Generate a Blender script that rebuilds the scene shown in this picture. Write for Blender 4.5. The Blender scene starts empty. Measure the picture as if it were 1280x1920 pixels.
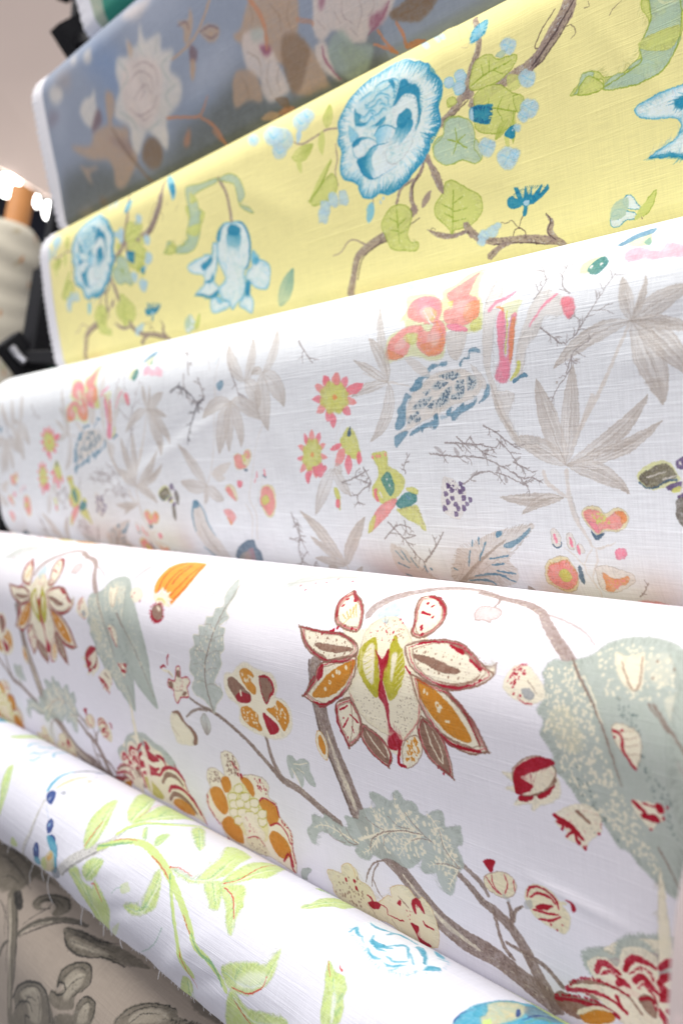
import bpy, bmesh, math, random
import numpy as np
from mathutils import Vector, Matrix

# ------------------------------------------------------------------ camera, world, lamps, exposure
scene = bpy.context.scene
COL = scene.collection
AXIS, PITCH = math.radians(40.2533), math.radians(1.752)      # bolts run along X; the shopper looks along them
cam_data = bpy.data.cameras.new("camera")
cam = bpy.data.objects.new("camera", cam_data)
COL.objects.link(cam)
scene.camera = cam
fh = Vector((-math.cos(AXIS), math.sin(AXIS), 0))
fwd = (fh * math.cos(PITCH) - Vector((0, 0, 1)) * math.sin(PITCH)).normalized()
EYE = Vector((0, 0, 1.25))
cam.location = EYE
cam.rotation_euler = fwd.to_track_quat('-Z', 'Y').to_euler()
cam_data.sensor_fit = 'VERTICAL'
cam_data.sensor_height = 36.0
cam_data.sensor_width = 24.0
cam_data.lens = 36.0 * 1700 / 1920
cam_data.clip_start, cam_data.clip_end = 0.02, 60
cam_data.dof.use_dof = True
cam_data.dof.focus_distance = 0.46
cam_data.dof.aperture_fstop = 6.5

world = bpy.data.worlds.new("World")
scene.world = world
world.use_nodes = True
bg = world.node_tree.nodes["Background"]
bg.inputs[0].default_value = (0.935, 0.93, 1.0, 1)             # even light of a bright shop
bg.inputs[1].default_value = 0.56

def lamp(name, loc, aim, size, size_y, power, colour):
    d = bpy.data.lights.new(name, 'AREA')
    d.shape, d.size, d.size_y, d.energy, d.color = 'RECTANGLE', size, size_y, power, colour
    o = bpy.data.objects.new(name, d)
    o.location = loc
    o.rotation_euler = (Vector(aim) - Vector(loc)).to_track_quat('-Z', 'Y').to_euler()
    COL.objects.link(o)
    return o

lamp("ceiling_lamp", (-0.15, 0.12, 2.75), (-0.35, 0.33, 1.1), 1.5, 0.35, 27, (1.0, 0.965, 0.91))
lamp("ceiling_lamp", (-1.7, 0.0, 2.9), (-1.0, 0.35, 1.2), 1.2, 0.5, 20, (1.0, 0.97, 0.92))
lamp("shop_lamp", (0.9, -1.5, 2.3), (-0.4, 0.35, 1.2), 1.0, 0.8, 14, (0.97, 0.97, 1.0))

vs = scene.view_settings
vs.view_transform, vs.look, vs.exposure, vs.gamma = 'Standard', 'None', 0.0, 1.0
vs.use_curve_mapping = False
scene.cycles.use_denoising = True
scene.cycles.max_bounces = 8

# ------------------------------------------------------------------ printing: draws a fabric repeat in code
PPM = 4.0                                                     # texels per millimetre of cloth
RNG = np.random.default_rng(7)

_NOISE = {}

def smooth_noise(h, w, cell, seed):
    """tileable value noise, 0..1; one 1024 texel sheet per cell size, shifted and repeated"""
    if cell not in _NOISE:
        n, g = 1024, max(2, int(1024 / cell))
        v = np.random.default_rng(int(cell * 10)).random((g, g)).astype(np.float32)
        x = np.arange(n) * g / n
        i = x.astype(int)
        f = (x - i).astype(np.float32)
        f = f * f * (3 - 2 * f)
        i, j = i % g, (i + 1) % g
        v = v[:, i] * (1 - f) + v[:, j] * f
        _NOISE[cell] = v[i] * (1 - f)[:, None] + v[j] * f[:, None]
    o = np.random.default_rng(seed).integers(0, 1024, 2)
    return _NOISE[cell][(np.arange(h) + o[0]) % 1024][:, (np.arange(w) + o[1]) % 1024]

def curve(p, closed, sub=6):
    n = len(p)
    if n < 3:
        return p
    if closed:
        a, b, c, d = np.roll(p, 1, 0), p, np.roll(p, -1, 0), np.roll(p, -2, 0)
    else:
        q = np.vstack([2 * p[0] - p[1], p, 2 * p[-1] - p[-2]])
        a, b, c, d = q[:-3], q[1:-2], q[2:-1], q[3:]
    out = []
    for k in range(sub):
        t = k / sub
        out.append(0.5 * (2 * b + (c - a) * t + (2 * a - 5 * b + 4 * c - d) * t * t + (3 * b - a - 3 * c + d) * t ** 3))
    r = np.stack(out, 1).reshape(-1, 2)
    return r if closed else np.vstack([r, p[-1:]])

def blur(m, r):
    r = int(round(r))
    if r < 1:
        return m
    for ax in (0, 1):
        for _ in range(2):
            pad = [(0, 0), (0, 0)]
            pad[ax] = (r + 1, r)
            c = np.cumsum(np.pad(m, pad), ax)
            n = m.shape[ax]
            hi, lo = np.take(c, np.arange(n) + 2 * r + 1, ax), np.take(c, np.arange(n), ax)
            m = (hi - lo) / (2 * r + 1)
    return m

class Cloth:
    """One repeat of printed cloth. Coordinates are half millimetres: x along the bolt, t down from the shoulder."""
    def __init__(self, repeat, t0, height, ground, palette, seed, grain=.25, warp=.55, gain=1.0):
        self.W, self.H = int(repeat * PPM), int(height * PPM)
        self.t0, self.pal = t0, palette
        self.C = np.empty((self.H, self.W, 3), np.float32)
        self.C[:] = np.array(ground) / 255.0
        a, b = smooth_noise(self.H, self.W, 5, seed), smooth_noise(self.H, self.W, 16, seed + 1)
        f = RNG.random((self.H, self.W), np.float32)
        self.N = np.clip((0.45 * a + 0.35 * b + 0.35 * f - 0.22) * 1.45, 0, 1).astype(np.float32)
        self.rd = random.Random(seed)
        self.ground, self.grain, self.warp, self.seed, self.gain = np.array(ground, np.float32) / 255.0, grain, warp, seed, gain

    def px(self, f):
        p = np.array(f, float).reshape(-1, 2) * 0.5
        p[:, 1] -= self.t0
        return p * PPM

    def fill(self, poly, col, a=1.0, m=0.0, s=0.0, rim=0.0, grad=None):
        """ink one outline, or a list of small ones in one pull"""
        if isinstance(poly, list):
            if not poly:
                return
            A, B = [], []
            for p in poly:
                q = np.roll(p, -1, 0)
                if (p[:, 0] * q[:, 1] - q[:, 0] * p[:, 1]).sum() < 0:
                    p, q = q, p
                A.append(p)
                B.append(q)
            A, B = np.vstack(A), np.vstack(B)
        else:
            A, B = poly, np.roll(poly, -1, 0)
        s = s * PPM
        m = max(m, .12)
        pad = int(s * 2) + 2
        x0, y0 = int(math.floor(A[:, 0].min())) - pad, int(math.floor(A[:, 1].min())) - pad
        x1, y1 = int(math.ceil(A[:, 0].max())) + pad, int(math.ceil(A[:, 1].max())) + pad
        x1 = min(x1, x0 + self.W)
        w, h = x1 - x0, y1 - y0
        if w < 1 or h < 1 or y1 <= 0 or y0 >= self.H:
            return
        SS = 2
        # every sample row an edge crosses
        ra, rb = np.ceil((A[:, 1] - y0) * SS - .5).astype(int), np.ceil((B[:, 1] - y0) * SS - .5).astype(int)
        lo, hi = np.minimum(ra, rb), np.maximum(ra, rb)
        cnt = hi - lo
        e = np.repeat(np.arange(len(A)), cnt)
        buf = np.zeros((h * SS, w + 2))
        if len(e):
            r = np.arange(len(e)) - np.repeat(np.cumsum(cnt) - cnt, cnt) + np.repeat(lo, cnt)
            ys = y0 + (r + .5) / SS
            t = (ys - A[e, 1]) / (B[e, 1] - A[e, 1])
            x = np.clip(A[e, 0] + t * (B[e, 0] - A[e, 0]) - x0, 0, w - .001)
            sg = np.where(B[e, 1] > A[e, 1], 1.0, -1.0)
            xi = x.astype(int)
            fr = x - xi
            r = np.clip(r, 0, h * SS - 1)
            buf = np.bincount(np.concatenate([r * (w + 2) + xi, r * (w + 2) + xi + 1]), np.concatenate([sg * (1 - fr), sg * fr]), h * SS * (w + 2)).reshape(h * SS, w + 2)
        cov = np.clip(np.abs(np.cumsum(buf, 1)[:, :w]), 0, 1).reshape(h, SS, w).mean(1)
        if s >= 0.6:
            cov = blur(cov, s * 0.6)
        if rim or grad is not None:                               # washes: ink pooled at the edge, or fading across the shape
            nz = self.N[np.arange(y0, y1) % self.H][:, np.arange(x0, x1) % self.W]
            if rim:
                cov = cov * np.clip(1.05 - (blur(cov, rim * PPM * .6) - .5) / .46 + (nz - .5) * .5, 0, 1)
            else:
                p0, p1 = grad
                d = p1 - p0
                yy, xx = np.arange(y0, y1)[:, None], np.arange(x0, x1)[None]
                tt = ((xx - p0[0]) * d[0] + (yy - p0[1]) * d[1]) / (d @ d)
                cov = cov * np.clip(1 - tt + (nz - .5) * .45, 0, 1)
        ya_, yb_ = max(y0, 0), min(y1, self.H)
        cov = cov[ya_ - y0:yb_ - y0]
        al = (cov * a).astype(np.float32)
        c = np.array(self.pal[col] if isinstance(col, str) else col, np.float32) / 255.0
        if x0 >= 0 and x1 <= self.W:
            sl = (slice(ya_, yb_), slice(x0, x1))
            al *= 1 - m * self.N[sl]
            sub = self.C[sl]
            sub += (c - sub) * al[..., None]
        else:
            ix = np.arange(x0, x1) % self.W
            al *= 1 - m * self.N[ya_:yb_][:, ix]
            sub = self.C[ya_:yb_][:, ix]
            self.C[ya_:yb_, ix] = sub + (c - sub) * al[..., None]

    @staticmethod
    def hair(b, e, w0, w1):
        """one tapered stroke as a small outline (texels)"""
        d = e - b
        d = d / max(math.hypot(d[0], d[1]), 1e-6)
        g = np.array([-d[1], d[0]])
        return np.array([b + g * w0, (b + e) * .5 + g * (w0 + w1) * .55, e + g * w1, e - g * w1, (b + e) * .5 - g * (w0 + w1) * .55, b - g * w0])

    def ribbon(self, p, w, col, a=1.0, m=0.0, s=0.0):
        c = curve(p, False, 5)
        n = len(c)
        if n < 2:
            return
        if len(w) == 1:
            w = [w[0] * 0.8, w[0], w[0] * 0.7]
        ww = np.interp(np.linspace(0, 1, n), np.linspace(0, 1, len(w)), w) * PPM * 0.5
        ww = np.maximum(ww, 0.35)
        d = np.gradient(c, axis=0)
        d /= np.maximum(np.hypot(d[:, 0], d[:, 1]), 1e-6)[:, None]
        nr = np.stack([-d[:, 1], d[:, 0]], 1) * ww[:, None]
        cap = d[-1:] * ww[-1] * 0.8
        cap0 = -d[:1] * ww[0] * 0.8
        self.fill(np.vstack([c + nr, c[-1:] + cap, (c - nr)[::-1], c[:1] + cap0]), col, a, m, s)

    def draw(self, cmds):
        for q in cmds:
            getattr(self, q[0])(*q[1:])

    def draw_shifted(self, cmds, dx, dt, tlo, thi):
        """the half-drop neighbour of the design, for the cloth out of sight round the back (millimetres)"""
        for q in cmds:
            ts = [v * .5 + dt for v in q[2][1::2]]
            if max(ts) > thi or min(ts) < tlo:
                continue
            sh = lambda f: [v + 2 * (dt if i % 2 else dx) for i, v in enumerate(f)]
            kw = dict(q[-1])
            if kw.get('w'):
                kw['w'] = sh(kw['w'])
            getattr(self, q[0])(q[1], sh(q[2]), *q[3:-1], kw)

    def P(self, col, f, kw):
        c = curve(self.px(f), True)
        if kw.get('g'):
            L = np.concatenate([[0], np.cumsum(np.hypot(*np.diff(np.vstack([c, c[:1]]), axis=0).T))])
            k = max(12, int(L[-1] / (kw['g'] * PPM * 1.6)))
            s = np.linspace(0, L[-1], k * 2, endpoint=False)
            cc = np.vstack([c, c[:1]])
            c = np.stack([np.interp(s, L, cc[:, 0]), np.interp(s, L, cc[:, 1])], 1)
            d = np.roll(c, -1, 0) - np.roll(c, 1, 0)
            d /= np.maximum(np.hypot(d[:, 0], d[:, 1]), 1e-6)[:, None]
            amp = kw['g'] * PPM * np.where(np.arange(len(c)) % 2, 0.5, -0.5) * np.array([self.rd.uniform(.4, 1.3) for _ in c])
            c = c + np.stack([-d[:, 1], d[:, 0]], 1) * amp[:, None]
        if kw.get('r') or kw.get('w'):
            g = self.px(kw['w']) if kw.get('w') else None
            self.fill(c, col, kw.get('a', 1), kw.get('m', 0), kw.get('s', 0), kw.get('r', 0), g)
            return
        self.fill(c, col, kw.get('a', 1), kw.get('m', 0), kw.get('s', 0))
        n = np.roll(c, -1, 0)
        area = abs((c[:, 0] * n[:, 1] - n[:, 0] * c[:, 1]).sum()) * .5 / PPM ** 2
        if area > 14 and kw.get('a', 1) >= .7 and kw.get('s', 0) < 1.2:      # engraver's shading: fine strokes in from the edge
            base = np.array(self.pal[col], float)
            per = np.hypot(*(n - c).T).sum() / PPM
            self.engrave(c, tuple(base * .74), int(per / .9), min(4.5, .26 * math.sqrt(area)), .42)
            self.engrave(c, tuple(np.minimum(255, base * .6 + 255 * .4)), int(per / 2.2), min(6, .34 * math.sqrt(area)), .35)
            self.ribbon(np.vstack([c[::4], c[:1]]), [.32, .32], tuple(base * .66), .4, .8)
        if kw.get('e'):
            self.ribbon(np.vstack([c[::3], c[:1]]), [kw['e'][1]] * 2, kw['e'][0], .85, .35)

    def L(self, col, f, w, kw):
        p = self.px(f)
        self.ribbon(p, w, col, kw.get('a', 1), kw.get('m', 0), kw.get('s', 0))
        if col in ('st', 'wd', 'pb', 'gy2') and max(w) > 1.6:      # bark: engraved flecks and a lit side
            c = curve(p, False, 5)
            L = np.concatenate([[0], np.cumsum(np.hypot(*np.diff(c, axis=0).T))])
            ww = np.interp(np.linspace(0, 1, len(c)), np.linspace(0, 1, len(w)), w) * PPM * .5
            n = int(L[-1] / PPM * 1.5 * max(1, max(w) / 3.5))
            dark = {'st': 'dk', 'wd': 'wk', 'pb': 'st', 'gy2': 'bk'}[col]
            lite = {'st': 'cr', 'wd': 'pw', 'pb': 'cr', 'gy2': 'pw'}[col]
            dk_, lt_ = [], []
            for k in range(n):
                s = self.rd.random() * L[-1]
                i = min(int(np.searchsorted(L, s)), len(c) - 2)
                d = c[i + 1] - c[i]
                d = d / max(np.hypot(*d), 1e-6)
                g = np.array([-d[1], d[0]])
                o = self.rd.uniform(-.9, .9)
                b = np.array([np.interp(s, L, c[:, 0]), np.interp(s, L, c[:, 1])]) + g * ww[i] * o
                l = self.rd.uniform(.6, 2.0) * PPM
                e = b + d * l * .8 + g * l * self.rd.uniform(-.5, .5)
                (lt_ if o > .1 and self.rd.random() < .55 else dk_).append(self.hair(b, e, .5, .9))
            self.fill(dk_, dark, .6)
            self.fill(lt_, lite, .55)

    def B(self, col, f, n, ln, w, kw):
        """a rib with side veins on both sides"""
        c = curve(self.px(f), False, 5)
        self.ribbon(c[::3] if len(c) > 8 else c, [w * 1.2, w, w * .5], col, kw.get('a', 1), kw.get('m', 0))
        L = np.concatenate([[0], np.cumsum(np.hypot(*np.diff(c, axis=0).T))])
        for k in range(n):
            s = (k + .4) / n * L[-1]
            i = min(int(np.searchsorted(L, s)), len(c) - 2)
            d = c[i + 1] - c[i]
            d = d / max(np.hypot(*d), 1e-6)
            b = np.array([np.interp(s, L, c[:, 0]), np.interp(s, L, c[:, 1])])
            for sg in (-1, 1):
                g = np.array([-d[1], d[0]]) * sg
                l = ln * PPM * math.sin(math.pi * min(.96, (k + .9) / (n + .6))) ** .7 * self.rd.uniform(.7, 1.1)
                e = b + g * l * .8 + d * l * .6
                m = b + g * l * .45 + d * l * .18
                self.ribbon(np.array([b, m, e]), [w * .8, w * .7, w * .3], col, kw.get('a', 1), kw.get('m', 0))
                if l > 3 * PPM:
                    for q in (.4, .7):
                        bb = b + (e - b) * q
                        self.ribbon(np.array([bb, bb + d * l * .22 + g * l * .02]), [w * .5, w * .3], col, kw.get('a', 1), kw.get('m', 0))

    def F(self, col, f, w, kw):
        b, mid, t = self.px(f)
        c = 2 * mid - (b + t) / 2
        s = np.linspace(0, 1, 15)[:, None]
        sp = b * (1 - s) ** 2 + 2 * c * s * (1 - s) + t * s * s
        d = np.gradient(sp, axis=0)
        d /= np.maximum(np.hypot(d[:, 0], d[:, 1]), 1e-6)[:, None]
        nr = np.stack([-d[:, 1], d[:, 0]], 1)
        hw = (w * 0.5 * PPM * np.sin(math.pi * s ** 0.85) ** 0.8)
        jit = np.array([self.rd.uniform(.93, 1.07) for _ in s])[:, None]
        poly = np.vstack([sp + nr * hw * jit, (sp - nr * hw)[::-1]])
        if kw.get('v'):
            vc, vw, n = kw['v']
            self.fill(poly, col, kw.get('a', 1) * .62, .3, .15)
            self.fill(poly, vc, .5, .2, 0, 0, np.array([t, t + (b - t) * .62]))           # ink deepens towards the tip
            self.fill(poly, vc, .4, .2, 0, min(2.2, w * .12))
            self.ribbon(sp, [.3, .42, .2], vc, .8, .2)
            for k in range(1, n * 2 + 1):
                o = k / (n * 2 + 1) * .95
                for sg in (-1, 1):
                    i0, i1 = self.rd.randint(1, 5), self.rd.randint(9, 14)
                    lite = 'cr' in self.pal and self.rd.random() < .4
                    q = sp[i0:i1] + sg * nr[i0:i1] * hw[i0:i1] * o
                    self.ribbon(q, [.15, .34, .12], 'cr' if lite else vc, .5 if lite else .6, .35)
        else:
            self.fill(poly, col, kw.get('a', 1), kw.get('m', 0), kw.get('s', 0))
        if kw.get('e'):
            self.ribbon(np.vstack([poly[::2], poly[:1]]), [kw['e'][1]] * 2, kw['e'][0], .85, .3)

    def engrave(self, c, col, n, ln, a):
        cen = c.mean(0)
        out = []
        for k in range(n):
            b = c[self.rd.randrange(len(c))]
            v = cen - b
            v = v / max(math.hypot(v[0], v[1]), 1e-6)
            an = self.rd.gauss(0, .25)
            v = np.array([v[0] * math.cos(an) - v[1] * math.sin(an), v[0] * math.sin(an) + v[1] * math.cos(an)])
            off = self.rd.uniform(0, .5) * ln * PPM
            l = ln * PPM * self.rd.uniform(.3, 1)
            out.append(self.hair(b + v * off, b + v * (off + l), .55, .2))
        self.fill(out, col, a)

    def blob(self, x, y, r):
        k = 7
        an = self.rd.random() * 6 + np.arange(k) * 2 * math.pi / k
        rr = r * PPM * np.array([self.rd.uniform(.7, 1.25) for _ in range(k)])
        return np.stack([x + rr * np.cos(an) * 0.85, y + rr * np.sin(an)], 1)

    def D(self, col, f, r, kw):
        self.fill([self.blob(x, y, r) for x, y in self.px(f)], col, kw.get('a', 1))

    def S(self, col, f, n, r, kw):
        p = self.px(f)
        A, B = p, np.roll(p, -1, 0)
        lo, hi = p.min(0), p.max(0)
        out, tries = [], 0
        while len(out) < n and tries < n * 12:
            tries += 1
            x, y = self.rd.uniform(lo[0], hi[0]), self.rd.uniform(lo[1], hi[1])
            c = (A[:, 1] <= y) != (B[:, 1] <= y)
            if np.count_nonzero(c & (x < A[:, 0] + (y - A[:, 1]) / np.where(B[:, 1] == A[:, 1], 1e-6, B[:, 1] - A[:, 1]) * (B[:, 0] - A[:, 0]))) % 2:
                out.append(self.blob(x, y, r * self.rd.uniform(.5, 1.15)))
        self.fill(out, col, kw.get('a', 1))

    def R(self, col, f, n, ln, w, kw):
        p = self.px(f)
        per = np.hypot(*np.diff(p, axis=0).T).sum()
        closed = np.hypot(*(p[0] - p[-1])) < 0.3 * per
        c = curve(p, closed)
        if closed:
            c = np.vstack([c, c[:1]])
        cen = p.mean(0)
        L = np.concatenate([[0], np.cumsum(np.hypot(*np.diff(c, axis=0).T))])
        out = []
        for k in range(n):
            s = (k + self.rd.random()) / n * L[-1]
            b = np.array([np.interp(s, L, c[:, 0]), np.interp(s, L, c[:, 1])])
            v = cen - b
            v /= max(np.hypot(*v), 1e-6)
            l = ln * PPM * self.rd.uniform(.35, 1.0)
            g = np.array([-v[1], v[0]]) * l * self.rd.uniform(-.2, .2)
            out.append(self.hair(b, b + v * l + g, max(.4, w * PPM * .5), max(.15, w * PPM * .12)))
        self.fill(out, col, kw.get('a', 1))

    def image(self, name):
        im = bpy.data.images.new(name, self.W, self.H)
        H, W, sd = self.H, self.W, self.seed
        # hand-cut blocks: edges wander a little
        k = self.warp * PPM
        dx = (smooth_noise(H, W, 9, sd + 50) - .5) * k + (smooth_noise(H, W, 3, sd + 51) - .5) * k * .9
        dy = (smooth_noise(H, W, 9, sd + 52) - .5) * k + (smooth_noise(H, W, 3, sd + 53) - .5) * k * .9
        fx = np.arange(W, dtype=np.float32)[None] + dx
        iy = np.clip(np.rint(np.arange(H, dtype=np.float32)[:, None] + dy), 0, H - 1).astype(np.int32)
        x0 = np.floor(fx).astype(np.int32)
        fx = (fx - x0)[..., None]
        flat = self.C.reshape(-1, 3)
        C = flat[iy * W + x0 % W] * (1 - fx) + flat[iy * W + (x0 + 1) % W] * fx
        # ink sits on threads: thinner in the gaps, uneven from pull to pull
        r = np.random.default_rng(sd + 60)
        th = (np.repeat(r.random((H, W // 26 + 1), np.float32), 26, 1)[:, :W] * .6 + np.repeat(r.random((H // 26 + 1, W), np.float32), 26, 0)[:H] * .4)
        pull = smooth_noise(H, W, 40, sd + 61) * .6 + smooth_noise(H, W, 12, sd + 62) * .4
        spk = np.clip((smooth_noise(H, W, 2.2, sd + 63) - .62) * 3.2, 0, 1)
        dens = 1 - self.grain * (.75 * th + .8 * (pull - .3) + .9 * spk)
        C = self.ground + (C - self.ground) * (np.clip(dens, 0, 1.1) * self.gain)[..., None]
        px = np.ones((H, W, 4), np.float32)
        px[..., :3] = np.clip(C[::-1], 0, 1)
        im.pixels.foreach_set(px.ravel())
        im.update()
        return im

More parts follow.
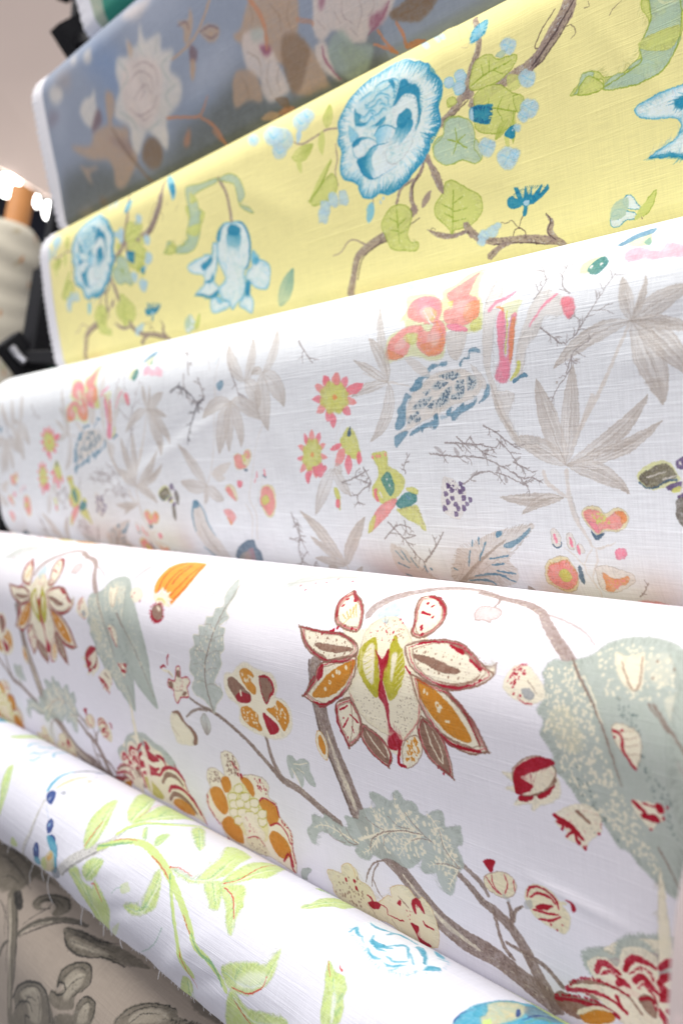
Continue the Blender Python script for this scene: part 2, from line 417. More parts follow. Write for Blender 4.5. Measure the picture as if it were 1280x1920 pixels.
# ------------------------------------------------------------------ the printed designs, in half millimetres of cloth
PRINT_RED = [
('L','st',[660,115,663,168,671,203,683,229,692,250,703,276,719,301,753,319,782,343,806,359,836,368,869,370,899,379,918,385,936,392],(9.03,10.42,11.11,11.81,11.81,11.81,10.42,10.42,11.11,11.81,12.5,11.11,10.42,11.81,10.42),dict(m=.35)),
('L','cr',[668,191,679,224,690,248,700,272],(1.1,3.31,4.41,2.21),dict(m=.7)),('L','cr',[759,325,788,347,814,361,852,371],(1.04,2.42,3.12,1.73),dict(m=.7)),
('L','dk',[649,116,652,170,660,205,672,231,681,253,691,279],(1.42,1.78,1.42),dict(m=.6)),
('L','st',[936,392,920,369,909,348,896,332,880,322,865,317,848,304,830,294,821,283],(7.26,7.26,6.7,6.14,5.58,4.47,3.63,3.07,2.51),dict(m=.3)),('L','st',[877,320,880,341,884,355,894,364],(2.36,2.06,2.65,1.77),dict(m=.3)),
('L','st',[896,332,898,317,896,306],(2.59,2.3,1.44),{}),('L','st',[899,324,903,312,912,305],(2,1.72,1.14),{}),('L','st',[828,275,841,285,865,298,873,309],(1.55,2.78,3.09,1.55),dict(m=.4)),
('L','st',[670,297,637,286,601,273,572,268,545,253,516,236,491,225,458,213,435,208,410,205,386,199],(4.96,4.96,4.96,4.96,3.44,3.05,2.67,2.67,2.29,1.91,1.53),dict(m=.3)),
('L','st',[572,268,561,253,555,238,552,222,544,214],(4.22,3.8,3.38,2.96,1.69),dict(m=.3)),('L','st',[370,228,384,219,405,211,428,209],(1.54,2.06,2.06,1.54),dict(a=.8)),
('L','pb',[716,61,720,46,737,29,761,14,786,2,818,1,856,14],(4.87,6.27,6.27,5.57,4.87,3.48,2.78),dict(m=.5)),
('L','pb',[823,6,856,14,884,19,910,30,924,43,944,61,964,77,979,91,992,105,1005,123,1014,143,1022,168],(3.2,3.66,4.12,4.12,4.57,5.03,5.49,5.49,4.57,4.12,3.66,2.29),dict(m=.3)),
('L','cr',[984,90,998,105,1008,123],(.68,1.35,.9),dict(m=.4)),('L','pb',[910,30,941,39,965,49,980,61],(1.3,1.3,.97,.65),dict(a=.6)),('L','pb',[853,14,858,22,859,30],(1.56,1.17,1.17),{}),
('P','pk',[845,43,844,33,853,30,869,34,873,44,867,48,868,51,859,49,851,50],dict(e=('pb',.64),m=.3)),
('P','cr',[688,76,719,76,736,61,771,65,798,73,816,83,823,117,833,134,822,157,806,177,786,196,767,194,744,189,720,183,701,172,703,144,697,127,714,103],dict(a=.95,s=.48)),
('P','cr',[667,29,667,29,660,46,669,66,683,76,713,79,709,61,694,45],dict(e=('pb',.58))),('L','kr',[669,29,685,44],(1.38,2.49),{}),('D','kr',[671,43,671,52,702,78],1.14,{}),('L','kr',[667,58,672,66],(.93,1.62),{}),
('L','kr',[672,34,668,43,667,57],(.51,.64,.51),dict(a=.6)),('L','oc',[679,63,688,68],(.68,.34),dict(a=.7)),('L','oc',[682,59,692,67],(.68,.34),dict(a=.7)),('L','oc',[685,56,695,66],(.68,.34),dict(a=.7)),
('L','oc',[687,52,698,65],(.71,.35),dict(a=.7)),('L','oc',[689,49,701,64],(.71,.35),dict(a=.7)),('L','oc',[685,76,692,63,688,48],(.44,.55,.33),dict(a=.6)),('D','kr',[691,75,709,78],.65,{}),
('P','cr',[765,28,779,23,801,34,814,50,814,64,800,76,786,74,781,60,771,43],dict(e=('pb',.62))),('L','kr',[774,25,788,27,805,40],(1.23,2.7,1.72),{}),('D','kr',[781,36,790,39,793,65,795,68,799,73,800,53],1.12,{}),
('L','kr',[783,48,795,51],(1.68,1.26),{}),('L','tb',[771,43,783,63,800,76,812,68,815,54],(1.13,.9,.56,.56,.34),dict(m=.4,a=.8)),
('P','cr',[621,82,621,82,666,85,692,84,718,93,721,103,703,112,677,115,651,109,633,98],dict(e=('tb',.64))),('P','tb',[653,98,677,97,715,98,693,104,666,104],dict(m=.3)),
('L','tb',[624,85,634,96,650,105,676,111],(.69,1.84,1.61,.92),dict(m=.4)),('L','tb',[622,84,658,85,685,85,717,92],(.69,1.04,1.38,.69),dict(m=.5)),('L','kr',[654,109,677,114,703,111,722,104],(.88,1.75,1.54,.66),{}),
('D','kr',[661,86,673,84,676,82,681,78],1.32,{}),('D','tb',[643,94,656,92,671,91,686,92,699,92,655,105,671,107,689,107,703,104,711,100],.67,{}),
('P','cr',[721,104,669,118,658,136,636,157,636,157,659,164,676,161,706,143,721,124],dict(e=('tb',.89))),('P','oc',[720,108,689,122,666,140,652,155,678,152,704,137,717,122],{}),
('D','cr',[683,136,675,144,699,124,709,117,695,123,689,128],1.31,{}),('D','oc',[683,136],.66,{}),('P','kr',[667,121,673,119,671,131,662,136],dict(m=.2)),('L','tb',[652,137,641,155],(1.59,1.59),dict(m=.5)),
('L','kr',[654,161,668,163,703,146],(1.16,2.32,.93),{}),('L','kr',[649,143,658,133],(.58,1.05),dict(a=.7)),('P','cr',[713,147,690,158,689,178,702,202,702,202,722,187,727,170,720,155],dict(e=('tb',.76))),
('L','kr',[690,158,689,178,703,201],(1,1.55,1),{}),('L','kr',[695,163,708,157],(1.32,),{}),('L','kr',[697,181,707,170],(1.11,.77),{}),('L','kr',[710,165,721,172],(.65,1.3),{}),('L','kr',[711,178,713,184],(.87,.87),{}),
('L','tb',[714,149,713,174,705,197],(.43,.54,.32),{}),('D','kr',[703,191,699,171],.66,{}),('P','cr',[727,172,723,186,737,201,760,211,760,211,767,200,760,187,746,178],dict(e=('tb',.63))),
('P','tb',[730,175,728,185,739,199,759,208,762,201,756,188,744,180],dict(m=.2)),('L','cr',[733,179,744,191,757,201],(.63,.95,.53),{}),('L','kr',[765,194,764,204,759,211],(.82,1.02,.51),{}),
('P','cr',[812,149,807,163,813,183,825,194,846,203,846,203,845,185,839,167,826,156],dict(e=('tb',.56))),('P','tb',[814,151,810,163,816,182,827,192,843,201,842,185,836,168,825,158],dict(m=.2)),
('L','cr',[817,155,823,175,835,191,834,176,826,162],(.66,.85,.85,.66,.47),{}),('L','kr',[808,163,810,181],(.95,.76),{}),('D','kr',[835,201,829,196],.84,{}),
('P','cr',[788,178,805,170,810,184,799,199,784,206,782,191],dict(e=('tb',.59))),('S','oc',[791,178,805,172,808,184,798,196,786,201],40,.88,{}),('L','kr',[780,183,776,203,785,205],(1.59,2.19,1.39),{}),
('P','cr',[783,87,802,79,821,76,847,76,868,85,884,94,895,90,895,90,896,101,880,112,856,119,832,118,809,111,792,101],dict(e=('tb',.43))),('P','tb',[793,94,814,93,837,97,859,102,843,106,820,102],dict(m=.25)),
('L','tb',[803,81,822,77,843,79,862,86,875,93,881,100],(.56,1.31,1.5,1.31,1.5,.75),dict(m=.55)),('L','tb',[881,102,874,109,855,114,835,114],(.81,1.14,.98,.49),dict(m=.55)),('L','kr',[800,82,819,78],(.94,1.32),{}),
('L','kr',[838,80,856,85],(1.25,2.33),{}),('L','kr',[865,90,881,98],(.84,1.69),{}),('L','kr',[834,117,856,117,871,113],(.78,1.91,.87),{}),('D','kr',[877,111,882,107],.9,{}),
('D','tb',[800,90,811,90,824,90,834,92,845,93,856,96,806,101,820,105,834,107,846,109,858,108],.55,{}),
('P','cr',[799,112,825,117,846,120,867,133,881,147,892,168,892,168,873,174,849,171,830,160,814,141,806,125],dict(e=('tb',.53))),('L','tb',[842,122,865,135,877,150,883,166],(.69,2.26,1.91,1.04),dict(m=.4)),
('L','kr',[857,127,869,137,877,152,883,164],(.51,.85,.68,.68),dict(m=.3)),('L','kr',[832,161,849,170,883,170],(.83,2.03,1.29),{}),('L','tb',[821,150,834,160,852,166,873,168],(.56,1.31,1.31,.56),dict(m=.5)),
('P','oc',[802,114,821,118,843,128,859,140,874,162,854,163,835,153,820,139,809,126],{}),('D','cr',[819,125,822,127],1.08,{}),('D','cr',[835,135,838,137,837,139],1.71,{}),('D','oc',[836,136],.81,{}),
('D','cr',[845,149,848,149],.99,{}),('P','cr',[724,78,736,62,755,58,780,72,798,95,814,137,806,159,786,178,775,173,766,177,737,169,717,150,713,137,727,117,725,94],dict(e=('pb',.38))),
('S','dk',[743,128,762,135,764,171,743,165,721,148],70,.32,dict(a=.8)),('S','dk',[780,139,809,128,808,150,787,174,776,166],90,.31,dict(a=.8)),('S','tb',[729,81,754,61,782,80,760,86],50,.36,{}),
('S','tb',[782,110,800,108,812,134,782,138],50,.28,dict(a=.7)),('P','sk',[729,59,734,47,741,41,758,54,747,60,747,67],dict(m=.3)),('L','st',[739,58,746,66,747,60],(.32,.42,.32),dict(a=.6)),
('D','kr',[762,75,762,61,768,64],.7,{}),('P','ol',[732,87,724,99,726,114,735,127,754,141,759,122,743,85],dict(m=.25)),('P','cr',[736,91,731,106,739,123,750,128,748,104,742,90],dict(s=.39)),
('L','ol',[740,94,732,100],(.3,.49),dict(a=.7)),('L','ol',[742,99,734,105],(.3,.49),dict(a=.7)),('L','ol',[744,105,735,111],(.29,.49),dict(a=.7)),('L','ol',[745,110,737,116],(.29,.49),dict(a=.7)),
('L','ol',[746,116,737,122],(.29,.49),dict(a=.7)),('L','ol',[747,122,738,128],(.3,.49),dict(a=.7)),('P','ol',[765,78,765,99,762,116,767,131,773,141,784,132,791,115,786,97,774,85],dict(m=.25)),
('P','cr',[777,96,778,110,775,123,772,111,770,97],dict(s=.38)),('L','cr',[783,92,776,103],(.47,.28),dict(a=.9)),('L','cr',[785,97,778,108],(.47,.28),dict(a=.9)),('L','cr',[787,103,779,113],(.46,.28),dict(a=.9)),
('L','cr',[789,108,780,119],(.46,.28),dict(a=.9)),('L','cr',[790,114,780,124],(.46,.28),dict(a=.9)),('L','cr',[791,119,780,130],(.46,.28),dict(a=.9)),
('P','kr',[746,95,758,103,764,92,766,105,763,122,770,145,770,167,785,177,775,190,763,189,767,172,764,148,757,139,758,113],dict(m=.35)),('L','kr',[770,175,773,186],(1.01,1.61),{}),
('L','kr',[813,138,807,157,786,178],(.74,.65,.46),dict(m=.2)),('L','kr',[791,106,799,112],(.74,1.11),{}),('L','kr',[714,142,719,151],(.54,.75),{}),
('P','cr',[652,194,647,208,652,220,662,225,666,210,661,196],dict(e=('oc',.35))),('P','oc',[654,198,651,209,656,218,661,218,662,209,658,199],{}),('S','tb',[788,88,844,81,880,97,855,113,812,106],60,.38,dict(a=.7)),
('S','tb',[631,87,714,91,715,107,668,110],50,.46,dict(a=.7)),('R','tb',[783,87,821,76,868,85,884,94,856,119,809,111],70,1.7,.38,dict(a=.5)),
('R','tb',[799,112,846,120,881,147,892,168,892,168,849,171,814,141],80,1.28,.36,dict(a=.6)),('R','tb',[721,104,658,136,636,157,636,157,676,161,721,124],50,1.41,.4,dict(a=.6)),
('R','kr',[800,82,819,78,848,77,868,86,883,97],26,1.88,.75,dict(a=.8)),('R','kr',[827,118,856,119,880,111],26,1.93,.7,dict(a=.8)),('R','kr',[847,121,869,134,882,148,890,166],34,1.54,.6,dict(a=.7)),
('R','kr',[832,160,851,170,883,171],24,1.66,.74,dict(a=.8)),('R','kr',[636,157,636,157,659,164,676,161,703,145],24,2.13,.95,dict(a=.8)),('R','kr',[651,108,677,115,703,112,720,104],24,1.98,.77,dict(a=.8)),
('R','kr',[690,158,689,178,702,202,702,202],20,2,.67,dict(a=.8)),('S','kr',[724,78,754,61,778,72,776,81,742,88],26,.42,dict(a=.8)),('R','kr',[667,29,667,29,660,46,669,66],16,2.5,.97,dict(a=.8)),
('R','kr',[765,28,779,23,801,34,814,50],20,2.22,.86,dict(a=.8)),('P','pb',[783,87,802,79,821,76,847,76,868,85,884,94,895,90,895,90,896,101,880,112,856,119,832,118,809,111,792,101],dict(r=1.89,a=.8,m=.2)),
('P','tb',[799,112,825,117,846,120,867,133,881,147,892,168,892,168,873,174,849,171,830,160,814,141,806,125],dict(r=1.42,a=.7,m=.2)),
('P','pb',[621,82,621,82,666,85,692,84,718,93,721,103,703,112,677,115,651,109,633,98],dict(r=1.93,a=.8,m=.2)),
('P','cb',[724,78,736,62,755,58,780,72,798,95,814,137,806,159,786,178,775,173,766,177,737,169,717,150,713,137,727,117,725,94],dict(r=3.85,a=.7,m=.2)),
('L','tb',[667,29,667,29,661,46,669,66,683,76,712,79,709,61,694,45,667,29],(1.11,1.25,1.11,1.25),dict(m=.3)),
('L','kr',[670,32,670,32,663,47,671,65,683,74,710,77,707,61,693,46,670,32],(.64,1.16,.52,1.16,.64),dict(m=.7,a=.85)),
('L','tb',[671,34,671,34,665,48,672,64,684,73,709,75,705,60,692,47,671,34],(.64,1.03,.64,1.03),dict(m=.5,a=.8)),
('L','tb',[766,28,779,23,801,34,814,50,814,64,800,76,786,74,781,60,771,43,766,28],(.99,1.11,.99,1.11),dict(m=.3)),
('L','kr',[769,30,781,26,801,36,812,50,812,63,800,74,787,72,782,59,774,44,769,30],(.61,1.1,.49,1.1,.61),dict(m=.7,a=.85)),
('L','tb',[771,32,782,28,800,37,810,50,811,62,799,73,787,71,783,58,775,45,771,32],(.61,.98,.61,.98),dict(m=.5,a=.8)),
('L','tb',[622,83,622,83,666,85,692,84,718,93,720,102,703,112,677,115,651,109,634,98,622,83],(.92,1.04,.92,1.04),dict(m=.3)),
('L','kr',[627,84,627,84,667,86,690,85,714,93,716,102,700,111,677,113,653,107,637,98,627,84],(.57,1.03,.46,1.03,.57),dict(m=.7,a=.85)),
('L','tb',[630,85,630,85,667,87,689,86,711,93,713,102,698,110,677,112,655,107,640,98,630,85],(.57,.91,.57,.91),dict(m=.5,a=.8)),
('L','tb',[721,104,669,118,658,136,636,157,636,157,659,164,676,161,706,143,721,124,721,104],(.81,.91,.81,.91),dict(m=.3)),
('L','kr',[718,108,670,120,660,136,640,155,640,155,661,162,676,159,703,143,717,126,718,108],(.51,.91,.41,.91,.51),dict(m=.7,a=.85)),
('L','tb',[715,110,671,122,662,137,643,154,643,154,662,160,677,158,701,143,714,127,715,110],(.51,.81,.51,.81),dict(m=.5,a=.8)),
('L','tb',[713,148,690,158,690,178,703,201,703,201,722,187,727,170,719,155,713,148],(.86,.97,.86,.97),dict(m=.3)),
('L','kr',[713,150,692,160,691,178,703,199,703,199,721,186,725,170,718,157,713,150],(.54,.97,.43,.97,.54),dict(m=.7,a=.85)),
('L','tb',[712,152,693,161,693,177,704,197,704,197,720,185,724,170,718,158,712,152],(.54,.86,.54,.86),dict(m=.5,a=.8)),
('L','tb',[727,172,724,186,737,201,759,211,759,211,767,200,760,187,746,178,727,172],(.85,.96,.85,.96),dict(m=.3)),
('L','kr',[729,174,726,187,738,200,758,210,758,210,765,200,759,188,746,180,729,174],(.53,.96,.42,.96,.53),dict(m=.7,a=.85)),
('L','tb',[731,176,728,187,739,199,758,208,758,208,764,199,758,188,746,181,731,176],(.53,.85,.53,.85),dict(m=.5,a=.8)),
('L','tb',[813,149,807,164,813,183,825,194,846,203,846,203,845,185,838,167,826,156,813,149],(.75,.85,.75,.85),dict(m=.3)),
('L','kr',[814,152,809,165,815,183,826,193,844,201,844,201,843,184,838,168,827,158,814,152],(.47,.85,.38,.85,.47),dict(m=.7,a=.85)),
('L','tb',[815,154,811,166,816,182,826,192,843,199,843,199,842,184,837,169,827,160,815,154],(.47,.75,.47,.75),dict(m=.5,a=.8)),
('L','tb',[784,87,802,80,821,76,847,76,867,85,884,95,895,101,880,112,856,119,832,118,810,111,793,101,784,87],(.75,.85,.75,.85),dict(m=.3)),
('L','kr',[789,88,806,81,823,78,847,78,865,86,880,95,891,101,876,111,855,117,833,116,813,110,797,100,789,88],(.47,.84,.37,.84,.47),dict(m=.7,a=.85)),
('L','tb',[794,89,809,83,825,79,847,79,863,87,877,95,887,100,874,110,854,116,834,114,815,109,801,100,794,89],(.47,.74,.47,.74),dict(m=.5,a=.8)),
('L','tb',[800,112,826,118,846,121,867,134,880,147,891,168,891,168,873,174,849,171,830,160,815,141,806,126,800,112],(.73,.82,.73,.82),dict(m=.3)),
('L','kr',[805,115,828,120,847,123,865,135,878,147,888,166,888,166,871,171,849,168,832,158,818,142,811,127,805,115],(.45,.81,.36,.81,.45),dict(m=.7,a=.85)),
('L','tb',[809,117,830,122,847,124,864,135,876,146,885,164,885,164,869,169,849,166,834,157,821,142,814,129,809,117],(.45,.72,.45,.72),dict(m=.5,a=.8)),
('P','cr',[514,139,532,133,550,138,565,139,583,140,590,153,583,166,600,169,609,182,605,201,588,214,566,220,545,220,521,218,500,211,504,193,497,188,481,182,476,168,482,153,499,150],dict(s=.63)),
('P','oc',[515,146,531,140,545,147,536,154,545,161,542,170,530,168,518,157],dict(m=.25)),('S','cr',[518,147,541,144,536,164,524,159],16,.97,{}),
('P','tb',[489,157,502,156,522,167,532,172,528,182,506,185,491,175,485,166],dict(m=.2)),('P','kr',[499,180,509,172,526,172,531,174,528,182,506,186],dict(m=.45)),('D','cr',[511,172,511,175],1.31,{}),
('P','tb',[557,146,572,144,582,157,572,169,562,179,555,169,554,156],dict(m=.2)),('R','kr',[557,146,572,144,582,157,572,169,562,179,555,169,554,156],60,1.86,.72,{}),
('L','kr',[561,146,577,146,581,159,571,169],(1.03,1.44,1.44,.82),dict(m=.4)),('P','oc',[507,193,520,188,540,194,541,203,546,212,538,215,517,211,507,204],dict(m=.15)),
('S','cr',[510,192,540,194,540,211,512,208],24,.99,{}),('P','oc',[561,185,578,179,585,171,599,176,604,186,599,197,590,206,582,197,573,191],dict(m=.15)),('S','cr',[579,176,596,176,599,197,580,193],24,.92,{}),
('P','kr',[552,191,564,194,579,201,578,209,562,215,555,205],dict(m=.15)),('L','pb',[559,195,565,204,568,211],(.31,.52,.31),dict(a=.6)),
('P','cr',[335,181,353,181,362,162,372,160,371,174,387,171,394,176,384,186,384,198,364,202,351,212,345,203,346,194,332,192],dict(e=('kr',1.02))),('P','tb',[334,185,345,184,345,191,336,192],{}),
('P','tb',[372,192,336,197,379,192,376,198,367,198],{}),('P','tb',[362,166,369,165,368,174,360,173],{}),('S','kr',[357,179,378,176,371,192,356,194],14,.51,{}),
('L','cr',[349,176,342,171,327,170,321,168],(2.33,2.07,1.81,1.03),{}),('L','kr',[347,146,341,152,339,161],(1.54,1.29,1.03),{}),('L','kr',[317,168,328,163,333,165],(1.33,1.86,1.06),{}),
('L','tb',[347,177,338,171],(.78,.65),dict(a=.7)),('P','cr',[330,229,351,223,364,237,379,243,390,252,384,264,357,270,332,271,328,263,322,246],{}),
('P','tb',[330,228,351,223,364,236,381,242,390,252,384,264,375,265,380,252,371,243,354,235,346,228],dict(m=.15)),('L','tb',[325,250,335,257,342,261],(.41,.54,.41),dict(a=.6)),
('F','sg',[419,214,417,230,415,245],12.3,dict(m=.3,v=('st',.49,3),g=.98)),('F','sg',[589,236,606,250,607,271],8.4,dict(m=.3)),
('P','sg',[588,236,599,233,600,240,616,233,628,234,628,244,633,253,634,262,622,260,612,251,599,251,592,262,587,250],dict(m=.35)),('L','cr',[594,249,602,260,609,271],(.82,.72,.31),{}),
('L','cr',[599,243,614,240,625,236],(.61,.61,.41),{}),('L','cr',[603,247,617,250],(.51,.51),{}),
('P','sg',[456,28,454,41,456,58,465,72,450,75,451,86,437,88,439,99,425,100,428,111,414,113,417,126,405,132,403,146,397,161,407,169,397,183,404,192,422,196,436,205,444,210,452,197,469,184,468,174,454,169,467,154,477,142,476,131,486,122,483,109,484,99,470,96,486,86,474,77,476,64,475,50],dict(m=.4,e=('cr',.56),s=.34)),
('L','st',[467,27,473,55,469,77,463,98,451,125,438,147,433,174,441,207],(.39,.51,.64,.77,.9,1.03,1.16,1.28),dict(m=.2)),('L','st',[461,102,446,97,432,98],(.44,.33,.22),dict(a=.6)),
('L','st',[456,115,440,112,423,113],(.44,.33,.22),dict(a=.6)),('L','st',[447,132,431,130,413,133],(.46,.34,.23),dict(a=.6)),('L','st',[438,151,424,148,408,151],(.47,.35,.24),dict(a=.6)),
('L','st',[433,172,422,170,409,174],(.48,.36,.24),dict(a=.6)),('L','st',[466,93,473,86,481,83],(.43,.32,.22),dict(a=.6)),('L','st',[457,115,470,109,483,107],(.44,.33,.22),dict(a=.6)),
('L','st',[445,136,462,128,478,126],(.47,.35,.23),dict(a=.6)),('L','st',[435,158,451,151,465,149],(.47,.35,.24),dict(a=.6)),('L','st',[434,175,448,171,460,172],(.48,.36,.24),dict(a=.6)),
('S','st',[439,100,475,87,482,122,454,159,416,159,416,133],70,.44,dict(a=.75)),('S','cr',[439,100,475,87,482,122,453,162,411,177,416,133],60,1,dict(a=.8)),
('P','or',[294,67,281,53,277,33,279,15,300,3,346,3,360,29,362,53,349,76,342,77,328,66,306,58],dict(s=.66)),('L','rr',[300,64,291,45,289,24,301,4],(1.18,1.31,1.18,.79),dict(m=.2)),
('L','rr',[313,61,310,46,311,25,320,7],(1.17,1.3,1.17,.78),dict(m=.2)),('L','rr',[334,67,343,48,345,28,347,8],(1.14,1.27,1.14,.76),dict(m=.2)),('L','rr',[343,76,356,57,357,32,349,7],(1.11,1.24,1.11,.74),dict(m=.2)),
('L','kr',[322,50,321,35,323,21,324,12],(1.06,1.2,1.06,.8),dict(m=.3)),('P','cr',[290,67,305,66,304,56,317,65,330,62,330,70,346,73,334,77,346,82,325,82,314,81,299,76],dict(e=('cr',.38))),
('L','ol',[306,74,319,74,330,79],(1.28,1.15,.77),dict(s=.77,a=.7)),('P','tb',[302,85,317,80,329,89,332,99,313,103,301,95],dict(m=.2)),('L','cr',[312,84,322,89],(1.51,2.01),dict(s=.76)),
('R','kr',[300,85,322,82,333,99,313,103,299,95],44,-2.8,.89,{}),('L','kr',[300,91,307,100,321,104,332,100],(1.27,2.04,2.04,1.02),dict(m=.3)),('P','sv',[375,33,382,24,402,25,430,48,435,58,420,64,394,57],dict(m=.6,a=.45)),
('L','kr',[355,4,358,-3,368,-11],(.68,1.54,1.03),dict(a=.8)),('L','kr',[417,6,425,-3],(1.45,.81),dict(a=.8)),('L','pb',[370,13,392,6,401,-5],(1.83,2.75,1.53),dict(a=.35)),
('L','sv',[492,45,492,35,509,26,532,26,558,36],(1.88,2.59,2.59,2.12,1.18),dict(a=.5,m=.4)),('L','sv',[558,36,562,28,566,16,579,6],(1.4,2.56,3.02,2.33),dict(a=.5,m=.4)),
('L','pb',[560,35,574,29,586,25],(.35,.46,.35),dict(a=.6)),('L','sv',[548,33,574,20,604,7,641,2],(5.88,6.47,5.88,3.82),dict(a=.5,m=.4)),('L','pb',[554,29,588,18,615,4,644,-1],(.59,.73,.73,.59),dict(a=.6)),
('D','kr',[578,30,593,36,597,23,612,19,621,9,647,11],.71,{}),
('P','sg',[726,245,741,244,755,247,761,243,761,238,768,233,773,236,777,241,788,240,794,244,796,249,806,250,812,244,825,240,828,247,829,255,846,249,848,255,848,266,840,271,844,278,847,289,840,295,834,306,830,317,824,325,815,323,810,314,808,307,794,313,788,308,791,299,787,302,777,311,766,316,754,314,742,313,728,318,716,317,709,325,695,327,687,322,691,315,672,319,654,316,639,314,626,318,614,336,606,330,605,320,617,309,618,299,631,298,639,297,643,291,656,295,677,298,681,293,678,284,690,282,701,281,706,270,720,264,732,259,726,251],dict(m=.25,g=.46,s=.18)),
('S','cr',[716,272,767,247,805,256,829,263,842,282,822,311,807,293,756,306,717,308,696,305],150,1.33,dict(a=.85)),('L','cr',[696,305,720,295,751,280,774,275,798,272],(1.38,1.97,1.97,1.58,.79),dict(m=.5)),
('B','cr',[698,306,725,292,762,277,798,272],9,6.89,.89,dict(m=.25)),('B','cr',[806,248,819,259,825,276,842,293],9,5.86,.75,dict(m=.25)),('B','cr',[796,273,780,266,764,255,763,239],7,3.95,.77,dict(m=.25)),
('B','cr',[744,282,734,272,723,260],6,3.68,.83,dict(m=.25)),('B','cr',[794,273,771,289,755,309],6,3.96,.77,dict(m=.25)),('B','cr',[838,295,816,296,796,304],6,3.6,.74,dict(m=.25)),
('B','cr',[838,296,829,308,822,322],5,2.78,.74,dict(m=.25)),('B','cr',[730,292,717,308,699,322],6,3.77,.85,dict(m=.25)),('B','cr',[695,310,668,307,639,305,619,314],7,3.57,.89,dict(m=.25)),
('L','st',[713,314,718,300,730,290,749,281,774,274,796,272],(.39,.58,.58,.58,.58,.39),{}),('L','st',[694,313,678,314,666,306,658,300],(.4,.6,.5,.3),{}),('L','st',[713,276,725,281,740,283],(.29,.38,.38),{}),
('L','st',[748,265,763,272,779,270],(.27,.36,.36),{}),('L','st',[774,254,784,263,798,271],(.26,.44,.35),{}),('L','st',[819,259,823,276,832,286,842,293],(.25,.41,.41,.5),{}),
('L','st',[808,298,824,293,840,293],(.26,.43,.43),{}),('L','st',[736,301,739,291,751,281],(.28,.38,.38),{}),('L','st',[779,283,791,277,807,275],(.26,.44,.26),{}),('L','st',[677,298,684,307,694,312],(.3,.4,.4),{}),
('L','st',[637,306,651,317,672,317],(.32,.53,.42),dict(a=.7)),('L','st',[798,272,810,276],(.51,.34),{}),('L','st',[733,318,718,325,705,338,697,354],(.76,.95,.95,.57),{}),
('L','st',[723,324,712,339,706,356],(.77,.87,.48),{}),('L','st',[709,345,715,359,721,365],(.79,.79,.39),{}),
('P','cb',[629,363,640,359,655,358,658,348,671,341,682,344,685,351,688,357,697,357,705,362,711,373,728,359,736,358,736,348,749,340,765,338,774,346,784,342,793,349,798,362,799,377,793,392,777,397,756,397,736,395,720,392,701,396,678,396,657,395,637,390,635,378,630,371],dict(m=.15,e=('oc',.2))),
('L','oc',[671,341,679,346,679,356],(.31,.41,.31),dict(a=.5)),('S','tb',[646,364,685,351,691,372,680,392,657,390,638,386],60,.86,dict(a=.7)),('D','kr',[662,364,677,360,678,368],1.26,{}),
('L','kr',[695,370,702,373,702,382,696,381],(.81,1.42,1.82,1.01),dict(m=.2)),('P','kr',[694,380,704,374,715,374,712,379,702,384],dict(m=.2)),('L','kr',[715,374,724,375,725,382,737,382,748,381],(.5,.59,.5,.5,.89),{}),
('P','kr',[742,362,749,357,747,364],dict(m=.2)),('P','kr',[767,350,778,346,782,356,782,360,772,353,770,365,766,362],dict(m=.2)),('P','kr',[759,379,771,379,767,390,785,394,770,398,765,389],dict(m=.15)),
('L','kr',[779,369,782,373,792,373],(.73,1.46,.73),{}),('L','tb',[746,353,755,359,760,362],(.38,.95,.47),dict(m=.4)),('S','kr',[751,367,764,364,757,378],9,.38,{}),
('L','tb',[706,394,699,386,691,382],(.31,.42,.31),dict(a=.6)),('L','tb',[737,393,730,386],(.3,.4),dict(a=.6)),('P','sg',[580,377,599,372,587,384,585,390,575,390],dict(m=.2)),
('P','cr',[443,262,466,257,480,269,479,284,502,278,529,276,540,284,535,299,550,303,552,318,563,326,572,337,568,356,570,370,565,388,545,386,517,383,488,387,453,387,417,385,408,369,391,363,380,347,386,332,398,320,394,308,403,293,424,288,441,293,440,278],dict(e=('tb',.28),m=.1)),
('R','kr',[386,332,383,351,397,365,407,372],24,2.5,.94,{}),('R','kr',[517,305,547,304,552,321,570,334,568,356,568,377],46,2.71,.95,{}),('S','tb',[446,264,472,260,478,284,451,294],60,.86,{}),
('S','tb',[402,295,427,289,430,304,400,313],40,.76,{}),('S','kr',[508,279,534,281,536,296,517,295],30,.81,{}),('S','kr',[463,269,478,278,474,289],14,.85,{}),
('P','oc',[397,323,419,314,433,323,435,340,423,352,407,349,397,338],{}),('P','oc',[431,300,448,293,454,302,449,312,435,318,430,310],{}),('P','oc',[478,287,496,285,506,294,503,307,494,305,483,295],{}),
('P','oc',[510,313,528,304,546,308,550,321,542,331,527,338,521,327],{}),('P','oc',[411,366,432,352,453,357,459,370,455,383,432,385,413,377],{}),('P','oc',[520,356,532,343,551,345,561,354,560,367,541,377,527,371],{}),
('D','kr',[482,285,419,389],1.81,{}),('L','kr',[513,310,524,303,546,306,550,319],(1.09,.82,.82,.54),{}),('L','kr',[543,380,557,366,559,382,563,389],(1.35,1.62,1.62,1.08),dict(m=.3)),
('L','kr',[561,362,562,381],(1.05,1.32),{}),('L','kr',[527,338,546,330,559,337,565,351],(1.08,1.35,1.35,1.08),dict(m=.5)),
('P','yl',[450,310,480,294,494,305,512,313,520,329,522,345,510,364,486,362,463,369,453,357,438,345,437,328],dict(m=.2,s=.57)),('P','cr',[442,318,461,313,460,321,450,327,440,326],dict(e=('ol',.58))),
('P','cr',[462,302,479,297,479,305,469,311,460,311],dict(e=('ol',.57))),('P','cr',[470,311,487,306,487,314,477,320,468,319],dict(e=('ol',.57))),('P','cr',[443,328,461,323,460,332,450,338,440,337],dict(e=('ol',.59))),
